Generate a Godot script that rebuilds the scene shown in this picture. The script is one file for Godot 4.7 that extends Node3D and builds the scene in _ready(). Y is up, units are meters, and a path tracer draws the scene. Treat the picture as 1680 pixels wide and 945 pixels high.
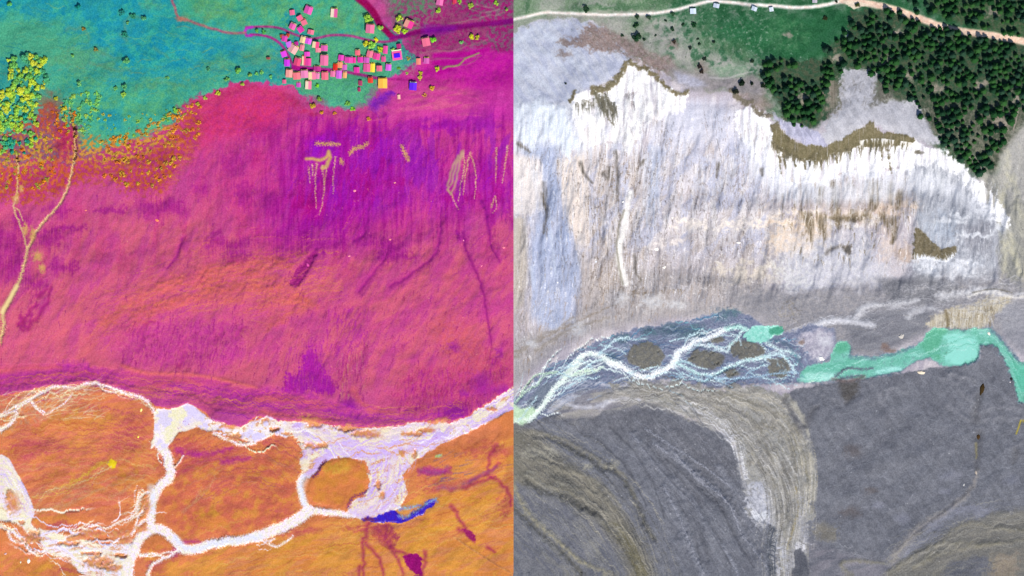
extends Node3D
# Two stretches of the same mountain river valley seen from high above, side by side: the western one in vivid false-colour ground,
# the eastern one in natural ground. Plan positions are written in surveyed units of 0.8 m (u to the east, v to the south).

const UNIT := 0.8
const EAST := 1680
const SOUTH := 945
const SEAM := 841
const GAIN := Color(1.27, 1.25, 1.165)   # what level bare ground shows per unit of base colour under this sun and sky
const STEP := 2

enum { SLOPE, MEADOW, FLATS, RIVER, ROAD, CLIFF, GRASSLAND, RIVERBED, FAN, MUD, FOREST_FLOOR }

var rng := RandomNumberGenerator.new()
var ground_w: Canvas
var ground_e: Canvas
var used := {}
var mats := {}

# ---------------------------------------------------------------- survey sheet: colour with some shade in it, height and kind of ground
class Canvas:
	var w: int
	var h: int
	var ox: int
	var col := PackedFloat32Array()
	var hgt := PackedFloat32Array()
	var reg := PackedByteArray()
	var N: Array[PackedByteArray] = []
	var rnd := RandomNumberGenerator.new()

	func setup(x0: int, x1: int, high: int, seed_: int) -> void:
		ox = x0; w = x1 - x0; h = high
		rnd.seed = seed_
		col.resize(w * h * 3); hgt.resize(w * h); reg.resize(w * h)
		hgt.fill(0.0)
		noise(seed_ + 1, 0.33, 1, 2, 0.0)      # 0 fine grain
		noise(seed_ + 2, 0.035, 1, 4, 0.0)     # 1 clumps
		noise(seed_ + 3, 0.009, 1, 5, 0.0)     # 2 broad
		noise(seed_ + 4, 0.10, 10, 3, 0.0)     # 3 streaks down the slope
		noise(seed_ + 5, 0.28, 14, 3, 0.0)     # 4 hair streaks down the slope
		noise(seed_ + 6, 0.11, 1, 4, 0.0)      # 5 small clumps
		noise(seed_ + 7, 0.07, 5, 4, 58.0)     # 6 streaks along the diagonal
		noise(seed_ + 8, 0.07, 6, 4, -12.0)    # 7 streaks nearly east-west
		noise(seed_ + 9, 0.028, 4, 5, 97.0)    # 8 wide stains down the slope
		noise(seed_ + 10, 0.03, 4, 5, -32.0)   # 9 folds rising to the east
		noise(seed_ + 11, 0.03, 3, 5, 118.0)   # 10 slanting washes

	func noise(s: int, f: float, stretch: int, octaves: int, angle: float) -> void:
		var n := FastNoiseLite.new()
		n.noise_type = FastNoiseLite.TYPE_SIMPLEX_SMOOTH
		n.seed = s; n.frequency = f; n.fractal_octaves = octaves; n.fractal_gain = 0.55
		if angle == 0.0:
			var im := n.get_image(w, int(h / stretch) + 1)
			if stretch > 1:
				im.resize(w, h, Image.INTERPOLATE_CUBIC)
			else:
				im.crop(w, h)
			N.append(im.get_data())
			return
		var d := PackedByteArray()
		d.resize(w * h)
		var ca := cos(deg_to_rad(angle)); var sa := sin(deg_to_rad(angle))
		for y in h:
			for x in w:
				var along := (x * ca + y * sa) / stretch
				d[y * w + x] = int(clampf(n.get_noise_2d(along, y * ca - x * sa) * 1.6 + 0.5, 0.0, 1.0) * 255.0)
		N.append(d)

	func pts(s: String) -> PackedVector2Array:
		var out := PackedVector2Array()
		for a in s.split(" ", false):
			var q := a.split(",")
			out.append(Vector2(q[0].to_float() - ox, q[1].to_float()))
		return out

	func fill(c: Color, c2: Color, k: int) -> void:
		layer({"x": 0, "y": 0, "w": w, "h": h, "full": true}, c, c2, {"tn": k})

	# a filled outline, its edge softened over about «soft» units
	func poly_mask(p: PackedVector2Array, soft: float) -> Dictionary:
		var b := maxi(1, int(soft))
		var lo := p[0]; var hi := p[0]
		for q in p:
			lo = lo.min(q); hi = hi.max(q)
		var pad := b * 2 + 10
		var x0 := maxi(0, int(lo.x) - pad); var y0 := maxi(0, int(lo.y) - pad)
		var x1 := mini(w, int(hi.x) + pad); var y1 := mini(h, int(hi.y) + pad)
		if x1 <= x0 or y1 <= y0:
			return {}
		var cw := int(ceil(float(x1 - x0) / b)) ; var ch := int(ceil(float(y1 - y0) / b))
		var acc := PackedFloat32Array(); acc.resize(cw * ch); acc.fill(0.0)
		var sub := 4
		for sy in ch * sub:
			var yy := y0 + (sy + 0.5) / sub * b
			var xs: Array[float] = []
			for i in p.size():
				var a := p[i]; var c := p[(i + 1) % p.size()]
				if (a.y <= yy) != (c.y <= yy):
					xs.append((a.x + (yy - a.y) / (c.y - a.y) * (c.x - a.x) - x0) / b)
			xs.sort()
			var row := int(sy / sub) * cw
			for k in range(0, xs.size() - 1, 2):
				var f0 := clampf(xs[k], 0, cw); var f1 := clampf(xs[k + 1], 0, cw)
				for cx in range(int(f0), mini(cw, int(ceil(f1)))):
					acc[row + cx] += (minf(f1, cx + 1) - maxf(f0, cx)) / sub
		var by := PackedByteArray(); by.resize(cw * ch)
		for i in cw * ch:
			by[i] = int(clampf(acc[i], 0, 1) * 255.0)
		var im := Image.create_from_data(cw, ch, false, Image.FORMAT_L8, by)
		if b > 1:
			im.resize(cw * b, ch * b, Image.INTERPOLATE_BILINEAR)
			im.crop(x1 - x0, y1 - y0)
		return {"x": x0, "y": y0, "w": x1 - x0, "h": y1 - y0, "d": im.get_data()}

	func smooth_line(p: PackedVector2Array) -> PackedVector2Array:
		if p.size() < 3:
			return p
		var out := PackedVector2Array()
		for i in p.size() - 1:
			var a := p[maxi(i - 1, 0)]; var b := p[i]; var c := p[i + 1]; var d := p[mini(i + 2, p.size() - 1)]
			var n := maxi(1, int(b.distance_to(c) / 6.0))
			for k in n:
				out.append(b.cubic_interpolate(c, a, d, float(k) / n))
		out.append(p[p.size() - 1])
		return out

	# a band along a line, from «w0» to «w1» units across
	func line_mask(p0: PackedVector2Array, w0: float, w1: float, jit: float, soft := false) -> Dictionary:
		var p := smooth_line(p0)
		if jit > 0.0:
			for i in range(1, p.size() - 1):
				p[i] += Vector2(rnd.randf_range(-jit, jit), rnd.randf_range(-jit, jit))
		var lo := p[0]; var hi := p[0]
		for q in p:
			lo = lo.min(q); hi = hi.max(q)
		var pad := maxf(w0, w1) + 8.0
		var x0 := maxi(0, int(lo.x - pad)); var y0 := maxi(0, int(lo.y - pad))
		var x1 := mini(w, int(hi.x + pad)); var y1 := mini(h, int(hi.y + pad))
		if x1 <= x0 or y1 <= y0:
			return {}
		var mw := x1 - x0; var mh := y1 - y0
		var d := PackedByteArray(); d.resize(mw * mh); d.fill(0)
		var n := p.size() - 1
		for i in n:
			var a := p[i]; var b := p[i + 1]
			var ra := lerpf(w0, w1, float(i) / n) * 0.5; var rb := lerpf(w0, w1, float(i + 1) / n) * 0.5
			var rr := maxf(ra, rb) + 1.5
			var ab := b - a; var l2 := maxf(ab.length_squared(), 0.001)
			for y in range(maxi(y0, int(minf(a.y, b.y) - rr)), mini(y1, int(maxf(a.y, b.y) + rr) + 1)):
				for x in range(maxi(x0, int(minf(a.x, b.x) - rr)), mini(x1, int(maxf(a.x, b.x) + rr) + 1)):
					var q := Vector2(x + 0.5, y + 0.5)
					var t := clampf((q - a).dot(ab) / l2, 0.0, 1.0)
					var r := lerpf(ra, rb, t)
					var v := int(clampf(((r - q.distance_to(a + ab * t)) / (r * 1.3 + 0.5) * 0.62 + 0.38) if soft else ((r - q.distance_to(a + ab * t)) / minf(r + 0.5, 3.0) * 0.5 + 0.5), 0.0, 1.0) * 255.0)
					var j := (y - y0) * mw + x - x0
					if v > d[j]:
						d[j] = v
		return {"x": x0, "y": y0, "w": mw, "h": mh, "d": d}

	func layer(m: Dictionary, c1: Color, c2: Color, o: Dictionary) -> void:
		if m.is_empty():
			return
		var full: bool = m.get("full", false)
		var d: PackedByteArray = m.get("d", PackedByteArray())
		var mx: int = m.x; var my: int = m.y; var mw: int = m.w; var mh: int = m.h
		var al: float = o.get("al", 1.0)
		var wp: float = o.get("wp", 0.0) / 128.0
		var A: PackedByteArray = N[o.get("wk", 5)]; var B: PackedByteArray = N[o.get("wk2", 1)]
		var en: float = o.get("en", 0.0) / 128.0
		var E: PackedByteArray = N[o.get("ek", 5)]
		var inv: float = 1.0 / (2.0 * float(o.get("sf", 0.3)))
		var T: PackedByteArray = N[o.get("tn", 5)]
		var tc: float = o.get("tc", 2.2)
		var th: float = o.get("th", -1.0); var tg: float = o.get("tg", 5.0)
		var G: PackedByteArray = N[o.get("tk", 1)]
		var dh: float = o.get("h", 0.0); var hn: float = o.get("hn", 0.0) / 128.0
		var Hn: PackedByteArray = N[o.get("hk", 5)]
		var rg: int = o.get("reg", -1)
		var only: int = o.get("only", -1)
		var r1 := c1.r * 255.0; var g1 := c1.g * 255.0; var b1 := c1.b * 255.0
		var dr := c2.r * 255.0 - r1; var dg := c2.g * 255.0 - g1; var db := c2.b * 255.0 - b1
		var C := col; col = PackedFloat32Array()
		var Hh := hgt; hgt = PackedFloat32Array()
		var Rg := reg; reg = PackedByteArray()
		var tint: bool = o.get("paint", true)
		for y in range(my, my + mh):
			for x in range(mx, mx + mw):
				var i := y * w + x
				var a := 1.0
				if not full:
					var sx := x - mx; var sy := y - my
					if wp != 0.0:
						sx = clampi(sx + int((A[i] - 128) * wp), 0, mw - 1)
						sy = clampi(sy + int((B[i] - 128) * wp), 0, mh - 1)
					var mv := d[sy * mw + sx]
					if mv == 0:
						continue
					a = (mv * 0.00392157 - 0.5 + (E[i] - 128) * en) * inv + 0.5
					if a <= 0.0:
						continue
					if a > 1.0:
						a = 1.0
				if th >= 0.0:
					a *= clampf((G[i] * 0.00392157 - th) * tg, 0.0, 1.0)
				if only >= 0 and Rg[i] != only:
					continue
				if rg >= 0 and a > 0.5:
					Rg[i] = rg
				Hh[i] += a * (dh + hn * (Hn[i] - 128))
				if tint:
					a *= al
					var t := clampf((T[i] * 0.00392157 - 0.5) * tc + 0.5, 0.0, 1.0)
					var k := i * 3
					C[k] += (r1 + dr * t - C[k]) * a
					C[k + 1] += (g1 + dg * t - C[k + 1]) * a
					C[k + 2] += (b1 + db * t - C[k + 2]) * a
		col = C; hgt = Hh; reg = Rg

	func area(p: String, soft: float, c1: String, c2: String, o := {}) -> void:
		layer(poly_mask(pts(p), soft), Color(c1), Color(c2), o)

	# an oval patch
	func spot(x: float, y: float, rx: float, ry: float, c1: String, c2: String, o := {}) -> void:
		var p := PackedVector2Array()
		for k in 14:
			p.append(Vector2(x - ox + cos(k * TAU / 14) * rx, y + sin(k * TAU / 14) * ry))
		var q := {"wp": minf(rx, ry) * 0.9, "sf": 0.5, "en": 0.4}
		q.merge(o, true)
		q["en"] = minf(q["en"], 0.6)
		layer(poly_mask(p, maxf(1.0, minf(rx, ry) * 0.9)), Color(c1), Color(c2), q)

	func band(p: String, w0: float, w1: float, c1: String, c2: String, o := {}) -> void:
		var soft: bool = o.get("sf", 0.3) >= 0.5
		var q := o.duplicate()
		if soft:
			q["en"] = minf(q.get("en", 0.0), 0.5)
		layer(line_mask(pts(p), w0 * (1.5 if soft else 1.0), w1 * (1.5 if soft else 1.0), o.get("jit", 0.0), soft), Color(c1), Color(c2), q)

	# one worn or stained streak
	func streak(x: float, y: float, ang: float, ln: float, wd: float, c: Color, al: float, dh := 0.0) -> void:
		var dx := cos(ang); var dy := sin(ang)
		var cr := c.r * 255.0; var cg := c.g * 255.0; var cb := c.b * 255.0
		var n := int(ln) + 1
		var half := wd * 0.5
		for s in n:
			var t := float(s) / n
			var ww := half * (1.0 - t * 0.75)
			var px := x + dx * s + (N[1][clampi(int(y), 0, h - 1) * w + clampi(int(x), 0, w - 1)] - 128) * 0.012 * t * 4.0
			var py := y + dy * s
			var k0 := int(floor(-ww)); var k1 := int(ceil(ww))
			for k in range(k0, k1 + 1):
				var cov := clampf(ww + 0.5 - absf(k), 0.0, 1.0) * al * (1.0 - t * t * 0.6)
				var xx := int(px - dy * k); var yy := int(py + dx * k)
				if xx < 0 or yy < 0 or xx >= w or yy >= h or cov <= 0.0:
					continue
				var i := yy * w + xx
				hgt[i] += dh * cov
				i *= 3
				col[i] += (cr - col[i]) * cov
				col[i + 1] += (cg - col[i + 1]) * cov
				col[i + 2] += (cb - col[i + 2]) * cov

	# many streaks inside an outline
	func streaks(p: String, n: int, ang: float, spread: float, l0: float, l1: float, w0: float, w1: float, cols: Array, al: float, dh := 0.0) -> void:
		var q := pts(p)
		var lo := q[0]; var hi := q[0]
		for a in q:
			lo = lo.min(a); hi = hi.max(a)
		var done := 0; var tries := 0
		while done < n and tries < n * 8:
			tries += 1
			var v := Vector2(rnd.randf_range(lo.x, hi.x), rnd.randf_range(lo.y, hi.y))
			if not Geometry2D.is_point_in_polygon(v, q):
				continue
			done += 1
			streak(v.x, v.y, deg_to_rad(ang + rnd.randfn() * spread), rnd.randf_range(l0, l1), rnd.randf_range(w0, w1), Color(cols[rnd.randi() % cols.size()]), al * rnd.randf_range(0.4, 1.0), dh)

	# short crisp marks where the ground is broken (noise sheet «k» above «th»)
	func flecks(p: String, n: int, k: int, th: int, ang: float, l0: float, l1: float, w0: float, w1: float, cols: Array, al: float, dh := 0.0) -> void:
		var q := pts(p)
		var lo := q[0]; var hi := q[0]
		for a in q:
			lo = lo.min(a); hi = hi.max(a)
		var t := N[k]
		for i in n * 6:
			var v := Vector2(rnd.randf_range(maxf(lo.x, 0), minf(hi.x, w - 1)), rnd.randf_range(maxf(lo.y, 0), minf(hi.y, h - 1)))
			if t[int(v.y) * w + int(v.x)] < th or not Geometry2D.is_point_in_polygon(v, q):
				continue
			streak(v.x, v.y, deg_to_rad(ang + rnd.randfn() * 6.0), rnd.randf_range(l0, l1), rnd.randf_range(w0, w1), Color(cols[rnd.randi() % cols.size()]), al * rnd.randf_range(0.6, 1.0), dh)

	# streaks that hang from a line
	func fringe(p: String, n: int, ang: float, spread: float, l0: float, l1: float, w0: float, w1: float, cols: Array, al: float, dh := 0.0) -> void:
		var q := smooth_line(pts(p))
		for k in n:
			var t := rnd.randf() * (q.size() - 1.001)
			var v := q[int(t)].lerp(q[int(t) + 1], t - int(t))
			streak(v.x, v.y, deg_to_rad(ang + rnd.randfn() * spread), rnd.randf_range(l0, l1) * rnd.randf_range(0.4, 1.0), rnd.randf_range(w0, w1), Color(cols[rnd.randi() % cols.size()]), al, dh)

	# thin lines that follow a course, spread over a belt from «w0» to «w1» units wide
	func flow(p: String, w0: float, w1: float, n: int, l0: float, l1: float, wd: float, cols: Array, al: float, dh := 0.0, only := -1, cross := 0.06, to := -1, weave := 0.0) -> void:
		var q := smooth_line(pts(p))
		var m := q.size() - 1
		for k in int(n * 0.62):
			var i0 := rnd.randi_range(0, m - 1)
			var off := (rnd.randf() + rnd.randf() - 1.0) * 0.62
			var left := rnd.randf_range(l0, l1)
			var total := left
			var c := Color(cols[rnd.randi() % cols.size()])
			var cr := c.r * 255.0; var cg := c.g * 255.0; var cb := c.b * 255.0
			var a0 := minf(1.0, al * 1.75 * rnd.randf_range(0.3, 1.0))
			var ww := wd * rnd.randf_range(0.5, 1.3)
			var drift := rnd.randf_range(-cross, cross)
			var ph := rnd.randf() * TAU; var turns := rnd.randf_range(0.04, 0.11)
			var i := i0
			while left > 0.0 and i < m:
				var a := q[i]; var b := q[i + 1]
				var sl := maxf(a.distance_to(b), 0.5)
				var side := (b - a).orthogonal().normalized()
				var w := lerpf(w0, w1, float(i) / m)
				for st in int(sl):
					var t := st / sl
					var v := a.lerp(b, t) + side * ((off + drift * (total - left) / total) * w + weave * sin(ph + (total - left) * turns))
					v.y += (N[1][clampi(int(v.y), 0, h - 1) * self.w + clampi(int(v.x), 0, self.w - 1)] - 128) * 0.05
					var f := (total - left) / total
					var fade := a0 * clampf(minf(f, 1.0 - f) * 5.0, 0.0, 1.0)
					var half := ww * 0.5
					var r := int(ceil(half))
					for dy in range(-r, r + 1):
						var yy := int(v.y) + dy
						if yy < 0 or yy >= h: continue
						var xx := int(v.x)
						if absf(side.x) > 0.7:
							xx += dy; yy -= dy
						if xx < 0 or xx >= self.w or yy < 0 or yy >= h: continue
						var j := yy * self.w + xx
						if only >= 0 and reg[j] != only: continue
						var cov := clampf(half + 0.5 - absf(dy), 0.0, 1.0) * fade
						hgt[j] += dh * cov
						if to >= 0 and cov > 0.5: reg[j] = to
						j *= 3
						col[j] += (cr - col[j]) * cov
						col[j + 1] += (cg - col[j + 1]) * cov
						col[j + 2] += (cb - col[j + 2]) * cov
					left -= 1.0
				i += 1

	func picture() -> ImageTexture:
		var lut := []
		for ch in 3:
			var t := PackedByteArray(); t.resize(256)
			var g: float = [GAIN.r, GAIN.g, GAIN.b][ch]
			for v in 256:
				var l := Color(v / 255.0, 0, 0).srgb_to_linear().r
				l = (l + maxf(0.0, l - 0.8) * 0.6) / g
				t[v] = int(round(clampf(Color(minf(l, 0.88), 0, 0).linear_to_srgb().r, 0, 1) * 255.0))
			lut.append(t)
		var lr: PackedByteArray = lut[0]; var lg: PackedByteArray = lut[1]; var lb: PackedByteArray = lut[2]
		var by := PackedByteArray(); by.resize(w * h * 3)
		for i in range(0, w * h * 3, 3):
			by[i] = lr[clampi(int(col[i]), 0, 255)]
			by[i + 1] = lg[clampi(int(col[i + 1]), 0, 255)]
			by[i + 2] = lb[clampi(int(col[i + 2]), 0, 255)]
		return ImageTexture.create_from_image(Image.create_from_data(w, h, false, Image.FORMAT_RGB8, by))


# ---------------------------------------------------------------- western ground (false colour)
const W_FLATS := "-9,650 25,646 55,639 80,632 115,631 155,626 200,641 242,655 256,668 280,671 308,662 330,672 350,690 392,701 425,683 455,690 500,690 545,697 590,701 640,700 690,692 742,693 770,680 800,660 850,630 850,955 -9,955"
const W_MEADOW := "-9,-9 592,-9 622,35 655,62 662,80 690,100 672,118 640,128 618,152 612,165 603,178 575,181 545,178 515,172 500,160 482,142 440,138 420,134 385,138 358,150 330,160 306,175 288,206 240,226 200,236 150,258 118,272 60,262 -9,285"
const W_POOL := "253,671 276,672 292,668 306,662 320,668 336,682 350,694 372,700 392,701 420,690 437,682 455,690 472,692 480,708 470,719 450,712 432,722 415,728 400,722 380,716 358,706 340,708 322,701 305,708 292,708 283,724 270,738 254,730 246,738 246,728 252,714"
const W_FAN := "470,692 500,692 545,699 590,703 640,701 690,693 742,694 770,682 800,662 850,629 850,668 800,692 762,712 730,726 700,742 690,752 672,764 660,778 666,800 668,812 656,832 634,848 612,852 592,852 574,845 571,832 580,822 600,812 606,790 604,768 596,756 575,752 545,752 528,762 516,778 504,784 494,772 491,758 496,742 490,726 482,716"

func paint_west() -> void:
	var g := ground_w
	g.layer({"x": 0, "y": 0, "w": g.w, "h": g.h, "full": true}, Color("c64c80"), Color("bc4490"), {"tn": 2, "tc": 2.6, "hn": 4.0, "hk": 2})
	g.layer(g.poly_mask(g.pts("-60,180 900,180 900,620 -60,620"), 40), Color.BLACK, Color.BLACK, {"paint": false, "sf": 0.5, "hn": 0.5, "hk": 10})
	g.layer(g.poly_mask(g.pts("200,230 900,200 900,420 200,440"), 40), Color.BLACK, Color.BLACK, {"paint": false, "sf": 0.5, "hn": 0.9, "hk": 3})
	g.layer(g.poly_mask(g.pts(W_MEADOW), 16), Color.BLACK, Color.BLACK, {"paint": false, "sf": 0.5, "h": 4.0})
	# --- slope tones
	g.area("-9,420 200,330 520,400 850,380 850,640 -9,640", 40, "d06274", "c65684", {"tn": 10, "sf": 0.5, "al": 0.8})
	g.area("330,170 420,150 560,190 850,160 850,340 700,370 560,410 420,420 360,330", 36, "b82682", "c43886", {"sf": 0.5, "en": 0.5, "ek": 1, "al": 0.7, "tn": 8})
	g.area("640,120 720,110 850,75 850,205 760,215 690,205 640,190", 20, "c82ca0", "c23694", {"tn": 2, "sf": 0.5, "al": 0.9})
	g.area("680,110 730,90 790,70 850,60 850,140 780,150 720,150", 12, "b80694", "c01c90", {"tn": 5, "sf": 0.5, "al": 0.8})
	g.area("655,-9 850,-9 850,85 790,82 740,88 690,95 660,70", 12, "a0186c", "7a5468", {"tn": 5, "tc": 3.4, "sf": 0.5, "wp": 14})
	g.area("625,-9 720,-9 700,45 665,60 650,50", 10, "5c8060", "90486c", {"tn": 5, "sf": 0.5, "wp": 12, "tc": 3.5})
	g.area("500,215 600,205 660,240 640,300 600,340 560,390 500,390 470,350 480,280", 26, "980080", "a00690", {"sf": 0.5, "en": 0.7, "ek": 3, "tn": 3, "wp": 10})
	g.area("500,232 548,218 560,245 545,262 510,262", 8, "8c06bc", "9c04ac", {"sf": 0.5, "wp": 8, "tn": 1})
	for s in [[560, 268, 30, 22], [470, 275, 26, 40], [700, 210, 60, 10], [760, 205, 70, 9], [600, 330, 40, 50], [650, 300, 30, 40], [740, 320, 45, 30], [800, 290, 26, 45], [690, 260, 30, 22], [520, 375, 40, 26], [450, 350, 40, 30], [430, 210, 30, 20], [820, 330, 16, 30], [590, 222, 22, 8]]:
		g.spot(s[0], s[1], s[2], s[3], "8c06a4", "a00890", {"al": 0.7, "tn": 3, "ek": 3, "en": 1.2, "wp": 18})
	for s in [[508, 338, 26, 8], [500, 330, 40, 20], [600, 300, 16, 30], [655, 300, 26, 8], [420, 258, 10, 14], [640, 250, 10, 18], [755, 325, 40, 8], [818, 310, 8, 30]]:
		g.spot(s[0], s[1], s[2], s[3], "9c0670", "aa0878", {"al": 0.8, "tn": 3, "wp": 10})
	g.streaks("420,215 850,200 850,350 780,370 560,420 430,420", 900, 93, 5, 14, 50, 1, 3, ["8a06b0", "b4189c", "c83c98", "a00490", "cc4a94"], 0.25, -0.04)
	g.streaks("-9,300 420,220 850,220 850,560 -9,560", 1500, 105, 14, 8, 26, 1, 2, ["d45c7c", "c03a94", "b42c9c", "d6687a"], 0.18, 0.03)
	for st in [["b01a80", 8, 0.56, 0.42, "-9,150 850,90 850,440 560,470 400,430 -9,470"], ["d25a74", 10, 0.5, 0.45, "-9,290 420,300 640,420 850,380 850,640 -9,640"], ["a020a0", 10, 0.62, 0.4, "-9,330 420,220 850,300 850,640 180,620 -9,480"], ["ae2890", 9, 0.58, 0.45, "180,420 560,380 850,400 850,600 300,600 150,560"], ["dc7a5c", 9, 0.66, 0.4, "100,480 420,400 560,440 500,540 240,600 100,600"], ["d46858", 1, 0.64, 0.35, "620,470 800,430 850,640 680,640"], ["8c0474", 3, 0.56, 0.65, "420,190 850,190 850,400 560,430 430,400"], ["8410b8", 8, 0.58, 0.6, "520,225 850,190 850,330 660,330 560,380 480,340"]]:
		g.layer(g.poly_mask(g.pts(st[4]), 34), Color(st[0]), Color(st[0]), {"sf": 0.5, "th": st[2] - 0.02, "tg": 4.0, "tk": st[1], "al": st[3] * 0.75})
	g.streaks("-9,300 420,220 850,220 850,600 -9,600", 1500, 112, 12, 16, 60, 1, 2.4, ["a41c9c", "d86a70", "b02a94", "c8487c", "94149c"], 0.16, 0.02)
	# paler ribs that run across the upper slope
	g.area("300,195 380,150 470,145 480,180 440,215 380,220 330,240", 18, "d22860", "c41e78", {"tn": 5, "sf": 0.5, "al": 0.8})
	g.area("660,145 740,130 790,160 760,185 700,190 640,185", 16, "cc3c8c", "d05a80", {"tn": 7, "sf": 0.5, "al": 0.75, "tc": 3.0})
	for s in ["690,150 730,148 770,158 800,172", "660,178 700,172 740,186 790,190", "700,160 740,168 770,176", "620,168 640,190 600,200"]:
		g.band(s, 5, 1, "d8688a", "c03090", {"jit": 2, "al": 0.6, "sf": 0.5, "h": 0.7})
	g.flow("150,570 230,505 360,462 480,446 560,436", 120, 110, 420, 30, 120, 1.6, ["e0904c", "d87a54", "b03890", "c04c88", "dc8858"], 0.4, 0.05)
	g.flow("850,360 770,460 700,550 640,650", 260, 200, 380, 30, 110, 1.4, ["a4249c", "d4687c", "b43494", "8c1494"], 0.19)
	g.flow("600,340 560,420 500,500 460,600", 160, 200, 300, 30, 110, 1.4, ["a4249c", "d4687c", "b43494", "8c1494", "d86c6c"], 0.19)
	g.flow("160,330 120,440 60,540 -5,640", 200, 200, 300, 24, 90, 1.4, ["a4249c", "d86a78", "b43494", "d2647c"], 0.19)
	g.flow("300,200 330,300 300,420 250,560", 240, 240, 380, 24, 90, 1.4, ["ac2c98", "d86a78", "b83c94", "d2647c"], 0.15)
	g.flow("620,180 600,260 590,340", 420, 420, 500, 20, 80, 1.5, ["8a08b4", "c84098", "960c98", "a80878"], 0.32)
	# --- dark hollows
	for s in [[350, 392, 14, 16], [385, 400, 26, 10], [388, 425, 24, 9], [105, 378, 40, 5], [82, 395, 22, 14], [105, 438, 26, 8], [60, 465, 18, 8], [20, 400, 18, 26], [18, 440, 22, 22], [36, 365, 14, 12], [332, 312, 12, 14], [250, 345, 22, 16], [285, 342, 24, 12], [380, 270, 18, 22], [400, 320, 14, 20], [440, 330, 18, 20], [470, 390, 26, 24], [640, 408, 22, 14], [632, 395, 10, 10], [650, 420, 34, 8], [755, 392, 10, 6], [600, 395, 18, 10], [540, 400, 30, 10], [95, 345, 22, 10], [180, 345, 30, 6]]:
		g.spot(s[0], s[1], s[2], s[3], "8c0880", "980e8c", {"al": 0.8, "wp": 14, "en": 0.6, "ek": 4, "tn": 5})
	for s in ["520,408 505,425 492,445 480,468", "517,418 500,450 484,472", "760,382 765,410 775,432 785,452 792,480 800,525 806,570", "590,478 612,448 632,424 640,400", "580,395 595,386 604,360 606,330", "640,470 676,450 712,420 722,390 724,340", "790,330 800,360 806,400 820,430", "300,392 290,420 275,440"]:
		g.band(s, 8, 3, "980e8c", "a82090", {"jit": 2.5, "al": 0.6, "sf": 0.5, "en": 0.5, "h": -1.0})
		g.band(s, 3.4, 1.4, "740670", "8a0c7c", {"jit": 1.6, "al": 0.9, "sf": 0.35, "en": 0.9, "ek": 0, "h": -0.8})
	g.area("474,462 486,445 500,428 518,410 522,415 508,440 496,462 486,474", 3, "78066c", "981a78", {"wp": 8, "tn": 5, "tc": 3, "h": -1.5})
	# ochre folds in the middle of the slope
	for s in ["170,530 210,500 262,476 330,462 400,452 440,440 480,436", "190,560 240,520 300,492 360,480 420,478 460,470", "220,520 270,500 340,490 400,492", "330,445 390,440 430,452 470,462", "380,432 430,430 470,424", "420,470 470,480 500,500 470,520 440,540", "340,470 380,470 420,466", "270,465 320,452 352,450", "430,500 480,494 520,500"]:
		g.band(s, 13, 5, "d8743e", "cc5c68", {"jit": 3, "al": 0.75, "sf": 0.5, "en": 1.0, "ek": 5, "tn": 5, "wp": 8, "h": 1.1})
	g.streaks("160,480 300,440 480,420 520,480 460,530 330,520 220,560 150,560", 420, -14, 14, 12, 40, 1.2, 3, ["dd8440", "d87050", "b83c8c", "c24c88", "e09a4a"], 0.42, 0.14)
	g.streaks("230,372 420,360 430,420 240,430", 120, -12, 12, 10, 34, 1, 2.4, ["d46a5c", "b04090", "ca5a70"], 0.4, 0.08)
	# violet gashes of the lower slope
	for s in ["46,540 62,516 78,492 84,470", "30,532 44,520 60,498", "34,520 40,540 33,538", "64,486 78,474", "294,600 302,580 298,560 310,548", "228,546 240,534 252,528", "232,556 248,548 262,544", "225,575 232,560 234,545", "388,552 396,540 404,536", "352,560 362,548 366,530"]:
		g.band(s, 7, 2, "840868", "960e60", {"jit": 3, "al": 0.85, "sf": 0.4, "en": 0.9, "ek": 0, "h": -0.8})
	g.streaks("40,470 90,466 84,500 50,535 30,540", 70, 115, 8, 6, 20, 1.5, 4, ["8a0a78", "a41088"], 0.6)
	g.area("170,560 215,530 260,520 300,515 330,520 410,520 400,560 380,600 330,600 200,600", 20, "b42c9c", "c4488c", {"tn": 5, "al": 0.7, "sf": 0.5, "wp": 14})
	g.streaks("210,530 300,515 410,520 390,590 330,600 200,595", 330, 102, 8, 8, 30, 1, 3, ["8c0c86", "a82090", "7c0668", "cc6078"], 0.6, -0.1)
	g.streaks("540,505 610,500 600,560 560,590 530,560", 130, 108, 10, 6, 26, 1.5, 4, ["8e06a6", "a0149c", "b43c90"], 0.6, -0.1)
	g.area("462,640 470,612 490,614 496,590 510,560 520,590 535,615 556,640 545,648 505,645 470,648", 4, "9006a8", "a00e9c", {"wp": 10, "tn": 4, "en": 0.8, "ek": 4, "tc": 3})
	g.streaks("470,560 520,545 560,640 470,640", 160, 98, 5, 10, 34, 1, 3, ["8c06ac", "a21a9a", "c05088"], 0.55)
	g.streaks("550,580 605,560 600,655 560,660", 190, 96, 7, 8, 26, 1, 3, ["8a0a78", "c4a070", "a02090", "c87868", "7a1460"], 0.55, -0.1)
	g.spot(571, 666, 14, 11, "880c96", "9c1c94", {"wp": 4})
	g.area("640,650 660,615 700,600 770,600 800,580 850,590 850,640 800,660 760,688 690,690", 10, "b8307c", "c24c6c", {"tn": 5, "sf": 0.5, "al": 0.6})
	g.streaks("650,640 670,610 720,600 790,560 835,600 800,655 760,690 650,690", 620, 98, 10, 6, 24, 1, 3, ["8c0c84", "a82090", "92105c", "c86070", "9406a0"], 0.55, -0.1)
	g.area("700,540 740,500 790,560 800,620 740,600", 16, "cc6058", "c05470", {"al": 0.6, "sf": 0.5, "tn": 5})
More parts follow.
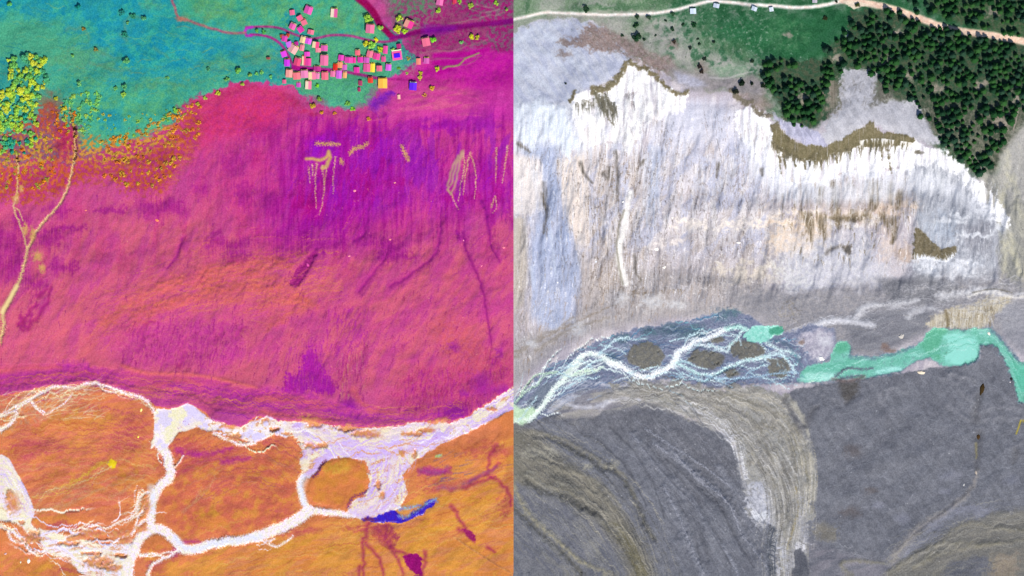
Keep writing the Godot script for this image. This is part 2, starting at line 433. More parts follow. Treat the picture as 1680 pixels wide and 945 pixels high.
	for s in [[790, 630, 14, 22], [745, 676, 22, 12], [762, 645, 8, 6], [820, 580, 6, 8], [745, 570, 10, 8], [820, 640, 20, 8]]:
		g.spot(s[0], s[1], s[2], s[3], "8c0aa4", "a0209a", {"wp": 8, "al": 0.8})
	# the terrace at the foot of the slope
	g.area("-9,602 60,598 130,598 170,605 240,612 300,612 360,626 420,640 490,646 560,664 600,678 560,690 500,684 420,680 350,672 320,650 250,640 200,630 130,622 -9,636", 5, "c24a7c", "b83a8a", {"tn": 7, "en": 0.5, "h": -1.5, "tc": 3.0})
	for s in ["100,600 140,600 150,612", "140,612 180,616 212,632 208,638 180,632 150,622", "-9,620 60,612 120,606", "-9,640 60,632 120,622", "280,652 310,640 340,650 420,650", "340,640 380,642 400,654 360,662", "420,644 480,646 520,652", "430,664 470,668 510,664", "540,678 570,684 620,684 660,688"]:
		g.band(s, 12, 4, "9c1ca0", "ac2c94", {"jit": 2, "al": 0.8, "sf": 0.5, "en": 0.8, "tn": 4, "h": -1.0})
	g.band("200,600 240,612 300,614 350,620 420,636", 4, 3, "dc7460", "d06858", {"sf": 0.5, "h": 1.4})
	for s in ["420,656 470,656 520,664 550,668", "-9,610 40,604 100,603", "240,640 290,622 330,632", "430,676 470,684 540,690", "580,640 600,668 650,680"]:
		g.band(s, 7, 3, "d46854", "cc5a64", {"sf": 0.5, "al": 0.8, "jit": 1.5, "en": 0.6})
	g.flecks("-5,330 420,230 850,200 850,690 -5,600", 900, 4, 168, 104, 3, 12, 1, 2, ["7c0470", "8a0a60", "6c0480"], 0.6, -0.05)
	g.flecks("200,500 420,420 850,500 850,690 200,600", 700, 5, 168, 108, 3, 14, 1, 2.4, ["740660", "84107c", "8c2050"], 0.65, -0.08)
	g.flecks("-5,300 420,230 850,400 850,640 -5,600", 380, 5, 176, 60, 2, 7, 1, 2, ["e88c84", "e09070", "e87ca0"], 0.55)
	g.layer(g.poly_mask(g.pts("-60,120 500,120 480,230 430,400 850,380 850,660 -60,660"), 50), Color("c83e5c"), Color("c04a62"), {"only": SLOPE, "sf": 0.5, "al": 0.24})
	# --- pale runnels below the cliff
	for s in ["503,261 514,261 526,263 538,256 541,250 543,260 536,272 530,276"]:
		g.band(s, 5, 7, "cfae72", "b8884e", {"jit": 1.2, "tn": 0, "tc": 3, "h": 0.5})
	for s in ["507,274 509,300", "513,270 514,290", "520,268 518,300 519,342", "529,272 532,300 530,330 524,353", "537,266 534,290 532,312", "551,258 548,285 547,318", "772,250 781,290 778,328", "815,244 813,300", "833,240 830,262 826,290 824,300", "760,252 762,274 756,300 752,330", "736,312 741,320 748,336 752,344", "770,256 764,286 760,320", "806,340 812,322 815,342 808,350"]:
		g.band(s, 2.4, 1.0, "dcbc8c", "c49464", {"jit": 0.8, "al": 0.9, "sf": 0.4, "en": 0.8, "ek": 0})
	for s in ["757,250 747,276 741,300 733,312 740,319", "752,256 744,272 734,305", "760,248 752,278 746,306 740,318"]:
		g.band(s, 4, 3, "c2a084", "a8806c", {"jit": 1, "sf": 0.4, "tn": 0, "h": 0.4})
	for s in ["520,236 535,236 556,237", "575,252 580,244 592,243 602,236", "660,240 664,250 670,262", "560,262 562,268"]:
		g.band(s, 5, 5, "d0a862", "c08c58", {"jit": 1.5, "en": 0.8, "ek": 0, "h": 0.5})
	# --- meadow
	g.area(W_MEADOW, 5, "44a282", "2c968e", {"reg": MEADOW, "wp": 9, "en": 0.5, "tn": 2, "tc": 3.0, "h": 0.8})
	g.area("-9,-9 285,-9 300,30 395,60 400,92 300,130 215,130 150,110 120,60 -9,30", 30, "0486ac", "22a09a", {"only": MEADOW, "tn": 1, "tc": 3.6, "sf": 0.5, "al": 0.95, "wp": 20})
	g.area("-9,22 60,26 130,34 150,60 130,100 60,110 -9,90", 16, "3ca484", "60ac6a", {"only": MEADOW, "tn": 5, "sf": 0.5, "al": 0.8, "wp": 14})
	g.area("292,-9 600,-9 650,60 600,60 480,70 420,48 330,40 300,30", 12, "62aa62", "3caa80", {"only": MEADOW, "tn": 1, "tc": 3.0, "sf": 0.5, "al": 0.9, "wp": 10})
	g.area("480,60 640,70 650,150 600,178 500,160 480,140", 14, "4cac70", "60a068", {"only": MEADOW, "tn": 5, "tc": 2.5, "sf": 0.5, "al": 0.8})
	g.area("90,110 300,140 420,120 400,140 320,160 280,210 200,235 130,250 120,180", 20, "56a86c", "36a088", {"only": MEADOW, "tn": 1, "tc": 3.0, "sf": 0.5, "al": 0.85, "wp": 16})
	for s in [[330, 78, 26, 14], [380, 78, 28, 12], [210, 50, 30, 20], [60, 18, 26, 14], [150, 10, 40, 18], [275, 113, 10, 8], [188, 133, 12, 9], [222, 122, 16, 9], [190, 205, 16, 12], [180, 190, 18, 14], [320, 110, 16, 10], [470, 60, 6, 16], [462, 100, 14, 30], [480, 28, 12, 14], [496, 62, 14, 12], [120, 45, 16, 12], [15, 100, 16, 8], [30, 155, 20, 10], [10, 190, 12, 16]]:
		g.spot(s[0], s[1], s[2], s[3], "0880a4", "1c8ea4", {"only": MEADOW, "al": 0.8, "tn": 5})
	for s in [[150, 90, 40, 14], [95, 98, 20, 5], [180, 112, 24, 8], [360, 108, 30, 8], [285, 140, 26, 6], [245, 140, 20, 6], [40, 130, 16, 6], [440, 96, 30, 10], [350, 20, 30, 14], [600, 20, 24, 14], [555, 30, 20, 14], [250, 10, 20, 8], [130, 110, 20, 9]]:
		g.spot(s[0], s[1], s[2], s[3], "6ca65c", "86a05a", {"only": MEADOW, "al": 0.5, "tn": 5, "wp": 14})
	g.layer({"x": 0, "y": 0, "w": g.w, "h": 290, "full": true}, Color("54b274"), Color("0684a4"), {"only": MEADOW, "al": 0.2, "tn": 5, "tc": 4.0})
	g.layer({"x": 0, "y": 0, "w": g.w, "h": 290, "full": true}, Color("2f8f7c"), Color("62bf8c"), {"only": MEADOW, "al": 0.14, "tn": 0, "tc": 3.0, "hn": 0.12, "hk": 0})
	for s in ["200,58 212,66 206,40 214,28 230,30 240,32", "112,50 140,48 148,66", "255,80 270,90 278,96", "160,85 180,92 200,96", "150,105 180,112 216,118"]:
		g.band(s, 4, 2, "4f8f6c", "7c9a66", {"jit": 3, "al": 0.6, "sf": 0.5, "only": MEADOW})
	g.flow("-5,40 100,60 220,50 330,70 420,60", 120, 120, 200, 14, 60, 1.6, ["0c7c98", "58b080", "2494a4", "7cb070"], 0.3, 0.0, MEADOW)
	g.flow("100,120 200,130 320,120 420,110", 80, 60, 160, 10, 40, 1.6, ["1c8c94", "74b060", "8c9c54", "2c9c8c"], 0.35, 0.0, MEADOW)
	# mixed scrub ground at the lower edge of the meadow
	g.area("-9,232 60,190 96,160 100,200 130,205 128,236 170,240 240,224 290,200 318,175 332,182 330,225 300,270 270,312 220,312 170,290 120,300 90,320 30,330 -9,320", 10, "a42c60", "b8542c", {"tn": 5, "tc": 3.6, "sf": 0.5, "wp": 16, "en": 0.8, "ek": 5})
	g.area("-9,232 60,215 150,222 200,240 280,204 300,220 240,258 170,270 100,262 60,280 -9,270", 10, "6a9a58", "c88a34", {"tn": 5, "tk": 5, "tc": 3.2, "sf": 0.5, "wp": 14, "th": 0.42, "tg": 6})
	g.area("65,150 98,158 100,185 80,195 64,180", 12, "a0403c", "88603c", {"al": 0.6, "wp": 14, "tn": 5, "sf": 0.5})
	g.area("92,206 126,208 124,255 90,260", 14, "b01050", "b02c58", {"al": 0.75, "wp": 16, "tn": 5, "sf": 0.5})
	g.streaks("160,240 320,190 320,260 270,312 160,290", 150, -5, 10, 8, 22, 1.5, 4, ["d88c2c", "c86c38", "a81c6c", "9c3060", "b87c40"], 0.55)
	g.streaks("-9,250 120,250 120,310 -9,325", 150, 95, 20, 4, 12, 2, 5, ["d8862c", "b81c5c", "cc5c30", "8a9048"], 0.5)
	g.band("300,178 345,165 382,150 410,146 440,152 470,160 498,182 520,188", 10, 6, "b43458", "bc2464", {"jit": 3, "wp": 8, "en": 0.8, "sf": 0.5, "tn": 5})
	for s in ["500,166 540,182 580,184 610,178", "610,168 622,150 640,140"]:
		g.band(s, 12, 8, "a8306c", "b84880", {"jit": 3, "wp": 8, "sf": 0.5, "al": 0.9, "tn": 5})
	for s in [[628, 163, 12, 8], [615, 172, 9, 10], [640, 155, 10, 4]]:
		g.spot(s[0], s[1], s[2], s[3], "6a10b8", "8020a0", {"wp": 5})
	# ground of the village and the strip fields beside it
	for s in [[700, 40, 36, 14], [735, 25, 30, 10], [760, 50, 40, 12], [690, 85, 20, 10], [735, 75, 18, 8], [675, 120, 16, 10]]:
		g.spot(s[0], s[1], s[2], s[3], "986070", "a0186c", {"tn": 5, "tc": 3.4, "wp": 12, "al": 0.9})
	for s in ["712,88 726,84 740,86 756,80", "716,97 750,97 790,92", "712,108 740,110 770,106 784,96", "688,90 714,84 740,84 800,66"]:
		g.band(s, 1.6, 1.4, "a86478", "9c5470", {"jit": 1, "al": 0.9, "h": 0.5})
	for s in ["714,104 760,102", "714,92 760,90 800,82", "720,120 740,114"]:
		g.band(s, 8, 6, "b8008c", "b4008c", {"al": 0.85, "sf": 0.4})
	g.band("727,114 734,109 744,110 752,109 758,102 764,98 776,92 786,88", 3, 2.4, "a89c68", "8c9858", {"jit": 1.2, "h": 0.5})
	for s in ["780,8 800,14 815,11", "770,16 800,22 820,16", "735,40 760,36 790,30 830,22", "660,30 690,44 700,50"]:
		g.band(s, 2, 2, "94686c", "a87c84", {"jit": 1.5, "al": 0.7})
	# --- roads and tracks
	g.band("585,-6 598,6 612,20 622,38 634,52 648,64", 13, 9, "940048", "980458", {"reg": ROAD, "tn": 5, "h": -0.4, "jit": 0.6})
	g.band("643,65 668,58 700,51 740,47 790,41 850,35", 7, 9, "84045c", "7c0670", {"reg": ROAD, "tn": 1, "h": -0.4})
	g.band("702,52 722,50 744,48", 13, 6, "7c0a98", "880c96", {"reg": ROAD, "tn": 1, "sf": 0.5})
	g.band("405,46 440,45 462,48 480,56 505,64 520,64 545,59 575,60 605,67 632,70 650,66", 3.4, 4, "b83c84", "a02470", {"reg": ROAD, "tn": 5, "tc": 3, "h": -0.2})
	g.band("412,58 430,59 446,63 460,72 468,82 476,96 484,112 500,117 530,117 560,118 590,123 625,130 660,131 690,131 712,130", 3.6, 5, "b02084", "a01c70", {"reg": ROAD, "tn": 5, "tc": 3, "h": -0.2})
	g.band("403,53 406,48 415,46", 4, 4, "c020c0", "b828b8", {"reg": ROAD}); g.band("403,54 406,60 414,60", 4, 4, "c020c0", "b030a0", {"reg": ROAD})
	g.band("281,-6 288,14 294,30 310,34 335,44 358,50 380,56 403,55", 4, 4, "a87468", "a04c70", {"reg": ROAD, "tn": 5, "tc": 3, "jit": 1, "h": -0.2})
	g.spot(300, 32, 10, 4, "c46c54", "a88070", {"wp": 3})
	g.band("483,112 520,115 560,117", 9, 5, "a8088c", "b0107c", {"reg": ROAD, "tn": 5})
	g.band("292,46 305,44 316,48", 2, 2, "7ca078", "70a080", {"al": 0.7})
	g.band("690,132 720,135 760,131", 8, 4, "a8107c", "b43884", {"sf": 0.5, "al": 0.8, "wp": 5})
	# faint white gap of a cut sheet is left out; creek
	for s in [["116,178 122,205 125,236 124,260 118,284 112,308 104,326 90,345 74,362 60,380 52,396 45,408", 2.4, 4.5], ["29,250 31,280 28,320 23,338 33,368 41,392 45,408", 2.6, 2.4], ["45,406 41,430 34,456 26,472 16,494 6,514 5,540 -3,566", 4.2, 6.0], ["24,340 33,345 38,362", 1.5, 1.5]]:
		g.band(s[0], s[1], s[2], "e2cf90", "cfa868", {"jit": 1.1, "reg": RIVER, "tn": 0, "tc": 3, "h": -0.8, "ek": 0, "en": 0.6})
	g.band("28,470 14,492 4,512", 8, 7, "f0d890", "e0c484", {"jit": 1, "reg": RIVER, "tn": 0, "tc": 2, "sf": 0.4})
	for s in [[42, 375, 4, 12], [54, 385, 5, 12], [62, 420, 8, 7], [28, 325, 4, 10], [36, 310, 4, 9], [70, 440, 5, 7]]:
		g.spot(s[0], s[1], s[2], s[3], "d4aa58", "c08c5c", {"en": 1.0, "wp": 5})
	# --- river flats
	g.area(W_FLATS, 3, "de8052", "d87e46", {"reg": FLATS, "wp": 4, "en": 0.3, "tn": 2, "tc": 3, "h": -1.6})
	g.area("-9,640 160,630 246,660 262,720 262,790 200,850 60,850 -9,740", 14, "d6705c", "dc7e4e", {"only": FLATS, "tn": 7, "tc": 3, "sf": 0.5, "al": 0.8})
	g.area("265,745 300,720 400,725 480,740 490,800 470,850 390,880 300,880 262,850", 12, "cc644e", "dc7c46", {"only": FLATS, "tn": 1, "tc": 3, "sf": 0.5, "al": 0.9})
	g.area("490,870 600,850 720,800 850,720 850,955 440,955 300,930", 12, "dd8a40", "d98a54", {"only": FLATS, "tn": 7, "tc": 3, "sf": 0.5, "al": 0.9})
	for st in [["dc9c3a", 9, 0.54, 0.6, "420,880 600,850 700,790 850,700 850,955 -9,955 -9,910"], ["da9638", 1, 0.56, 0.5, "-9,640 262,690 262,850 -9,760"], ["d89a3c", 1, 0.58, 0.5, "265,745 480,740 500,850 300,890"]]:
		g.layer(g.poly_mask(g.pts(st[4]), 20), Color(st[0]), Color(st[0]), {"only": FLATS, "sf": 0.5, "th": st[2] - 0.04, "tg": 5.0, "tk": st[1], "al": st[3]})
	for s in [[205, 722, 34, 22], [60, 735, 50, 12], [220, 700, 26, 12], [340, 750, 44, 10], [300, 735, 30, 12], [300, 770, 20, 14], [380, 745, 20, 12], [450, 726, 20, 10], [490, 872, 40, 7], [110, 865, 40, 5], [280, 906, 30, 8], [255, 930, 16, 10], [105, 935, 30, 6], [600, 868, 40, 6], [465, 845, 20, 8], [830, 830, 10, 24], [800, 740, 40, 10], [730, 795, 40, 8], [260, 755, 10, 8], [30, 745, 12, 5], [290, 700, 12, 6]]:
		g.spot(s[0], s[1], s[2], s[3], "b4405c", "c0584c", {"only": FLATS, "al": 0.65, "wp": 12, "tn": 7})
	for s in [[545, 772, 30, 10], [735, 870, 50, 14], [60, 930, 40, 12], [140, 690, 60, 14], [350, 855, 30, 12], [560, 900, 80, 10], [640, 805, 10, 20], [460, 900, 60, 8], [230, 790, 40, 10], [90, 850, 40, 8], [750, 820, 60, 10], [680, 910, 30, 24]]:
		g.spot(s[0], s[1], s[2], s[3], "d89a32", "dc8a3c", {"only": FLATS, "al": 0.6, "wp": 14, "tn": 7})
	g.streaks("-9,650 240,660 840,720 840,945 -9,945", 1300, -14, 8, 10, 40, 1, 2.2, ["c8603c", "e0964a", "bc5458", "d08044"], 0.32, 0.06)
	g.flow("-5,725 90,700 190,705 262,740", 130, 120, 300, 30, 120, 1.4, ["c4603c", "e8a058", "b8505c", "e09450"], 0.42, 0.06, FLATS)
	g.flow("-5,800 100,780 200,790 250,800", 130, 120, 240, 30, 120, 1.4, ["c4603c", "e8a058", "c86c48", "e4b068"], 0.38, 0.06, FLATS)
	g.flow("268,800 340,760 420,745 492,770", 130, 120, 300, 30, 120, 1.4, ["c4603c", "e09450", "b04c5c", "cc8060"], 0.42, 0.06, FLATS)
	g.flow("300,950 480,900 640,868 850,790", 120, 180, 460, 40, 160, 1.5, ["c8683c", "eaa44c", "d8944c", "bc5c4c", "e0b058"], 0.4, 0.06, FLATS)
	g.flow("-5,640 120,628 240,640 420,662 600,690 760,680", 46, 40, 420, 30, 140, 1.3, ["8c1898", "d87058", "cc5c78", "a82c94", "e08c58"], 0.45, 0.05)
	for s in ["320,745 350,742 380,735", "290,738 310,746 330,744", "366,758 390,754 410,752", "285,908 300,890 330,892", "690,775 715,778 740,768", "700,770 740,776"]:
		g.band(s, 7, 3, "a4109c", "a82880", {"only": FLATS, "jit": 2, "al": 0.75, "sf": 0.5, "en": 1.0})
	# dark red runnels in the south-east
	for s in ["605,858 600,880 592,890 597,905 596,950", "600,890 612,904 622,918 632,950", "630,866 636,890 645,905 656,925 666,950", "640,896 652,905 672,910", "697,905 696,925 693,945", "740,830 752,850 766,870 778,886", "752,868 770,880 778,890", "800,898 812,906", "590,930 588,945", "770,790 800,775 820,760", "800,780 830,800 838,830", "815,730 805,745 800,770", "760,800 790,790 812,782"]:
		g.band(s, 4.2, 2.4, "981e50", "a8305a", {"only": FLATS, "al": 0.85, "jit": 2.5, "en": 1.2, "sf": 0.5, "ek": 0, "h": -0.7})
	g.area("660,912 685,908 692,915 692,945 680,940 668,930", 2, "8c0a64", "980a6c", {"wp": 4, "h": -0.8})
	g.area("608,862 640,862 655,885 640,900 625,895 612,880", 5, "a03058", "b85048", {"only": FLATS, "wp": 10, "al": 0.8, "sf": 0.5, "tn": 5, "tc": 3})
	g.area("755,865 775,872 782,890 770,885", 3, "94165c", "a02860", {"wp": 5})
	g.streaks("690,740 720,735 815,765 840,760 760,800 700,800", 60, -16, 9, 10, 30, 1.5, 3, ["7c5c80", "6a4ca8", "b07048", "9c6c50"], 0.5)
	for s in ["720,802 750,800 780,786 812,768 816,766", "690,772 720,776 735,765"]:
		g.band(s, 6, 3, "7a3c90", "a03c6c", {"only": FLATS, "jit": 2, "al": 0.6, "sf": 0.5})
	g.band("745,882 790,912 830,936 850,945", 3, 2, "dc9c58", "b46c44", {"only": FLATS, "h": 0.7})
	for s in ["185,763 178,758 160,764 145,775 130,785 100,800 55,815"]:
		g.band(s, 5, 2, "e2b83a", "d8a03c", {"jit": 2, "al": 0.9, "en": 0.8, "ek": 0})
	g.area("176,762 182,753 192,758 186,770 178,766", 2, "f2d81c", "eacc20", {"wp": 3})
	for s in ["60,830 80,808 120,800 160,792 190,782", "55,815 100,800 140,790", "90,832 120,812 150,806 190,796 220,780", "180,815 210,800 236,780", "95,838 150,808", "60,842 110,826 170,800", "300,840 340,805 352,780", "320,822 330,800"]:
		g.band(s, 3.4, 1.6, "cc9860", "c8886c", {"jit": 2.5, "al": 0.7, "sf": 0.5, "en": 1.2, "ek": 0})
	g.area("-9,660 60,640 150,632 110,670 70,690 -9,716", 8, "d8a868", "cc8868", {"only": FLATS, "tn": 5, "th": 0.45, "tk": 5, "sf": 0.5})
	# --- the white braided river
	var o := {"reg": RIVER, "tn": 1, "tc": 3.0, "wp": 3, "en": 0.45, "ek": 5, "h": -1.1}
	g.area(W_POOL, 2, "f8f0d4", "efe2f6", o)
	g.area(W_FAN, 2, "e8cdf4", "f0e8d0", {"reg": RIVER, "tn": 5, "tc": 3.4, "wp": 5, "en": 0.5, "ek": 5, "h": -1.1})
	g.area("253,672 276,673 300,666 312,672 300,690 285,705 280,722 268,735 258,726 262,705", 4, "f4f0bc", "f6f0d8", {"tn": 5, "al": 0.9})
	g.area("300,666 318,668 334,682 346,692 320,690", 4, "ded0fc", "eee4fa", {"tn": 5, "al": 0.8, "sf": 0.5})
	g.area("-9,740 14,752 28,778 42,802 52,826 56,842 48,862 76,880 110,884 150,895 208,902 206,920 150,945 128,940 122,920 96,912 74,904 58,880 30,858 -9,846", 2, "f2e4f4", "f6f0d8", o)
	g.area("62,866 100,884 150,894 206,898 214,920 210,950 172,950 150,938 128,924 100,914 76,902 64,884", 2, "f4ecfa", "e6ecfa", o)
	for s in [["262,706 262,728 273,750 279,780 262,797 252,815 248,840 247,866", 17, 13], ["430,878 400,886 375,888 345,894 320,902 302,902 288,888 270,872 254,868 238,875 226,888 220,906 212,920 208,950", 14, 17],
			["506,838 488,852 466,864 440,874 420,882", 19, 17], ["500,778 492,792 495,812 500,828 506,840", 9, 11], ["506,838 540,840 580,846", 12, 9], ["-9,846 30,852 60,878 80,882 120,890 160,900", 14, 18], ["76,900 110,914 128,928 150,942 180,952", 12, 10], ["206,900 180,902 150,900", 20, 10],
			["243,808 230,816 222,842 210,852 192,858 172,866 152,862 134,872 116,880", 3.5, 2], ["242,852 226,862 216,876 196,882 180,894", 5, 3], ["246,820 228,846 222,862", 3, 3], ["240,880 222,888 205,898", 5, 3], ["12,868 18,886 40,892 50,906 64,908 80,900", 4, 4], ["0,862 20,872 34,884 48,904", 8, 3], ["54,908 66,914 76,906", 3, 2], ["268,915 250,908 230,912 222,904", 3, 5], ["300,898 280,912 258,922 244,934 240,950", 5, 5], ["230,910 250,914 275,906 300,904", 2, 3],
			["-9,690 25,672 52,655 80,638 92,634 120,636 150,628 172,634 200,643 226,650 242,660 252,676", 3.2, 5], ["82,636 50,654 24,666 -9,688", 3.5, 2.4], ["25,668 26,682 14,696 -9,712", 5, 7], ["118,646 104,662 92,670 70,680 52,662", 2, 2], ["160,630 172,642 200,644", 2, 3], ["52,660 62,672 72,676", 4, 3], ["264,760 258,748 262,738", 2, 2], ["282,770 294,758 300,748", 2, 2],
			["340,690 370,703 400,712 430,705 470,700 520,702", 8, 10], ["350,712 380,724 396,730 418,726", 4, 5], ["430,716 450,706 480,702", 5, 6], ["450,884 440,892 452,897 470,888 480,880", 2.5, 3]]:
		g.band(s[0], s[1], s[2], "faf0ff", "f8f4dc", {"reg": RIVER, "jit": 1.3, "tn": 5, "tc": 3.0, "en": 0.5, "ek": 0, "sf": 0.35, "h": -1.0})
	for s in ["425,880 395,887 360,890 330,899 306,900 288,884", "180,902 205,902 212,890", "247,800 249,840", "500,785 494,800 499,825"]:
		g.band(s, 7, 6, "dfeafa", "eef0fc", {"sf": 0.5, "al": 0.8, "tn": 5})
	g.area("-9,745 12,756 24,782 40,806 48,830 40,845 30,830 10,810 -9,800", 4, "f2ecc4", "eed8ee", {"tn": 5, "tc": 3, "sf": 0.5})
	# shoals: countless small bars between the threads
	for st in [[W_FAN, 5, 0.66, "dc9468"], [W_FAN, 7, 0.72, "d0845c"], ["40,866 100,880 205,896 214,920 205,945 150,945 120,925 60,906", 7, 0.7, "d8885c"], ["330,684 480,690 480,716 420,730 340,712", 5, 0.62, "d88c62"], ["-9,745 14,752 50,820 52,848 -9,846", 5, 0.74, "e0a87c"]]:
		g.layer(g.poly_mask(g.pts(st[0]), 6), Color(st[3]), Color("e8b88c"), {"only": RIVER, "sf": 0.5, "tk": st[1], "th": st[2], "tg": 14.0, "tn": 0, "al": 0.85})
	for st in [[W_FAN, 9, 0.55, "d0b0f0"], [W_FAN, 1, 0.6, "f6f0c4"], ["-9,745 14,752 60,860 205,896 214,920 205,945 150,945 60,906 -9,850", 1, 0.55, "f6f0c8"], [W_POOL, 1, 0.58, "e2d6fa"]]:
		g.layer(g.poly_mask(g.pts(st[0]), 6), Color(st[3]), Color(st[3]), {"only": RIVER, "sf": 0.5, "tk": st[1], "th": st[2] - 0.06, "tg": 9.0, "al": 0.8})
	for k in 70:
		var u := g.rnd.randf_range(40, 245); var v := g.rnd.randf_range(800, 905)
		if v > 700 + u * 0.75 or v < 905 - u * 0.42: continue
		g.streak(u, v, deg_to_rad(-28 + g.rnd.randfn() * 14), g.rnd.randf_range(10, 34), 1.5, Color(["f2dcc0", "eec8a4", "f6ecdc"][k % 3]), 0.7)
	for k in 120:
		var v := g.rnd.randf_range(634, 690); var u := g.rnd.randf_range(0, 170)
		g.streak(u, v, deg_to_rad(-14 + g.rnd.randfn() * 12), g.rnd.randf_range(12, 40), 1.6, Color(["ecd8a0", "d8b47c", "c87c70", "f0e4bc"][k % 4]), 0.55)
	g.flow("470,702 560,712 640,724 720,712 850,645", 44, 34, 240, 20, 90, 1.8, ["d4b4f4", "f8f4d0", "c8acf0", "fcf0fc", "f4e4a8"], 0.75, 0.0, RIVER)
	g.flow("520,750 600,738 700,728", 40, 30, 80, 20, 70, 2.0, ["d0b0f4", "dcc0f8", "f6eef8"], 0.8, 0.0, RIVER)
	g.flow("650,735 645,780 625,825 585,845", 60, 40, 130, 16, 70, 1.8, ["cca8f2", "f8f4d4", "e4ccf8", "d8b4f4", "f0dc9c"], 0.8, 0.0, RIVER)
	g.flow("-5,860 60,880 130,895 210,905", 60, 40, 120, 16, 60, 1.8, ["fcf6fc", "f6f0c4", "e0d4fa", "e4a078", "fdfafa"], 0.75, 0.0, RIVER)
	g.flow("-5,760 24,790 50,840", 40, 30, 60, 12, 50, 2.0, ["f8f2c4", "f4dcf0", "fcfafc", "dcc8f4"], 0.75, 0.0, RIVER)
	# lilac currents and cream bars of the wide fan
	for s in ["520,700 545,720 580,734 620,730 680,732 720,722", "530,752 560,745 610,748 640,742 690,736", "640,800 640,820 622,838 596,846 576,840", "628,796 632,812 616,830 594,838", "560,716 600,735", "650,740 640,780 648,800"]:
		g.band(s, 9, 5, "d8b8f2", "e2c6f6", {"only": RIVER, "jit": 1.5, "sf": 0.5, "al": 0.85, "en": 0.6})
	for s in ["500,700 530,712 560,722", "470,700 496,720 505,752 500,770", "600,705 650,708 700,700", "600,824 622,818 628,804", "590,834 606,828 622,826", "650,760 640,790", "596,724 640,716 690,712", "690,704 730,700 770,690", "664,730 690,718"]:
		g.band(s, 7, 3, "f6efc0", "f6e6da", {"only": RIVER, "jit": 2, "sf": 0.5, "al": 0.9, "en": 0.8})
	g.streaks("560,752 610,745 690,740 660,830 600,850 575,840", 60, 108, 14, 8, 24, 1, 2.4, ["f6f0c8", "d0a8ee", "f4e0f2", "c8a8e0"], 0.6)
	g.flow("-5,852 60,878 130,890 210,904", 74, 62, 46, 40, 150, 3.0, ["fcf4fc", "f8f0d8", "f0e6fc"], 1.0, -0.4, -1, 0.7, RIVER, 4.0)
	g.flow("110,884 160,868 205,856 246,812", 34, 44, 34, 30, 90, 2.4, ["fcf0f4", "f6e8c8", "f4dcc8"], 1.0, -0.4, -1, 0.8, RIVER, 4.0)
	g.flow("-5,700 40,664 90,642 160,632 244,660", 40, 20, 40, 40, 160, 1.9, ["f2e4b0", "ecd49c", "f6eccc"], 0.85, -0.3, FLATS, 0.9, RIVER, 4.0)
	g.flow("-5,676 50,660 110,650 170,640", 60, 24, 30, 30, 100, 1.5, ["ecd4a0", "e0b888"], 0.6, -0.2, FLATS, 0.9, -1, 4.0)
	g.flow("330,692 400,712 470,704 560,706", 30, 40, 40, 30, 100, 2.4, ["fcf6ee", "f4f0c8", "f2e8fa"], 1.0, -0.4, FLATS, 0.8, RIVER, 4.0)
	g.flow("60,905 130,930 200,948", 40, 40, 22, 30, 90, 2.4, ["fcf4fc", "f8f0e0"], 1.0, -0.4, -1, 0.8, RIVER, 4.0)
	g.flow("470,706 530,730 600,740 690,728 760,700", 40, 34, 60, 20, 70, 2.2, ["f8f0c0", "d8b4f4", "e6a884", "fcf6fa"], 0.9, 0.0, RIVER, 0.6, -1, 5.0)
	g.flow("640,735 636,790 610,836", 60, 44, 50, 16, 60, 2.0, ["f8f0c0", "d0a8f0", "e8b494", "fcf6fa"], 0.9, 0.0, RIVER, 0.6, -1, 4.0)
	g.flow("470,890 440,896 420,892", 20, 20, 12, 10, 40, 1.6, ["fcf0f8"], 0.8, 0.0, -1, 0.6, -1, 3.0)
	g.flow("40,830 100,806 150,780 184,764", 40, 14, 22, 30, 100, 1.4, ["e8c890", "d8a878", "ecd04c"], 0.6, 0.0, FLATS, 0.6, -1, 4.0)
	# islands
	var isl := {"reg": FLATS, "wp": 5, "en": 0.6, "tn": 5, "tc": 2.6, "h": 1.0}
	for s in [[20, 826, 11, 16], [14, 812, 6, 6], [150, 876, 26, 6], [125, 884, 20, 4], [195, 878, 20, 6], [232, 868, 10, 5], [240, 830, 6, 14], [205, 890, 12, 4], [160, 922, 26, 8], [195, 912, 14, 4], [52, 882, 14, 10], [150, 908, 18, 3], [385, 716, 12, 5], [372, 700, 16, 3], [450, 704, 10, 4], [436, 690, 6, 4], [508, 688, 16, 5], [515, 696, 14, 5], [570, 704, 16, 5], [600, 712, 26, 6], [675, 712, 18, 4], [700, 706, 14, 4], [680, 746, 4, 10], [524, 732, 14, 4], [506, 728, 8, 4], [620, 796, 4, 6], [110, 892, 22, 3], [35, 858, 6, 3], [185, 932, 16, 5], [660, 744, 4, 8], [720, 692, 20, 4], [806, 672, 10, 3], [470, 712, 6, 3], [627, 812, 4, 8]]:
		var q := isl.duplicate()
		g.spot(s[0], s[1], s[2], s[3], "d2785c", "dc9a5c", q)
	g.area("508,790 526,764 548,754 580,755 598,764 604,786 598,808 580,822 566,830 540,828 515,824 504,808", 3, "d67c44", "d28438", {"reg": FLATS, "wp": 4, "en": 0.3, "tn": 1, "tc": 3, "h": 1.0})
	g.spot(553, 768, 24, 8, "d49a34", "d6a83c", {"al": 0.8})
	for s in ["514,782 528,764 534,756", "570,832 578,818 590,812 600,806"]:
		g.band(s, 4, 3, "9c4048", "6a2c70", {"jit": 2, "en": 1.0, "ek": 0})
	# the deep blue pond and its pale rim
	g.area("598,852 615,848 630,840 648,838 660,850 672,846 690,836 704,822 716,820 710,832 694,842 676,852 655,858 625,858 602,858", 2, "3804b0", "2c14c8", {"reg": RIVER, "wp": 5, "en": 0.5, "tn": 5, "tc": 3, "h": -0.8})
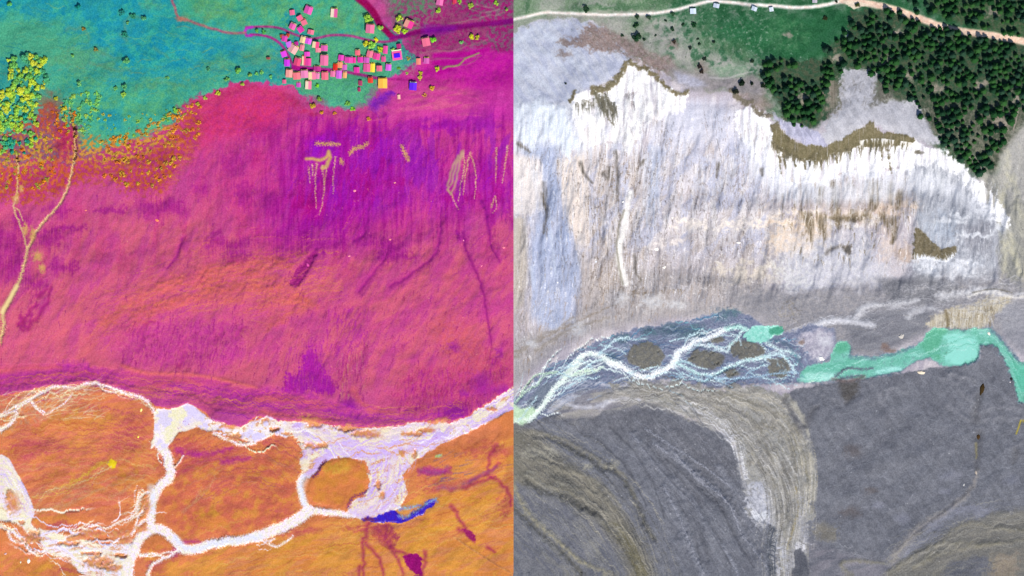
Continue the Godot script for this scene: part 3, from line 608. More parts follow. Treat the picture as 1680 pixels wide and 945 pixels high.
	for s in ["655,847 668,848 682,840 694,832 706,822 718,824", "700,826 716,818", "655,836 672,832 690,830"]:
		g.band(s, 4, 2, "88bcd8", "6c6cd8", {"jit": 1.4, "sf": 0.5, "en": 0.9, "ek": 0})
	g.spot(605, 853, 12, 4, "6c2048", "5a1c90", {"en": 1.2, "ek": 0})
	g.spot(720, 748, 6, 3, "a0c8c8", "b8c870", {"wp": 3})
	g.layer({"x": 0, "y": 0, "w": g.w, "h": g.h, "full": true}, Color("000000"), Color("ffffff"), {"al": 0.06, "tn": 0, "tc": 3.0, "hn": 0.08, "hk": 0})
	for k in 260:
		var x := g.rnd.randf_range(0, 840); var y := g.rnd.randf_range(300, 900)
		g.streak(x, y, g.rnd.randf() * TAU, 1.5, 1.6, Color(["eca090", "7c1468", "f0b080", "8c2060"][k % 4]), 0.6)

# ---------------------------------------------------------------- eastern ground (natural colour)
const E_FAN := "1000,636 1060,626 1110,628 1180,634 1240,636 1300,650 1318,680 1328,716 1335,760 1338,800 1334,830 1322,870 1326,955 1268,955 1264,900 1270,868 1262,852 1238,856 1226,842 1222,800 1216,765 1208,736 1192,712 1160,698 1120,682 1090,662 1040,656"
const E_BED := "835,660 870,628 905,596 945,578 990,556 1035,542 1100,530 1150,520 1196,508 1232,518 1262,540 1295,545 1330,532 1370,540 1372,560 1362,590 1320,604 1312,628 1250,630 1170,634 1100,622 1050,626 1010,640 960,660 900,684 870,700 835,690"
const E_MUD := "835,694 880,690 905,680 945,690 985,680 1012,666 1060,660 1092,668 1118,684 1160,700 1190,714 1208,740 1218,780 1300,640 1345,632 1400,624 1480,614 1540,602 1592,600 1610,590 1610,566 1634,568 1652,590 1664,626 1672,660 1690,690 1690,955 835,955"

func paint_east() -> void:
	var g := ground_e
	g.layer({"x": 0, "y": 0, "w": g.w, "h": g.h, "full": true}, Color("cdc5c8"), Color("b6afb8"), {"tn": 8, "tc": 2.4, "reg": CLIFF, "hn": 3.5, "hk": 2})
	g.layer(g.poly_mask(g.pts("800,190 1100,170 1260,230 1740,260 1740,480 800,520"), 30), Color.BLACK, Color.BLACK, {"paint": false, "sf": 0.5, "hn": 2.3, "hk": 8})
	g.layer(g.poly_mask(g.pts("800,190 1100,170 1260,230 1740,260 1740,460 800,500"), 30), Color.BLACK, Color.BLACK, {"paint": false, "sf": 0.5, "hn": 0.8, "hk": 3})
	g.layer(g.poly_mask(g.pts("938,-60 938,158 975,148 1008,134 1033,103 1076,130 1106,156 1206,162 1262,200 1290,232 1350,246 1404,220 1430,210 1502,238 1590,284 1650,352 1700,400 1700,-60"), 18), Color.BLACK, Color.BLACK, {"paint": false, "sf": 0.5, "h": 9.0})
	g.layer(g.poly_mask(g.pts("1090,395 1100,362 1262,350 1440,352 1500,375 1560,405 1560,440 1440,470 1262,470 1100,450"), 12), Color.BLACK, Color.BLACK, {"paint": false, "sf": 0.5, "h": -4.0})
	# --- pale slope of the north-west
	g.area("835,50 880,34 930,28 985,40 1010,60 1040,90 1030,105 1000,135 960,150 945,170 900,170 835,190", 8, "b9bfd2", "c8ccd8", {"tn": 6, "tc": 3, "sf": 0.5})
	for s in ["850,70 890,60 920,70", "850,90 880,110 920,140", "855,60 880,48 930,44", "900,60 930,80 960,105", "930,96 950,110 968,125", "845,120 880,130 910,155", "870,150 900,170", "860,80 900,90 930,120"]:
		g.band(s, 9, 3, "dbe2ea", "ced6e4", {"jit": 2, "sf": 0.5, "al": 0.7, "en": 1.0})
	g.streaks("845,50 960,40 1010,110 940,160 850,190", 240, 48, 10, 8, 26, 1, 2, ["a9aebf", "d6dae4", "9aa0b0"], 0.4, 0.1)
	g.area("835,180 880,166 920,172 940,160 936,240 835,250", 10, "dfe6ec", "c6cfdf", {"tn": 3, "tc": 3, "sf": 0.5, "al": 0.9})
	# --- pasture
	g.area("835,-9 1690,-9 1690,300 1600,290 1560,250 1500,225 1440,205 1400,150 1340,190 1290,210 1262,196 1246,176 1210,150 1160,152 1120,132 1080,118 1040,96 1010,72 985,40 930,30 880,36 835,56", 4, "9a9d92", "8a9682", {"tn": 1, "tc": 3, "wp": 8, "reg": GRASSLAND, "h": 0.5})
	g.area("835,-9 1120,-9 1110,20 1040,26 930,24 870,30 835,36", 6, "869a80", "6a8a64", {"tn": 5, "tc": 3.4, "sf": 0.5, "wp": 8})
	g.area("1090,-9 1690,-9 1690,70 1400,140 1290,190 1225,110 1160,60 1130,36 1090,22", 18, "2e6440", "255a36", {"tn": 1, "tc": 3, "sf": 0.5, "en": 0.7, "ek": 1, "wp": 12})
	g.area("1100,20 1170,30 1200,60 1255,110 1250,130 1220,112 1170,84 1120,70 1080,40", 14, "5f8566", "8a9a86", {"tn": 5, "tc": 3.4, "sf": 0.5, "al": 0.8, "wp": 14})
	g.area("1140,36 1240,30 1380,22 1380,60 1340,95 1260,98 1190,70", 14, "22613a", "2c683f", {"tn": 1, "tc": 3, "sf": 0.5, "al": 0.85})
	g.area("1260,25 1310,30 1330,70 1280,90 1255,70", 12, "4f8258", "2a6a3e", {"tn": 5, "tc": 3.4, "sf": 0.5, "al": 0.7, "wp": 10})
	for s in [[955, 14, 18, 6], [1010, 18, 30, 6], [1030, 12, 60, 6], [865, 10, 4, 14], [1080, 4, 30, 5], [1160, 70, 16, 14], [1150, 45, 14, 10], [1200, 80, 26, 12], [1215, 98, 18, 9], [1040, 40, 12, 8], [1060, 60, 10, 6]]:
		g.spot(s[0], s[1], s[2], s[3], "3a6440", "47704c", {"al": 0.75, "tn": 5})
	for s in [[905, 8, 24, 8], [980, 8, 30, 6], [1010, 44, 26, 8], [1090, 62, 36, 10], [1110, 90, 40, 10], [1190, 105, 26, 10], [1235, 110, 20, 8], [1095, 42, 26, 6], [990, 62, 20, 8]]:
		g.spot(s[0], s[1], s[2], s[3], "a8a8a0", "b6b2ac", {"al": 0.7, "tn": 5, "wp": 12})
	g.streaks("840,0 1100,0 1200,110 1100,110 1000,50", 240, 60, 40, 4, 14, 1, 3, ["7c8a74", "b4b0aa", "5f7a5c", "a09c92"], 0.4)
	g.layer(g.poly_mask(g.pts("1060,20 1400,14 1400,120 1250,130 1100,100"), 14), Color("1a5230"), Color("24603a"), {"sf": 0.5, "th": 0.5, "tg": 6.0, "tk": 1, "al": 0.7})
	g.layer(g.poly_mask(g.pts("835,-9 1280,-9 1260,130 1060,120 960,40 835,40"), 14), Color("b4b2aa"), Color("a2a89a"), {"sf": 0.5, "th": 0.6, "tg": 8.0, "tk": 5, "al": 0.4})
	g.flecks("1190,40 1340,60 1330,100 1220,100", 16, 5, 130, 20, 1, 4, 1, 2, ["b8d0bc", "8cb494", "d0dcd0"], 0.6)
	g.flecks("840,0 1240,0 1240,130 1040,110", 260, 5, 160, 20, 1, 5, 1, 2.4, ["4c5c46", "3c5438", "5c5a4c"], 0.5)
	# brown scrub
	g.area("965,42 985,40 1010,56 1050,72 1070,92 1100,100 1112,118 1085,124 1050,100 1020,86 990,84 962,78 930,76 920,66 950,62", 6, "84716b", "9c8c88", {"tn": 5, "tc": 3.2, "sf": 0.5, "wp": 10, "en": 0.8})
	g.streaks("960,42 1010,56 1110,110 1080,124 1000,84 930,76", 190, 38, 22, 5, 18, 1, 3, ["66564f", "8c7468", "a89890", "5c5a4c"], 0.5, 0.15)
	for s in [[924, 70, 8, 6], [926, 90, 12, 6], [1104, 74, 7, 8], [1150, 116, 8, 16], [1225, 140, 22, 12], [1235, 160, 20, 14], [1252, 175, 14, 10], [1215, 158, 12, 6]]:
		g.spot(s[0], s[1], s[2], s[3], "84726a", "988a84", {"tn": 5, "tc": 3.2, "al": 0.85, "wp": 8})
	g.area("1090,110 1160,125 1240,128 1262,140 1240,165 1200,150 1150,152 1115,140", 8, "a39c9c", "8f8a88", {"tn": 5, "sf": 0.5, "wp": 8})
	g.area("1105,118 1140,128 1160,140 1140,146 1110,136", 5, "babbcb", "a9a8b4", {"tn": 5, "sf": 0.5})
	g.area("1165,110 1225,108 1220,128 1180,128", 6, "98a893", "7f9a80", {"tn": 5, "tc": 3, "sf": 0.5})
	g.band("1162,128 1190,130 1210,124 1235,118", 1.8, 1.4, "c8c4c0", "c0bcb6", {"sf": 0.5})
	# --- forest floor
	g.area("1395,22 1460,14 1530,38 1690,76 1690,200 1660,215 1625,285 1590,288 1530,240 1500,185 1440,140 1390,118 1380,170 1345,205 1310,222 1285,205 1275,165 1245,125 1250,96 1310,102 1360,96 1350,80 1390,60", 5, "305038", "4a5640", {"tn": 5, "tc": 3, "reg": FOREST_FLOOR, "wp": 8, "sf": 0.5})
	g.area("1500,-9 1690,-9 1690,70 1620,52 1550,34", 6, "365838", "505e44", {"tn": 5, "tc": 3, "reg": FOREST_FLOOR, "wp": 6, "sf": 0.5})
	g.area("1440,150 1560,170 1690,170 1690,250 1620,290 1560,250 1500,200", 14, "5c584c", "8a8478", {"tn": 5, "tc": 3.4, "sf": 0.5, "al": 0.6, "wp": 14})
	for s in [[1371, 95, 7, 10], [1316, 163, 10, 8], [1490, 125, 10, 12], [1610, 140, 14, 6], [1640, 200, 16, 12], [1535, 145, 14, 7], [1455, 100, 8, 8], [1360, 150, 8, 20], [1420, 120, 16, 6], [1665, 160, 4, 20], [1290, 60, 9, 4], [1470, 50, 10, 4], [1530, 70, 14, 4], [1625, 22, 12, 8]]:
		g.spot(s[0], s[1], s[2], s[3], "9c8f82", "b2a698", {"tn": 5, "wp": 8, "al": 0.85})
	g.band("1664,140 1668,170 1664,200 1660,215", 3, 2, "a89c90", "988c84", {"jit": 1})
	# pale flow between the two woods
	g.area("1378,108 1392,112 1420,116 1440,124 1432,150 1438,166 1500,166 1510,182 1530,220 1545,240 1500,230 1460,218 1430,202 1412,206 1392,226 1362,238 1345,232 1356,196 1372,186 1376,150", 5, "b6b6bc", "c4c4ca", {"tn": 6, "tc": 2.6, "reg": CLIFF, "wp": 7, "en": 0.4})
	g.area("1262,186 1285,198 1320,206 1346,222 1356,240 1320,238 1290,222", 4, "bcbcd2", "a8a8be", {"tn": 6, "tc": 3, "reg": CLIFF, "wp": 5})
	g.area("1356,140 1378,130 1376,170 1362,195 1352,190", 8, "9a8f84", "756e60", {"tn": 4, "tc": 3, "wp": 14, "sf": 0.5, "al": 0.8})
	g.area("1436,135 1450,130 1462,150 1440,172 1420,182 1432,160", 7, "5c5c52", "6e6c62", {"tn": 5, "tc": 3, "wp": 14, "sf": 0.5, "al": 0.9})
	g.streaks("1380,112 1440,118 1438,170 1376,175", 90, 100, 24, 4, 12, 1, 3, ["6a6660", "d4d4dc", "8c8884"], 0.5)
	g.streaks("1490,165 1540,180 1580,250 1540,240", 60, 60, 20, 6, 16, 1, 2, ["77716a", "cac8c8", "5c584e"], 0.5)
	# --- cliff base tones
	g.area("960,190 1010,240 1080,300 1100,420 1010,480 950,500 930,400 920,300", 16, "d6cecd", "c8bfbe", {"tn": 3, "tc": 3, "sf": 0.5})
	g.area("1070,240 1230,250 1280,330 1260,460 1080,500 1020,470 1060,380", 18, "c2babc", "cec8ca", {"tn": 4, "tc": 2.6, "sf": 0.5, "al": 0.9})
	g.area("1110,185 1200,180 1240,235 1270,300 1240,340 1150,320 1090,260", 14, "c6c8d4", "cfd1dc", {"tn": 3, "tc": 3, "sf": 0.5, "al": 0.9})
	g.area("1010,440 1180,450 1260,440 1250,520 1100,520 1000,540 930,560 870,610 836,640 836,560 940,520", 10, "b6b0ae", "a8a4a6", {"tn": 4, "tc": 3, "sf": 0.5, "al": 0.95})
	for s in [[1080, 195, 12, 18], [1090, 200, 10, 8], [1195, 190, 8, 18], [1165, 225, 20, 20], [1150, 245, 26, 14], [1210, 215, 16, 20], [870, 210, 10, 30], [850, 220, 8, 20], [942, 200, 8, 14], [915, 195, 8, 6]]:
		g.spot(s[0], s[1], s[2], s[3], "ccb4a2", "d2c2b8", {"al": 0.6, "tn": 4, "en": 1.4, "ek": 3, "wp": 8})
	g.streaks("845,240 1280,250 1290,340 1240,450 1000,480 845,520", 2100, 92, 3, 10, 46, 1, 2.6, ["d8d2d0", "a39a94", "c9b9a9", "978e88", "e6e2e0", "b6b8c6"], 0.3, 0.06)
	g.streaks("960,262 1060,250 1060,480 970,470", 420, 93, 3, 12, 50, 1, 2.6, ["9d9285", "cdbfae", "857a6c", "ddd2c6", "b4a696"], 0.38, 0.08)
	g.streaks("1000,300 1240,310 1260,470 1010,500", 500, 96, 10, 3, 10, 1, 2.4, ["948b8a", "d0c8c6", "a59c9a"], 0.4, 0.1)
	for st in [["b2a8a2", 8, 0.58, 0.5, "845,240 1290,240 1290,400 1200,500 845,560"], ["ece8ee", 8, 0.54, 0.65, "845,190 1290,200 1290,330 1100,400 845,420"], ["978c84", 3, 0.64, 0.4, "930,260 1290,260 1270,500 930,500"], ["f6f4f4", 3, 0.56, 0.6, "845,230 1290,230 1290,400 845,400"], ["bcc0d6", 10, 0.58, 0.6, "845,190 1290,190 1290,420 845,420"], ["ac9c92", 5, 0.68, 0.4, "930,240 1290,240 1270,500 930,540"], ["8c847e", 4, 0.72, 0.4, "845,230 1500,230 1480,500 845,600"]]:
		g.layer(g.poly_mask(g.pts(st[4]), 26), Color(st[0]), Color(st[0]), {"only": CLIFF, "sf": 0.5, "th": st[2] - 0.06, "tg": 6.0, "tk": st[1], "al": st[3]})
	g.streaks("845,200 1290,200 1290,470 900,540 845,560", 2600, 92, 5, 3, 12, 0.8, 1.8, ["6f665e", "f4f2f2", "a08c7c", "dcdce6", "8c847e", "fbfaf8"], 0.36, 0.03)
	g.area("855,236 915,230 925,300 940,380 952,450 945,520 905,545 872,520 866,440 880,330", 10, "b2bdd8", "a2afcc", {"tn": 8, "tc": 2.6, "sf": 0.5, "en": 0.4, "ek": 3, "al": 0.85})
	g.area("912,262 955,250 968,320 962,400 950,405 930,360", 7, "f0e6da", "eadcd0", {"tn": 3, "tc": 2.6, "sf": 0.5, "en": 0.8, "ek": 3})
	g.area("836,250 888,262 890,345 862,352 836,350", 8, "f4ede4", "ebe2dc", {"tn": 3, "tc": 2.6, "sf": 0.5, "en": 0.8, "ek": 3, "al": 0.9})
	g.area("836,355 862,355 866,440 858,500 836,520", 6, "bdb3a6", "cac2b8", {"tn": 4, "tc": 3, "sf": 0.5})
	g.area("1062,236 1090,240 1082,300 1070,380 1060,330", 6, "b9c2d6", "c6cad6", {"tn": 4, "sf": 0.5, "al": 0.9, "en": 0.8, "ek": 3})
	g.area("1100,160 1205,178 1215,225 1180,240 1110,236 1060,240 1080,195", 16, "e4e4ee", "d4d6e4", {"tn": 8, "tc": 3, "sf": 0.5, "en": 0.5, "ek": 3, "al": 0.85})
	g.area("842,186 900,176 950,190 960,250 900,240 845,250", 12, "eef0f4", "d6dce8", {"tn": 8, "tc": 3, "sf": 0.5, "en": 0.5, "ek": 3, "al": 0.85})
	g.flow("905,170 915,240 900,330 905,440 890,540", 90, 80, 260, 14, 60, 1.4, ["f4f6fa", "98a4c0", "c4cce0", "8c8a90", "e0e6f0"], 0.4)
	g.flow("1010,240 1000,320 1005,400 1000,480", 90, 90, 420, 10, 50, 1.3, ["75695c", "dccfc2", "8c7e70", "f0e8e0", "a08c7a"], 0.5, -0.05)
	g.flow("1085,190 1075,280 1050,380 1045,480", 70, 80, 260, 14, 60, 1.3, ["f2f2f6", "9c9490", "c4c8d8", "847a74"], 0.42)
	g.flow("1180,180 1175,280 1170,380 1160,500", 190, 200, 520, 8, 40, 1.2, ["f2eef0", "948a88", "c8b4a8", "7c7270", "d4d4e0"], 0.4)
	g.fringe("1060,470 1030,482 1090,476 1120,474", 30, 92, 6, 5, 14, 1.5, 3, ["7c6e5c", "8c7c68"], 0.6)
	g.band("842,580 880,562 920,540 965,520 1010,498 1040,482", 3, 2, "8a7f72", "9c9084", {"jit": 2, "al": 0.85, "sf": 0.4, "en": 0.6})
	g.flecks("845,190 1290,190 1300,480 1000,520 845,600", 420, 8, 146, 92, 3, 14, 0.8, 1.6, ["6c645e", "7c7268", "5c5652", "94827a"], 0.6, -0.08)
	g.flecks("845,190 1290,190 1480,300 1300,480 1000,520 845,600", 800, 4, 160, 92, 2, 12, 0.8, 2.2, ["fdfcfa", "f4f0f2", "ffffff"], 0.75, 0.06)
	g.flecks("900,250 1290,280 1290,480 940,500", 240, 5, 160, 80, 2, 6, 1, 2.2, ["64584e", "544a44", "77685c"], 0.7, -0.06)
	g.flecks("1000,330 1270,340 1260,480 1010,490", 500, 5, 168, 20, 2, 8, 1, 2, ["fbf8f4", "efe8e4"], 0.7, 0.08)
	# --- grey screes to the east
	g.area("1480,270 1540,262 1590,285 1630,330 1650,380 1640,460 1560,520 1490,480 1500,380", 14, "a4a8b0", "b3b6bd", {"tn": 3, "tc": 2.8, "sf": 0.5})
	g.area("1510,360 1560,350 1570,400 1545,402 1512,372", 16, "b9c4d2", "c3c9d2", {"tn": 4, "sf": 0.5, "al": 0.9, "wp": 20})
	g.area("1565,370 1630,360 1625,420 1590,412", 14, "8f9098", "9c9da4", {"tn": 4, "sf": 0.5, "al": 0.9, "wp": 14})
	g.area("1585,245 1625,290 1690,230 1690,500 1640,470 1640,400 1650,350 1610,300", 8, "a2a196", "94948e", {"tn": 6, "tc": 3, "sf": 0.5})
	g.area("1640,255 1690,190 1690,330 1640,330", 8, "a8a7a2", "b2b0aa", {"tn": 5, "sf": 0.5})
	for s in ["1650,250 1652,300 1638,350 1648,420 1644,470", "1660,290 1668,330 1678,360", "1640,320 1655,380 1670,440 1680,470", "1655,400 1668,430 1678,460", "1632,330 1640,380"]:
		g.band(s, 6, 4, "c8c6b0", "c0bca4", {"jit": 2, "sf": 0.5, "en": 1.1, "al": 0.75})
	g.streaks("1480,290 1600,290 1640,400 1600,450 1500,460", 420, 96, 5, 8, 34, 1, 2.4, ["cfd3da", "8e9198", "b9bcc4", "7f8289"], 0.4, 0.1)
	g.streaks("1620,250 1690,220 1690,480 1640,480", 260, 68, 10, 8, 30, 1, 2.2, ["85857d", "c6c4ae", "b9b7a8", "777872"], 0.42, 0.1)
	for s in [[1610, 330, 20, 10], [1622, 350, 26, 8], [1600, 387, 30, 4], [1560, 362, 26, 5], [1640, 375, 10, 12], [1576, 352, 20, 3]]:
		g.spot(s[0], s[1], s[2], s[3], "e4e6ea", "d6dade", {"en": 1.2, "wp": 10, "tn": 4})
	g.area("1612,300 1632,320 1636,340 1615,332 1600,310", 4, "7c7a70", "8c8a80", {"wp": 6, "sf": 0.5})
	g.area("1620,318 1640,336 1636,345 1618,330", 3, "6b6551", "7d7660", {"wp": 5, "sf": 0.5, "tn": 4})
	# --- ochre and salmon ledges
	g.area("1100,362 1250,360 1262,345 1440,352 1440,372 1262,378 1100,378", 5, "e9dfd6", "f1e9de", {"tn": 5, "tc": 3, "sf": 0.5, "en": 1.2, "wp": 8, "th": 0.3})
	g.area("1062,408 1090,395 1130,392 1120,404 1085,412", 6, "e8dcd4", "efe8e2", {"tn": 5, "sf": 0.5, "en": 1.2, "wp": 12, "th": 0.4})
	g.area("1262,362 1330,350 1362,356 1354,396 1330,412 1262,414", 12, "f6e8d4", "efd6ba", {"tn": 5, "tc": 3, "sf": 0.5, "wp": 22, "en": 0.7, "al": 0.8, "wk": 1})
	g.area("1280,300 1440,296 1500,330 1500,350 1430,352 1362,350 1300,346", 16, "c3b4ac", "cbc0be", {"tn": 3, "tc": 3.2, "sf": 0.5, "wp": 20, "al": 0.8})
	g.area("1360,345 1420,350 1436,340 1425,322 1470,325 1500,330 1502,342 1470,346 1440,360 1370,356", 10, "ecd6bc", "e0c0a6", {"tn": 4, "tc": 3, "sf": 0.5, "en": 0.4, "ek": 3, "wp": 20, "al": 0.7, "wk": 1})
	g.area("1170,438 1262,430 1330,450 1320,470 1200,470", 12, "ecdfc4", "e0d6c6", {"tn": 5, "sf": 0.5, "en": 1.2, "wp": 20, "th": 0.38, "al": 0.7, "wk": 1})
	g.area("1262,440 1320,444 1316,462 1280,462", 12, "f4ecd4", "e8e0cc", {"tn": 5, "sf": 0.5, "en": 1.2, "wp": 20, "al": 0.7, "wk": 1})
	g.area("1436,375 1470,360 1476,420 1440,428 1432,400", 12, "dcc4b0", "cfc2ba", {"tn": 4, "sf": 0.5, "en": 0.4, "wp": 20, "al": 0.6, "wk": 1})
	g.area("1442,355 1500,350 1504,418 1478,418 1470,380", 12, "b9b1b5", "c6c0c3", {"tn": 5, "sf": 0.5, "tc": 3, "wp": 20, "al": 0.7, "wk": 1})
	g.area("1468,410 1500,402 1502,430 1478,434", 8, "b09880", "ccb098", {"tn": 4, "tc": 3, "sf": 0.5, "wp": 12, "al": 0.6, "wk": 1})
	g.area("1270,420 1360,380 1440,380 1440,440 1470,440 1460,480 1280,490", 22, "c4c6d0", "d6d8dc", {"tn": 5, "tc": 3, "sf": 0.5, "al": 0.75, "wp": 24})
	g.streaks("1280,400 1440,385 1470,470 1280,485", 300, 98, 14, 3, 14, 1, 3, ["e8eaee", "a8a8aa", "c2b8ac", "f0f0f2"], 0.45)
	g.streaks("1270,300 1500,296 1500,350 1440,372 1290,372", 420, 93, 4, 6, 26, 1, 3, ["8c7c66", "d9cfc9", "a8957c", "e9e4e2", "b9a58c", "7c6e56"], 0.5, 0.12)
	for s in ["1427,300 1428,325 1426,345", "1435,300 1434,330 1432,345", "1460,305 1462,325 1462,335", "1475,318 1474,332 1472,342", "1440,305 1436,340", "1322,355 1327,370 1330,385 1331,395", "1326,358 1333,385", "1347,356 1350,375 1354,392", "1372,350 1375,365 1376,374", "1320,310 1318,322", "1345,305 1342,325 1344,335", "1366,300 1370,330 1374,350", "1400,352 1402,362", "1464,362 1466,390 1463,398", "1448,356 1452,364 1456,372"]:
		g.band(s, 9, 3, "7d6e54", "6f6450", {"jit": 1.5, "sf": 0.5, "en": 1.0, "ek": 4, "h": -0.9})
	g.band("1365,358 1380,357 1395,358 1410,356 1422,352", 5, 8, "6f6552", "857860", {"jit": 1.2, "sf": 0.5, "en": 1.0, "h": -0.8})
	g.fringe("1366,358 1420,354", 22, 92, 5, 5, 13, 2, 4, ["6e6452", "8c7d64"], 0.8)
	g.area("1378,404 1396,400 1395,416 1390,420", 3, "77706a", "69645c", {"wp": 5, "sf": 0.5, "h": -0.8})
	g.band("1356,416 1366,408 1380,402", 4, 3, "77706a", "8c8478", {"jit": 1.5, "sf": 0.5})
	g.flecks("1280,290 1500,286 1510,430 1290,430", 260, 4, 150, 92, 3, 16, 1, 2.4, ["6c6048", "7c6c50", "fdfbf8", "f4ece4", "ece0d4"], 0.75, -0.06)
	g.flecks("1480,270 1640,300 1650,460 1480,440", 260, 4, 160, 95, 3, 14, 1, 2, ["f8fafc", "6f7278", "dfe2e6"], 0.6)
	# olive bank with white sand under it
	g.area("1495,424 1560,428 1580,420 1612,428 1608,455 1560,458 1500,448", 12, "f0f2f4", "e2e5ea", {"tn": 5, "sf": 0.5, "en": 1.0, "wp": 12, "al": 0.9})
	g.area("1501,373 1514,379 1530,395 1544,410 1556,406 1569,405 1569,414 1552,428 1530,422 1498,422", 2, "7b7159", "6c644e", {"wp": 5, "tn": 5, "tc": 3, "en": 0.6, "h": 0.6})
	g.fringe("1500,424 1530,426 1552,430 1568,416", 60, -84, 14, 6, 15, 1.5, 3.2, ["f6f8fa", "e6eaee"], 0.85)
	g.streaks("1500,424 1606,428 1606,452 1520,450", 130, 92, 12, 4, 14, 1, 3, ["ffffff", "cdd3da", "b4bac2"], 0.6)
	# --- rock walls, with the glare of their sunlit side painted white
	var wh := {"wp": 9, "en": 0.9, "ek": 3, "sf": 0.4, "tn": 4, "tc": 2.0, "h": 1.0, "hn": 1.0, "hk": 3}
	g.area("1033,101 1041,112 1060,113 1076,130 1094,145 1106,156 1130,152 1122,178 1090,190 1062,196 1048,226 1030,250 1000,232 962,246 944,206 935,176 944,150 968,144 990,152 1008,128 1022,112", 3, "fefefe", "f6f4f0", wh)
	g.area("842,182 858,172 880,168 902,172 924,176 936,200 952,240 930,262 900,228 866,240 842,230", 7, "eef3f6", "dbe4ee", wh)
	g.area("1206,180 1236,172 1250,190 1262,200 1270,240 1300,256 1330,264 1370,248 1400,240 1440,228 1482,226 1512,236 1550,250 1590,282 1622,312 1652,352 1656,374 1640,366 1606,332 1572,292 1530,268 1492,276 1462,272 1438,288 1402,284 1352,300 1300,306 1262,292 1232,252 1206,216", 3, "ffffff", "f6f6f6", wh)
	g.fringe("1262,285 1300,300 1352,296 1402,280 1440,284 1500,272", 260, 91, 5, 4, 44, 1, 5, ["ffffff", "f2f4f6", "e4e6ec", "cfd2da"], 0.55)
	g.fringe("940,200 960,240 1000,236 1040,240 1062,200 1100,190", 110, 92, 3, 12, 44, 1.5, 4, ["ffffff", "f2f2f2", "e8eaf2", "cfd2dc"], 0.5)
	g.streaks("1490,262 1560,256 1600,300 1510,310", 120, 93, 6, 10, 34, 1.5, 4, ["ffffff", "eef0f2", "b8bcc0"], 0.6)
	g.streaks("1206,190 1262,210 1290,300 1230,280", 130, 92, 4, 8, 24, 1, 3, ["c4b8b4", "e8e0dc", "a89a92", "ffffff"], 0.5)
	g.streaks("1030,140 1110,160 1100,190 1040,240 1000,235", 90, 93, 4, 6, 20, 1, 2.4, ["d8d2d0", "b8aca8", "ffffff"], 0.5)
	g.area("1210,215 1262,270 1300,300 1352,306 1440,292 1520,280 1600,320 1640,372 1600,352 1540,310 1440,330 1350,335 1270,325 1225,270", 14, "eef0f4", "dcdfe6", {"tn": 4, "tc": 3, "sf": 0.5, "en": 0.6, "ek": 3, "al": 0.75})
	# dark olive fringe along the top of the walls
	g.band("972,146 990,146 1004,138 1018,122 1024,110 1032,102 1040,108 1052,112 1064,116 1076,128 1090,142 1104,152 1116,156 1128,150", 9, 5, "6d664a", "7f7458", {"jit": 1.6, "en": 0.8, "ek": 5, "tn": 5, "tc": 3, "h": 1.2})
	g.band("975,152 1000,142 1018,126", 11, 7, "6d664a", "7d745c", {"jit": 1.6, "en": 0.9, "ek": 5, "h": 0.8})
	g.band("936,166 940,156 942,150", 7, 4, "756c52", "6f6750", {"jit": 1, "en": 0.8})
	g.streaks("974,150 985,150 1012,172 1008,190 990,186", 70, 82, 8, 10, 28, 1.5, 4, ["6c6855", "87816e", "5c5a4c"], 0.85)
	g.streaks("942,168 976,160 972,180 946,182", 36, 96, 10, 4, 12, 2, 4, ["77725f", "5c5a4c", "8c8674"], 0.8)
	for s in ["988,160 992,180 1000,195 1006,205", "994,155 1002,180 1010,186", "978,160 986,180"]:
		g.band(s, 4, 2, "6c6855", "7c7664", {"jit": 1.5, "en": 1.0, "ek": 0})
	g.streaks("1026,150 1044,148 1042,175 1030,176", 20, 94, 8, 4, 14, 1.5, 3, ["8c8488", "74706c", "b09c94"], 0.7)
	for s in ["1206,158 1212,165 1222,170 1232,168 1236,178 1246,188 1262,190", "1200,150 1210,158"]:
		g.band(s, 9, 6, "6e6653", "7f7768", {"jit": 1.5, "en": 0.9, "h": 0.8})
	g.area("1262,206 1272,200 1286,220 1310,236 1352,240 1372,232 1392,222 1404,212 1420,203 1430,201 1436,212 1446,219 1470,220 1490,224 1502,232 1486,238 1440,240 1400,244 1370,252 1340,266 1312,262 1286,252 1270,244", 2, "6f684c", "7d7458", {"wp": 5, "tn": 5, "tc": 3, "en": 0.6, "ek": 4, "h": 1.2})
	g.fringe("1266,232 1290,250 1318,262 1342,264 1372,250 1402,242 1440,238 1488,234", 120, 92, 5, 8, 26, 1.5, 4.5, ["6d664c", "7d745c", "5f5a46"], 0.9)
	for s in ["1276,250 1279,270 1281,285", "1285,255 1288,278", "1318,262 1320,278", "1452,236 1458,262 1462,284", "1300,258 1305,274", "1370,250 1372,268", "1445,240 1446,262"]:
		g.band(s, 4, 1.6, "6d664c", "7d745c", {"jit": 1.2, "en": 0.8})
	g.fringe("1410,232 1440,228 1500,236", 50, 92, 4, 6, 16, 2, 4, ["f8f6f0", "e8e4d8"], 0.8)
	g.spot(1505, 250, 10, 3, "6f6a5c", "7f7a6c", {"en": 1.0, "wp": 5})
	# dark cracks and the white chute
	for s in ["892,300 894,330 896,350 892,382", "890,318 895,345", "850,236 870,250", "952,268 962,290 972,300", "990,285 998,292 1000,275", "1050,270 1058,262", "1010,250 1012,290 1014,330", "1020,400 1014,420 1012,440 1020,462", "1040,420 1046,450 1052,460", "1248,278 1250,288", "1178,270 1176,290"]:
		g.band(s, 4, 2, "7a7268", "68625a", {"jit": 1.6, "en": 1.2, "ek": 4, "sf": 0.5, "h": -0.9})
	g.band("1034,316 1028,340 1024,370 1018,400 1016,430 1024,455 1026,464", 9, 12, "f8f6f0", "f0ece6", {"jit": 1, "sf": 0.4, "en": 0.4, "ek": 4, "h": -0.5})
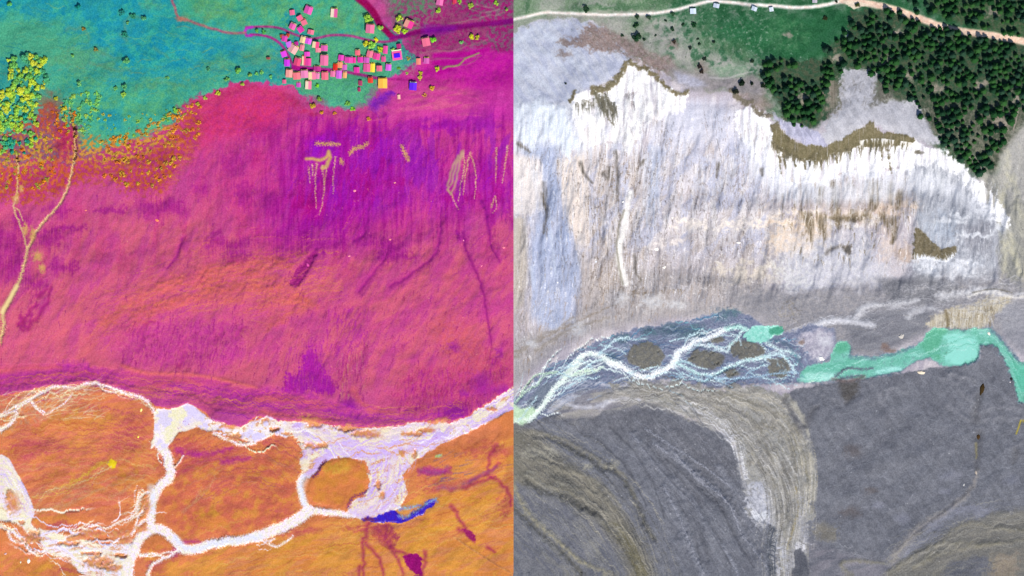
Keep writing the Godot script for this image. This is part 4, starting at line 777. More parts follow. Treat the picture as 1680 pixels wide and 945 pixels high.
	g.band("1024,345 1015,372 1012,410 1016,440 1022,466", 2, 2, "7f7a68", "8c8674", {"jit": 1, "sf": 0.5})
	for s in ["903,380 908,420 912,450", "872,440 876,470"]:
		g.band(s, 4, 2, "c9d2e2", "bfc9dc", {"jit": 1, "sf": 0.5})
	# --- lower scree
	g.area("1180,470 1330,478 1480,462 1620,452 1690,470 1690,560 1600,545 1520,545 1420,590 1330,600 1262,540 1230,515", 18, "8f8e93", "9c999b", {"tn": 5, "tc": 3, "sf": 0.5, "wp": 16})
	g.area("1440,462 1520,452 1580,470 1560,500 1470,500", 8, "75767b", "84858a", {"tn": 5, "sf": 0.5, "al": 0.9})
	g.area("1380,520 1470,505 1540,512 1520,545 1440,580 1400,570", 8, "85868c", "7b7c83", {"tn": 7, "tc": 3, "sf": 0.5})
	g.area("1630,490 1690,500 1690,590 1650,560", 8, "92939a", "a1a2a8", {"tn": 5, "sf": 0.5, "al": 0.8})
	for s in ["1322,550 1345,532 1370,526 1400,528 1430,536", "1408,516 1420,504 1450,500", "1462,500 1490,496 1508,492", "1540,486 1580,482 1610,478 1650,484 1680,482", "1595,476 1640,476", "1490,518 1510,508 1530,506 1545,510", "1308,545 1330,540 1352,528"]:
		g.band(s, 8, 3, "dcdcdf", "cccdd0", {"jit": 1.6, "sf": 0.5, "en": 1.0, "h": 0.7})
	g.streaks("1180,470 1480,462 1680,470 1660,540 1420,580 1260,540", 420, 170, 22, 4, 18, 1, 2.4, ["77787d", "b5b4b8", "a19b90", "696a70", "c9c6c0"], 0.4, 0.1)
	g.streaks("1270,500 1310,490 1310,540 1285,540", 40, 50, 50, 4, 16, 1.5, 3, ["6f685c", "bdb6a8", "8c8474"], 0.6)
	g.area("1540,512 1560,504 1600,500 1620,488 1662,482 1658,496 1630,516 1612,540 1524,540 1520,530", 4, "b8ae96", "cfc8b6", {"tn": 4, "tc": 3.4, "wp": 6, "en": 0.6, "sf": 0.5})
	g.streaks("1545,512 1612,502 1650,488 1624,530 1606,540 1528,540", 120, 96, 10, 6, 24, 1, 3, ["8c7c5c", "ece8dc", "f4f2ea", "77694c", "c4bca6"], 0.6, 0.12)
	g.band("1552,510 1556,525 1554,538", 5, 4, "7c7054", "8c7f62", {"jit": 1})
	for s in ["845,585 880,556 915,540 940,520", "880,575 930,545 1000,520"]:
		g.band(s, 4, 2, "8f867c", "a39a90", {"jit": 2, "sf": 0.5, "en": 0.8})
	g.streaks("845,470 1000,480 1180,460 1180,510 1000,545 880,590 845,640", 420, 100, 14, 4, 16, 1, 2.4, ["857a6e", "c8bfb6", "9d948c", "d6cfc8", "a8845c"], 0.42, 0.1)
	for s in [[1070, 495, 20, 10], [1110, 500, 16, 7], [870, 562, 12, 6], [950, 540, 10, 12], [1020, 490, 14, 8]]:
		g.spot(s[0], s[1], s[2], s[3], "d6d4d2", "c6c6c8", {"en": 1.0, "wp": 8, "tn": 5})
	g.band("1288,552 1318,544 1340,532 1366,526 1400,527 1432,533", 8, 5, "ecedf0", "dcdde2", {"sf": 0.5, "en": 0.4, "al": 0.9, "h": 0.8})
	g.band("1406,517 1418,505 1440,500 1456,499", 5, 3, "dededf", "cfcfd4", {"sf": 0.5, "en": 0.4, "al": 0.85, "h": 0.7})
	g.band("1588,487 1612,479 1640,480 1664,488 1690,484", 4, 4, "e8e6e2", "d8d4cc", {"sf": 0.4, "en": 0.4, "al": 0.9, "h": 0.8})
	g.band("1596,480 1630,474 1660,480", 2, 2, "77715f", "6d6a60", {"sf": 0.4, "al": 0.8})
	g.flow("1290,548 1340,532 1400,526 1440,532", 24, 20, 26, 14, 60, 2.0, ["f0f0f4", "e0e0e6", "c8c8d0"], 0.6, 0.1)
	g.flow("1400,520 1470,500 1560,490 1690,480", 60, 60, 300, 16, 80, 1.4, ["c8c8cc", "6c6d72", "a4a4aa", "e0e0e2"], 0.26, 0.05)
	# --- gravel bed of the eastern river
	g.area(E_BED, 4, "707892", "848aa0", {"reg": RIVERBED, "tn": 5, "tc": 3, "wp": 6, "en": 0.6, "h": -1.0})
	g.streaks("870,640 950,580 1100,535 1200,512 1262,545 1300,600 1180,630 1040,620 900,680", 460, -10, 16, 5, 22, 1, 2.6, ["56647a", "8a90a0", "4a6478", "9aa4b4", "5c7c88"], 0.42, 0.1)
	for s in [[1190, 518, 20, 9], [1205, 512, 12, 5], [1065, 545, 16, 6], [1100, 540, 20, 8], [1020, 555, 14, 5], [1135, 545, 26, 12], [1000, 590, 14, 8]]:
		g.spot(s[0], s[1], s[2], s[3], "4f7278", "5c6c80", {"en": 1.0, "wp": 8, "tn": 5})
	g.area("1300,556 1340,540 1365,545 1370,575 1356,592 1330,590", 5, "a9a6b4", "c4c0ca", {"tn": 5, "tc": 3.4, "wp": 9, "sf": 0.5})
	g.streaks("870,640 950,580 1100,535 1200,512 1262,545 1300,600 1180,630 1040,620 900,680", 700, -14, 40, 2, 9, 1, 2.2, ["364a66", "b4c0d0", "3c6878", "8c98b0", "c4d4dc", "465270"], 0.5, 0.06)
	# --- mud plain
	g.area(E_MUD, 3, "74777f", "7f8289", {"reg": MUD, "tn": 2, "tc": 3, "wp": 5, "en": 0.4, "h": 0.4, "hn": 0.07, "hk": 5})
	g.area("1340,640 1690,640 1690,900 1480,900 1340,860", 30, "7a7d85", "71747b", {"tn": 1, "tc": 3, "sf": 0.5, "al": 0.7})
	g.area("900,690 1000,672 1060,664 1180,716 1212,760 1218,860 1150,820 1040,720 940,705", 14, "696b71", "74757b", {"tn": 5, "sf": 0.5, "al": 0.85})
	g.layer(g.poly_mask(g.pts(E_MUD), 3), Color("54555c"), Color("84868e"), {"al": 0.22, "tn": 6, "tc": 2.4, "hn": 0.06, "hk": 6})
	g.layer(g.poly_mask(g.pts(E_MUD), 3), Color("5a5b62"), Color("7f8088"), {"al": 0.22, "tn": 5, "tc": 2.6})
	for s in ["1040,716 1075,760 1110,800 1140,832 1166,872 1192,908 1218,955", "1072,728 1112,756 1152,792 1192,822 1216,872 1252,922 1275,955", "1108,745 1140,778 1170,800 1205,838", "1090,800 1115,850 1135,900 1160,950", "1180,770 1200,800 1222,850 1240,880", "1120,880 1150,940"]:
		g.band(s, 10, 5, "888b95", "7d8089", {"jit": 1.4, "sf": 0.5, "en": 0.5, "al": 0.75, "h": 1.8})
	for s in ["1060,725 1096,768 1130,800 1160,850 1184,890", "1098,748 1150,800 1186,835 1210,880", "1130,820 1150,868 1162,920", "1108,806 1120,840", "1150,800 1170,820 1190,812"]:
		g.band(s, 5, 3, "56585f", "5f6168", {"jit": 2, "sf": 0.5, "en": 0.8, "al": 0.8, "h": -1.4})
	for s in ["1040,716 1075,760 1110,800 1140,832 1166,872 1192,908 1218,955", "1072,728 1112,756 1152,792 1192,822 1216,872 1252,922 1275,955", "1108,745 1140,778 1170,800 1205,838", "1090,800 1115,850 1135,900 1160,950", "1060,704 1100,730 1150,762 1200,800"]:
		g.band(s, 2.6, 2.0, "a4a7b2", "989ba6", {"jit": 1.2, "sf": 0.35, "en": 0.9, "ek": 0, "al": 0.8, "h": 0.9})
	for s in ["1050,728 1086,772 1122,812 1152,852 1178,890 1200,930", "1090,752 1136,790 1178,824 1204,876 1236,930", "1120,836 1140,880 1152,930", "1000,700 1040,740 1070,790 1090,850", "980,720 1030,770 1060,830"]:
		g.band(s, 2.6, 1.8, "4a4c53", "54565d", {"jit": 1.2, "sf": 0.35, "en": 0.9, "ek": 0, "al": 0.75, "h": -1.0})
	# folded ridges of the south-west corner
	g.area("838,700 870,705 900,735 950,770 985,795 1020,840 1058,900 1080,955 1040,955 1000,890 950,840 900,815 860,800 838,790", 8, "817d71", "777469", {"tn": 6, "tc": 3, "sf": 0.5, "wp": 8})
	g.area("838,800 880,800 930,815 985,860 1020,910 1030,955 838,955", 10, "6c6e77", "7b7c80", {"tn": 6, "tc": 3, "sf": 0.5, "al": 0.85})
	for s in ["878,712 916,724 942,740 970,754 986,766 1014,776 1032,800 1046,832 1060,864 1072,884", "862,788 890,806 926,812 962,832 992,852 1012,874 1028,896 1040,922 1058,955", "920,815 950,832 975,842", "905,778 935,790 955,806", "840,830 860,850 890,880 925,910 965,955"]:
		g.band(s, 5.5, 5, "4b4c4c", "555550", {"jit": 1.4, "sf": 0.5, "en": 0.7, "h": -2.0})
	for s in ["868,708 905,716 940,730 985,756", "985,762 1010,768 1030,790 1045,820", "866,780 895,798 930,806 968,824 998,846 1020,872", "940,800 980,812 1010,840 1024,870", "930,770 960,782 990,800 1018,830", "880,755 910,766 950,780"]:
		g.band(s, 4.5, 3, "948f7e", "868274", {"jit": 1.6, "sf": 0.5, "en": 0.8, "al": 0.85, "h": 1.4})
	g.area("985,855 1015,862 1042,890 1066,945 1050,955 1036,930 1022,895", 4, "6c6852", "7a745a", {"wp": 6, "sf": 0.5, "tn": 5, "tc": 3, "al": 0.9})
	g.band("840,785 846,805 858,830 872,848 890,866 915,886 940,912 975,932 1010,945", 5.5, 4, "96917a", "a39c80", {"jit": 1.4, "sf": 0.5, "en": 0.6, "h": 1.6})
	for s in [[880, 742, 24, 10], [905, 745, 14, 8], [965, 764, 9, 4], [1008, 762, 9, 4], [872, 776, 8, 3], [920, 795, 8, 6]]:
		g.spot(s[0], s[1], s[2], s[3], "9c9a8e", "aaa695", {"en": 1.0, "wp": 8, "al": 0.8})
	for s in ["945,840 970,848 1000,862 1012,872", "945,838 960,870 975,900 990,925", "920,930 935,945", "890,908 915,930", "906,900 922,916"]:
		g.band(s, 6, 3, "918f88", "86857f", {"jit": 2, "sf": 0.5, "en": 1.1, "al": 0.75})
	g.streaks("840,705 900,730 1000,800 1070,930 840,945", 420, 46, 10, 8, 30, 1, 2.4, ["5c5c5a", "8f8a7a", "767468", "a09a86", "66686e"], 0.4, 0.15)
	# --- the tan fan of debris
	g.area("900,660 960,640 1040,632 1110,632 1150,650 1120,680 1060,664 1000,672 940,690 905,680", 8, "8f8d92", "a8a49c", {"tn": 7, "tc": 3, "sf": 0.5, "al": 0.9, "wp": 6})
	for s in ["930,632 980,628 1010,634 1050,626", "920,660 960,668 1000,660", "985,668 1010,655 1050,656", "940,650 900,676"]:
		g.band(s, 5, 3, "dcdce2", "c8c9d2", {"jit": 1.6, "sf": 0.5, "en": 0.9})
	g.area(E_FAN, 3, "aaa9a4", "96958f", {"reg": FAN, "tn": 5, "tc": 3, "wp": 16, "wk": 1, "en": 0.5, "h": 0.5})
	g.layer(g.poly_mask(g.pts(E_FAN), 8), Color("6f6c66"), Color("7c7870"), {"sf": 0.5, "th": 0.52, "tg": 5.0, "tk": 1, "al": 0.7, "only": FAN})
	g.layer(g.poly_mask(g.pts(E_FAN), 8), Color("d0cdc6"), Color("c0bdb4"), {"sf": 0.5, "th": 0.58, "tg": 7.0, "tk": 5, "al": 0.6, "only": FAN})
	for s in ["1012,650 1060,642 1110,650 1160,668 1200,690 1228,720 1236,760", "1060,634 1130,640 1190,650 1240,668 1280,700 1300,740", "1100,645 1160,655 1215,680 1252,712 1272,760 1285,800 1280,860", "1160,640 1230,655 1290,690 1312,740 1318,790 1310,850", "1240,645 1290,665 1312,705 1326,760 1328,820", "1090,665 1130,682 1180,700 1204,726", "1250,740 1262,790 1270,830 1288,880 1296,950", "1300,790 1300,840 1306,880"]:
		g.band(s, 7, 5, "aeaaa0", "a09c92", {"jit": 2.2, "sf": 0.5, "en": 1.0, "al": 0.8, "h": 0.8})
	for s in ["1040,640 1090,648 1140,664 1190,684 1216,716", "1140,650 1200,668 1244,700 1262,750 1272,800", "1200,646 1270,680 1300,730 1308,800", "1160,640 1190,650 1205,660", "1284,760 1292,820 1284,870", "1300,740 1300,760"]:
		g.band(s, 3.5, 3, "706d66", "7c7970", {"jit": 2, "sf": 0.5, "en": 0.9, "al": 0.8, "h": -1.0})
	g.band("1152,690 1176,700 1196,716 1210,738 1216,770 1224,800", 6, 6, "bdbcc0", "b2b0ac", {"jit": 1.6, "sf": 0.5, "en": 0.8})
	g.band("1300,660 1318,690 1330,740 1336,780 1336,820", 5, 4, "bdb9a8", "a8a496", {"jit": 1.2, "sf": 0.5, "h": 1.2})
	g.band("1306,800 1310,840 1300,870 1292,900", 2.6, 2, "a8925c", "96854f", {"jit": 1, "sf": 0.5})
	g.area("1232,790 1252,790 1262,810 1268,845 1278,880 1290,905 1300,945 1270,945 1268,880 1264,856 1240,856 1228,842 1226,815", 9, "b9bcc8", "cbccd2", {"tn": 5, "tc": 3, "sf": 0.5, "en": 0.6, "wp": 12})
	g.area("1230,838 1246,842 1258,838 1264,848 1250,856 1236,854", 2, "eceef0", "dcdee2", {"wp": 4})
	g.band("1314,815 1316,850 1318,890 1306,905 1300,930", 9, 8, "b4b5bd", "a5a6ad", {"jit": 1.6, "sf": 0.5, "en": 0.8})
	g.area("1306,888 1322,890 1320,905 1305,908", 2, "e2e2e6", "d2d2d8", {"wp": 5})
	g.streaks("1030,640 1230,645 1300,680 1330,780 1320,860 1280,880 1230,780 1190,700", 520, 62, 16, 6, 24, 1, 2.2, ["74705f", "b7b2a0", "8c8874", "c4c0b0", "a39a78"], 0.42, 0.14)
	g.area("1262,860 1275,870 1272,945 1262,945 1256,900", 3, "50555e", "5c616a", {"wp": 4, "sf": 0.5})
	g.area("1335,860 1370,862 1376,880 1350,890 1335,880", 8, "8a8474", "777264", {"wp": 14, "sf": 0.5, "tn": 5, "al": 0.7})
	g.flow("985,645 1070,642 1150,658 1210,690 1255,735 1285,790 1295,850 1288,905 1292,955", 44, 84, 900, 20, 110, 1.5, ["7c7a76", "cac8c2", "94928e", "d6d4d0", "aca898", "6c6a66"], 0.5, 0.1)
	g.flow("1160,640 1240,655 1300,700 1322,770 1318,850", 40, 30, 160, 20, 90, 1.5, ["dcd8cc", "8c8878", "b8b09a"], 0.5, 0.1)
	g.flow("1100,664 1160,686 1205,722 1222,790", 26, 16, 110, 16, 70, 1.6, ["e4e4e6", "f0f0f0", "a8a49c", "ccccd2"], 0.6, 0.1)
	g.flow("838,705 900,738 965,785 1015,840 1048,895 1075,960", 120, 100, 620, 20, 110, 1.5, ["5a5a58", "a09c90", "84827a", "4c4d4e", "b4ae9c"], 0.42, 0.1)
	g.flow("840,800 900,850 960,910 1000,960", 110, 120, 300, 20, 90, 1.4, ["5a5c62", "94958f", "7c7e86", "a8a494"], 0.38, 0.06)
	g.flow("1030,690 1100,765 1165,840 1230,950", 170, 190, 560, 30, 150, 1.5, ["5c5e66", "93969f", "848790", "666972"], 0.36, 0.08)
	g.flow("1290,880 1350,915 1430,930", 60, 40, 120, 20, 80, 1.4, ["b8b8bc", "7c7a78", "98969c"], 0.45)
	g.flow("1345,700 1450,690 1560,720 1690,730", 220, 260, 520, 8, 40, 1.2, ["63666d", "8f929a", "9a9da4"], 0.3, 0.03)
	g.flow("1345,820 1450,810 1560,790 1690,780", 160, 200, 420, 8, 40, 1.2, ["63666d", "8f929a", "595c63"], 0.3, 0.03)
	g.area("1304,908 1314,898 1322,912 1334,955 1300,955", 3, "5c5e66", "686a70", {"wp": 8, "wk": 1, "tn": 5})
	g.area("1334,900 1348,908 1372,955 1352,955", 4, "63656c", "70727a", {"wp": 8, "wk": 1, "tn": 5})
	# --- south-east corner
	g.area("1330,890 1420,918 1470,925 1450,955 1330,955", 8, "85838a", "74757d", {"tn": 7, "tc": 3, "sf": 0.5, "wp": 6})
	g.area("1440,955 1470,925 1500,910 1545,890 1580,858 1640,840 1690,838 1690,955", 6, "75746f", "7e7c75", {"tn": 7, "tc": 3, "sf": 0.5, "wp": 8, "h": 0.6})
	g.area("1560,920 1620,912 1640,955 1540,955", 6, "65676f", "6d6f75", {"wp": 8, "sf": 0.5})
	g.area("1632,908 1668,905 1672,930 1652,955 1620,955", 9, "8a8074", "938876", {"wp": 14, "sf": 0.5, "tn": 5})
	g.band("1604,770 1598,795 1582,815 1560,836 1530,852 1504,872 1486,890 1472,908 1464,922", 3.5, 9, "a09a95", "928d89", {"jit": 1.6, "sf": 0.5, "en": 0.8, "h": 0.8})
	g.band("1596,800 1570,822 1540,846 1500,876", 3, 2, "4f5056", "5c5d62", {"jit": 1.2, "sf": 0.5, "al": 0.8, "h": -1.0})
	for s in ["1480,915 1510,890 1545,878", "1520,870 1560,846 1580,838", "1560,838 1590,832 1622,838"]:
		g.band(s, 7, 4, "9698a6", "888a96", {"jit": 2, "sf": 0.5, "en": 0.9, "al": 0.8})
	for s in ["1460,940 1520,900 1570,890 1620,895 1680,885", "1500,930 1560,905 1640,890", "1520,915 1580,862 1640,868 1680,870", "1400,945 1380,925 1410,920 1450,924"]:
		g.band(s, 5, 3, "8e8976", "827e6e", {"jit": 2, "sf": 0.5, "en": 1.0, "al": 0.8, "h": 1.0})
	g.streaks("1440,945 1560,870 1680,845 1680,945", 240, -20, 10, 6, 24, 1, 2.4, ["5f5d56", "96907e", "878171"], 0.42, 0.14)
	g.streaks("1340,640 1680,700 1680,860 1480,890 1345,860", 900, 165, 26, 3, 14, 1, 2.2, ["595b62", "83858c", "8f9198", "62646b"], 0.36, 0.1)
	g.flow("1440,952 1510,912 1590,872 1700,858", 80, 90, 420, 20, 120, 1.4, ["666562", "9a9890", "8a8880", "aaa698", "5a5a58"], 0.36, 0.08)
	for s in ["1420,624 1440,640 1448,660 1462,636 1490,644", "1555,610 1575,640 1592,664 1600,690", "1590,650 1600,660", "1545,620 1570,615 1600,625", "1600,676 1640,668 1680,670", "1608,690 1650,685 1690,690", "1556,665 1590,690", "1340,636 1355,650 1375,655", "1300,680 1320,710 1330,740", "1660,735 1680,725"]:
		g.band(s, 6, 3, "8b8d93", "7f8087", {"jit": 2, "sf": 0.5, "en": 0.8, "al": 0.75, "h": 1.3})
	for s in ["1380,622 1396,650 1390,662", "1318,700 1336,672 1342,668", "1600,690 1604,660 1612,640", "1608,712 1604,745 1602,770", "1668,740 1664,760", "1290,660 1310,700"]:
		g.band(s, 9, 4, "57575a", "636367", {"jit": 2, "sf": 0.5, "en": 0.9, "al": 0.75, "h": -1.2})
	g.area("1376,628 1410,626 1408,645 1390,660 1380,650", 5, "4f4c49", "5c5a58", {"sf": 0.5, "wp": 6, "al": 0.85})
	g.band("1602,728 1603,740 1602,752", 4, 2.4, "8f8868", "7f7a60", {"jit": 1})
	for s in [[1550, 808, 12, 5], [1605, 838, 30, 7], [1535, 865, 12, 7], [1560, 780, 20, 8], [1440, 830, 12, 5], [1480, 850, 14, 6], [1660, 790, 12, 10]]:
		g.spot(s[0], s[1], s[2], s[3], "8f91a0", "80828c", {"en": 1.0, "wp": 8, "al": 0.7})
	for s in [[1430, 806, 10, 6], [1395, 840, 20, 8], [1400, 740, 14, 10]]:
		g.spot(s[0], s[1], s[2], s[3], "5c5656", "625e60", {"wp": 8, "al": 0.8})
	g.flow("838,672 920,622 1000,586 1100,572 1200,560 1310,600", 90, 90, 620, 12, 60, 1.4, ["3c5070", "a8b4c8", "466a94", "c0ccd8", "5a6880", "e0ecf0"], 0.5, 0.05, RIVERBED)
	g.flow("838,680 900,640 950,600 1000,590 1060,612 1110,592 1160,562 1210,544", 50, 40, 60, 40, 140, 2.2, ["e8f8f4", "c8e8ec", "f4fcf8"], 0.95, -0.2, -1, 0.8, RIVER, 5.0)
	g.flow("1090,604 1150,614 1200,604 1260,586 1310,600", 50, 60, 56, 20, 90, 1.8, ["b4e0e4", "dcf4f4", "88b8cc", "a4ccdc"], 0.9, -0.2, -1, 0.8, RIVER, 4.0)
	g.flow("880,630 930,590 1000,560 1080,540 1180,522", 30, 40, 46, 20, 80, 1.6, ["7cb8c0", "a8d0dc", "4c80a0", "304c6c"], 0.8, -0.2, RIVERBED, 0.8, -1, 4.0)
	# --- islands of the bed, then the water
	for s in ["1027,584 1040,566 1064,560 1082,568 1092,584 1082,600 1060,607 1036,598", "1197,566 1212,558 1236,560 1254,568 1256,580 1240,588 1214,590 1200,582", "1126,588 1140,576 1165,575 1190,582 1186,598 1162,606 1140,600", "1185,606 1205,604 1216,616 1196,620", "1262,590 1290,588 1298,606 1284,622 1262,618", "1160,555 1186,550 1190,560 1165,564"]:
		g.area(s, 3, "6a6963", "7c7a70", {"wp": 5, "tn": 5, "tc": 3, "en": 0.5, "h": 0.8, "sf": 0.4})
	g.area("858,676 870,650 892,630 914,622 908,636 896,654 884,670", 4, "6a7686", "7c8694", {"wp": 5, "sf": 0.4, "tn": 5})
	var wo := {"reg": RIVER, "jit": 1.2, "tn": 5, "tc": 3.0, "en": 0.6, "ek": 0, "sf": 0.35, "h": -0.9}
	g.area("836,664 852,668 874,668 884,676 872,690 858,698 836,694", 3, "bcdcb4", "d0ecc4", {"reg": RIVER, "tn": 5, "wp": 5, "h": -0.9, "sf": 0.5})
	for s in [["836,690 862,688 882,676 898,654 914,634 936,616 956,610 982,606", 9, 6, "d4f0d0", "eef8ea"], ["868,690 882,678 904,646 926,620 942,596 955,584", 9, 11, "f8fef8", "ecfaee"], ["936,612 950,596 962,582 982,582 1000,594 1016,598", 9, 12, "eefaf0", "f8fcf8"], ["1000,596 1024,604 1042,614 1062,618 1086,608 1104,598 1112,584", 11, 12, "ffffff", "f8fefc"], ["1106,600 1112,580 1130,570 1140,560 1160,556 1176,548 1192,540", 13, 9, "fefefe", "f4fcfc"],
			["1140,566 1160,568 1182,572 1194,576 1198,566", 5, 5, "d6f0ee", "eef8f8"], ["1196,568 1208,556 1220,540", 5, 5, "c8f0ea", "e4f8f4"], ["1112,596 1130,606 1150,614 1172,616 1192,606 1212,596 1236,590 1262,584", 7, 7, "c4ece8", "e2f8f6"], ["886,622 902,612 926,614 936,606", 2.5, 4, "bcd8c4", "d0e8d4"], ["842,668 862,636 874,620 892,612 916,610", 3.5, 3, "b0d4b4", "c8e4cc"], ["846,660 866,640 884,632 888,622", 3, 3, "b0d0b8", "bcdcc0"], ["984,582 994,572 1008,560 1032,553", 5, 3, "c0e4e8", "d8f0f4"], ["940,616 970,612 990,602", 4, 4, "d8f0dc", "e8f8e8"],
			["1108,602 1120,618 1100,624", 3, 2, "c8e4e8", "b0d0dc"], ["1160,618 1200,622 1240,618 1280,612 1310,612", 3.5, 3, "a8c8dc", "90b4cc"], ["1172,620 1190,630 1202,636", 3, 2, "c4dce4", "a8c4d4"], ["1192,540 1212,536 1226,542", 8, 9, "c4ece4", "a4e0d2"], ["1258,562 1276,572 1300,578 1312,586", 6, 6, "dcf6f4", "e8faf8"], ["1258,586 1282,580 1292,590 1300,602 1306,612", 5, 5, "d0f0f0", "e4f6f8"], ["1040,616 1020,620 1008,626", 2, 2, "c8dce0", "b8ccd4"]]:
		g.band(s[0], s[1] * 0.8, s[2] * 0.8, s[3], s[4], wo)
	for s in ["905,618 930,604 948,598", "912,640 935,632 960,622 985,618", "920,612 938,620 960,616", "950,590 968,600 975,612", "1100,560 1130,552 1160,545", "1030,612 1056,606 1080,600", "1118,590 1140,600 1160,606", "1150,560 1140,572 1128,580", "1200,548 1215,556 1216,566", "1210,600 1236,604 1260,600", "1250,566 1262,576 1264,588", "1120,612 1150,624 1190,626", "985,565 1010,572 1026,580", "1060,620 1100,612 1122,618", "850,690 868,670 880,650", "1010,560 1040,556 1062,556", "1232,612 1262,622 1290,620"]:
		g.band(s, 2.2, 1.8, "d8f0f0", "b4d8e0", {"reg": RIVER, "jit": 1.8, "en": 1.0, "ek": 0, "sf": 0.4, "h": -0.5})
	g.area("1218,552 1226,542 1234,535 1262,534 1284,534 1286,546 1270,552 1262,562 1244,560 1228,560", 2, "88dcc6", "a4e8d8", {"reg": RIVER, "wp": 6, "en": 0.5, "tn": 5, "tc": 3, "h": -0.8})
	g.area("1262,540 1284,533 1286,544 1276,550 1264,550", 2, "3f9c7c", "4ca888", {"reg": RIVER, "wp": 4})
	g.area("1308,626 1314,612 1326,600 1346,596 1362,594 1366,576 1374,561 1390,560 1396,570 1394,582 1402,586 1430,586 1470,580 1502,568 1514,560 1522,546 1532,539 1580,541 1626,538 1640,554 1654,572 1672,594 1690,606 1690,672 1672,658 1664,626 1654,600 1640,574 1630,566 1608,566 1606,588 1592,597 1560,601 1544,597 1526,587 1506,590 1486,603 1476,611 1440,616 1420,621 1396,620 1370,623 1340,628", 10, "51687f", "62788c", {"sf": 0.3, "en": 0.4, "tn": 5, "al": 0.85})
	g.area("1308,626 1314,612 1326,600 1346,596 1362,594 1366,576 1374,561 1390,560 1396,570 1394,582 1402,586 1430,586 1470,580 1502,568 1514,560 1522,546 1532,539 1580,541 1626,538 1640,554 1654,572 1672,594 1690,606 1690,672 1672,658 1664,626 1654,600 1640,574 1630,566 1608,566 1606,588 1592,597 1560,601 1544,597 1526,587 1506,590 1486,603 1476,611 1440,616 1420,621 1396,620 1370,623 1340,628", 2, "76c6ae", "8cd8c4", {"reg": RIVER, "wp": 4, "en": 0.35, "tn": 1, "tc": 2.4, "h": -1.0, "sf": 0.5})
	g.layer(g.poly_mask(g.pts("1300,630 1320,595 1370,556 1500,560 1530,535 1630,535 1690,600 1690,680 1600,600 1480,618"), 4), Color("58b08c"), Color("66bca0"), {"only": RIVER, "sf": 0.5, "th": 0.48, "tg": 6.0, "tk": 1, "al": 0.6})
	g.area("1508,566 1520,548 1532,540 1556,541 1546,556 1540,576 1546,594 1526,586", 4, "5cb48e", "66bc98", {"only": RIVER, "sf": 0.5, "tn": 5, "wp": 5})
	g.area("1366,576 1374,562 1390,560 1395,574 1380,580", 3, "5ab28e", "66bc98", {"only": RIVER, "sf": 0.5, "tn": 5})
	g.area("1544,552 1580,546 1604,556 1606,582 1590,594 1566,598 1548,590 1560,570", 4, "a4f0de", "90e4d0", {"only": RIVER, "sf": 0.5, "tn": 0, "tc": 2.4, "wp": 6})
	g.area("1310,622 1330,612 1370,612 1372,622 1340,627", 4, "c4f8ec", "a8ecdc", {"only": RIVER, "sf": 0.5, "tn": 5, "wp": 5})
	g.area("1434,606 1478,600 1482,610 1440,615", 3, "b0f0e4", "a0e8da", {"only": RIVER, "sf": 0.5, "wp": 4})
	g.area("1320,606 1350,600 1400,590 1400,606 1350,612", 5, "68bea4", "74c8ae", {"only": RIVER, "sf": 0.5, "al": 0.8})
	g.area("1656,590 1690,610 1690,660 1672,640", 4, "5cc0a0", "6cccaf", {"only": RIVER, "sf": 0.5, "tn": 5})
	g.flow("1312,618 1370,606 1440,600 1500,582 1560,565 1625,555 1660,590 1690,650", 34, 40, 420, 8, 40, 1.6, ["a8f0de", "5cb494", "c4f6ea", "6cc0a8", "4ea888"], 0.36, 0.0, RIVER)
	for s in ["1372,617 1384,608 1398,604 1420,606 1432,604", "1380,621 1400,618 1414,616"]:
		g.band(s, 4, 3, "586878", "66727c", {"reg": RIVERBED, "jit": 1, "en": 0.8, "ek": 0, "h": 0.7})
	for s in ["1396,584 1430,588 1470,580 1500,568", "1626,540 1642,556 1660,578 1680,598", "1262,560 1290,564 1310,590 1318,604"]:
		g.band(s, 4, 3, "64808c", "547084", {"jit": 1.4, "sf": 0.5, "en": 0.9, "al": 0.8})
	g.streaks("1290,560 1330,575 1320,620 1290,628 1262,632", 70, 30, 60, 3, 8, 1.5, 3, ["5f84a4", "c8e4ec", "7cc4c4", "4a6080"], 0.6)
	g.streaks("1170,612 1310,606 1310,632 1200,636", 60, -8, 18, 4, 14, 1, 2.4, ["7ca4bc", "b4d4e0", "60809c"], 0.55)
	g.band("1366,622 1390,626 1418,618", 3, 4, "7a6a66", "5c5250", {"jit": 1, "sf": 0.5})
	g.band("1676,690 1672,702 1668,712", 2.6, 2, "c8b438", "b8a440", {"jit": 0.6})
	for s in [[1344, 588, 7, 5], [1355, 560, 12, 10], [1315, 564, 6, 4]]:
		g.spot(s[0], s[1], s[2], s[3], "dcdee4", "c4c4cc", {"en": 1.0, "wp": 5})
	for s in [[1460, 575, 12, 4], [1452, 568, 8, 4], [1316, 562, 5, 3]]:
		g.spot(s[0], s[1], s[2], s[3], "7c645c", "8a7468", {"wp": 5, "al": 0.8})
	# --- the pale road
	g.band("835,35 870,27 900,22 940,24 990,26 1040,25 1075,23 1110,17 1145,8 1168,3 1190,5 1230,9 1262,11 1300,14 1330,13 1360,8 1385,3", 5, 6, "fffaf4", "f6e8dc", {"reg": ROAD, "tn": 5, "tc": 3, "jit": 0.5, "h": -0.3})
	g.band("1380,2 1400,4 1430,9 1455,14 1480,22 1510,33 1540,44 1570,52 1600,56 1640,62 1690,72", 11, 12, "f8e0c4", "f0cab0", {"reg": ROAD, "tn": 5, "tc": 3, "jit": 0.6, "h": -0.3})
	g.area("1380,2 1410,4 1430,12 1410,12 1398,18 1390,12", 2, "f6e6cc", "eedcc0", {"reg": ROAD, "wp": 3})
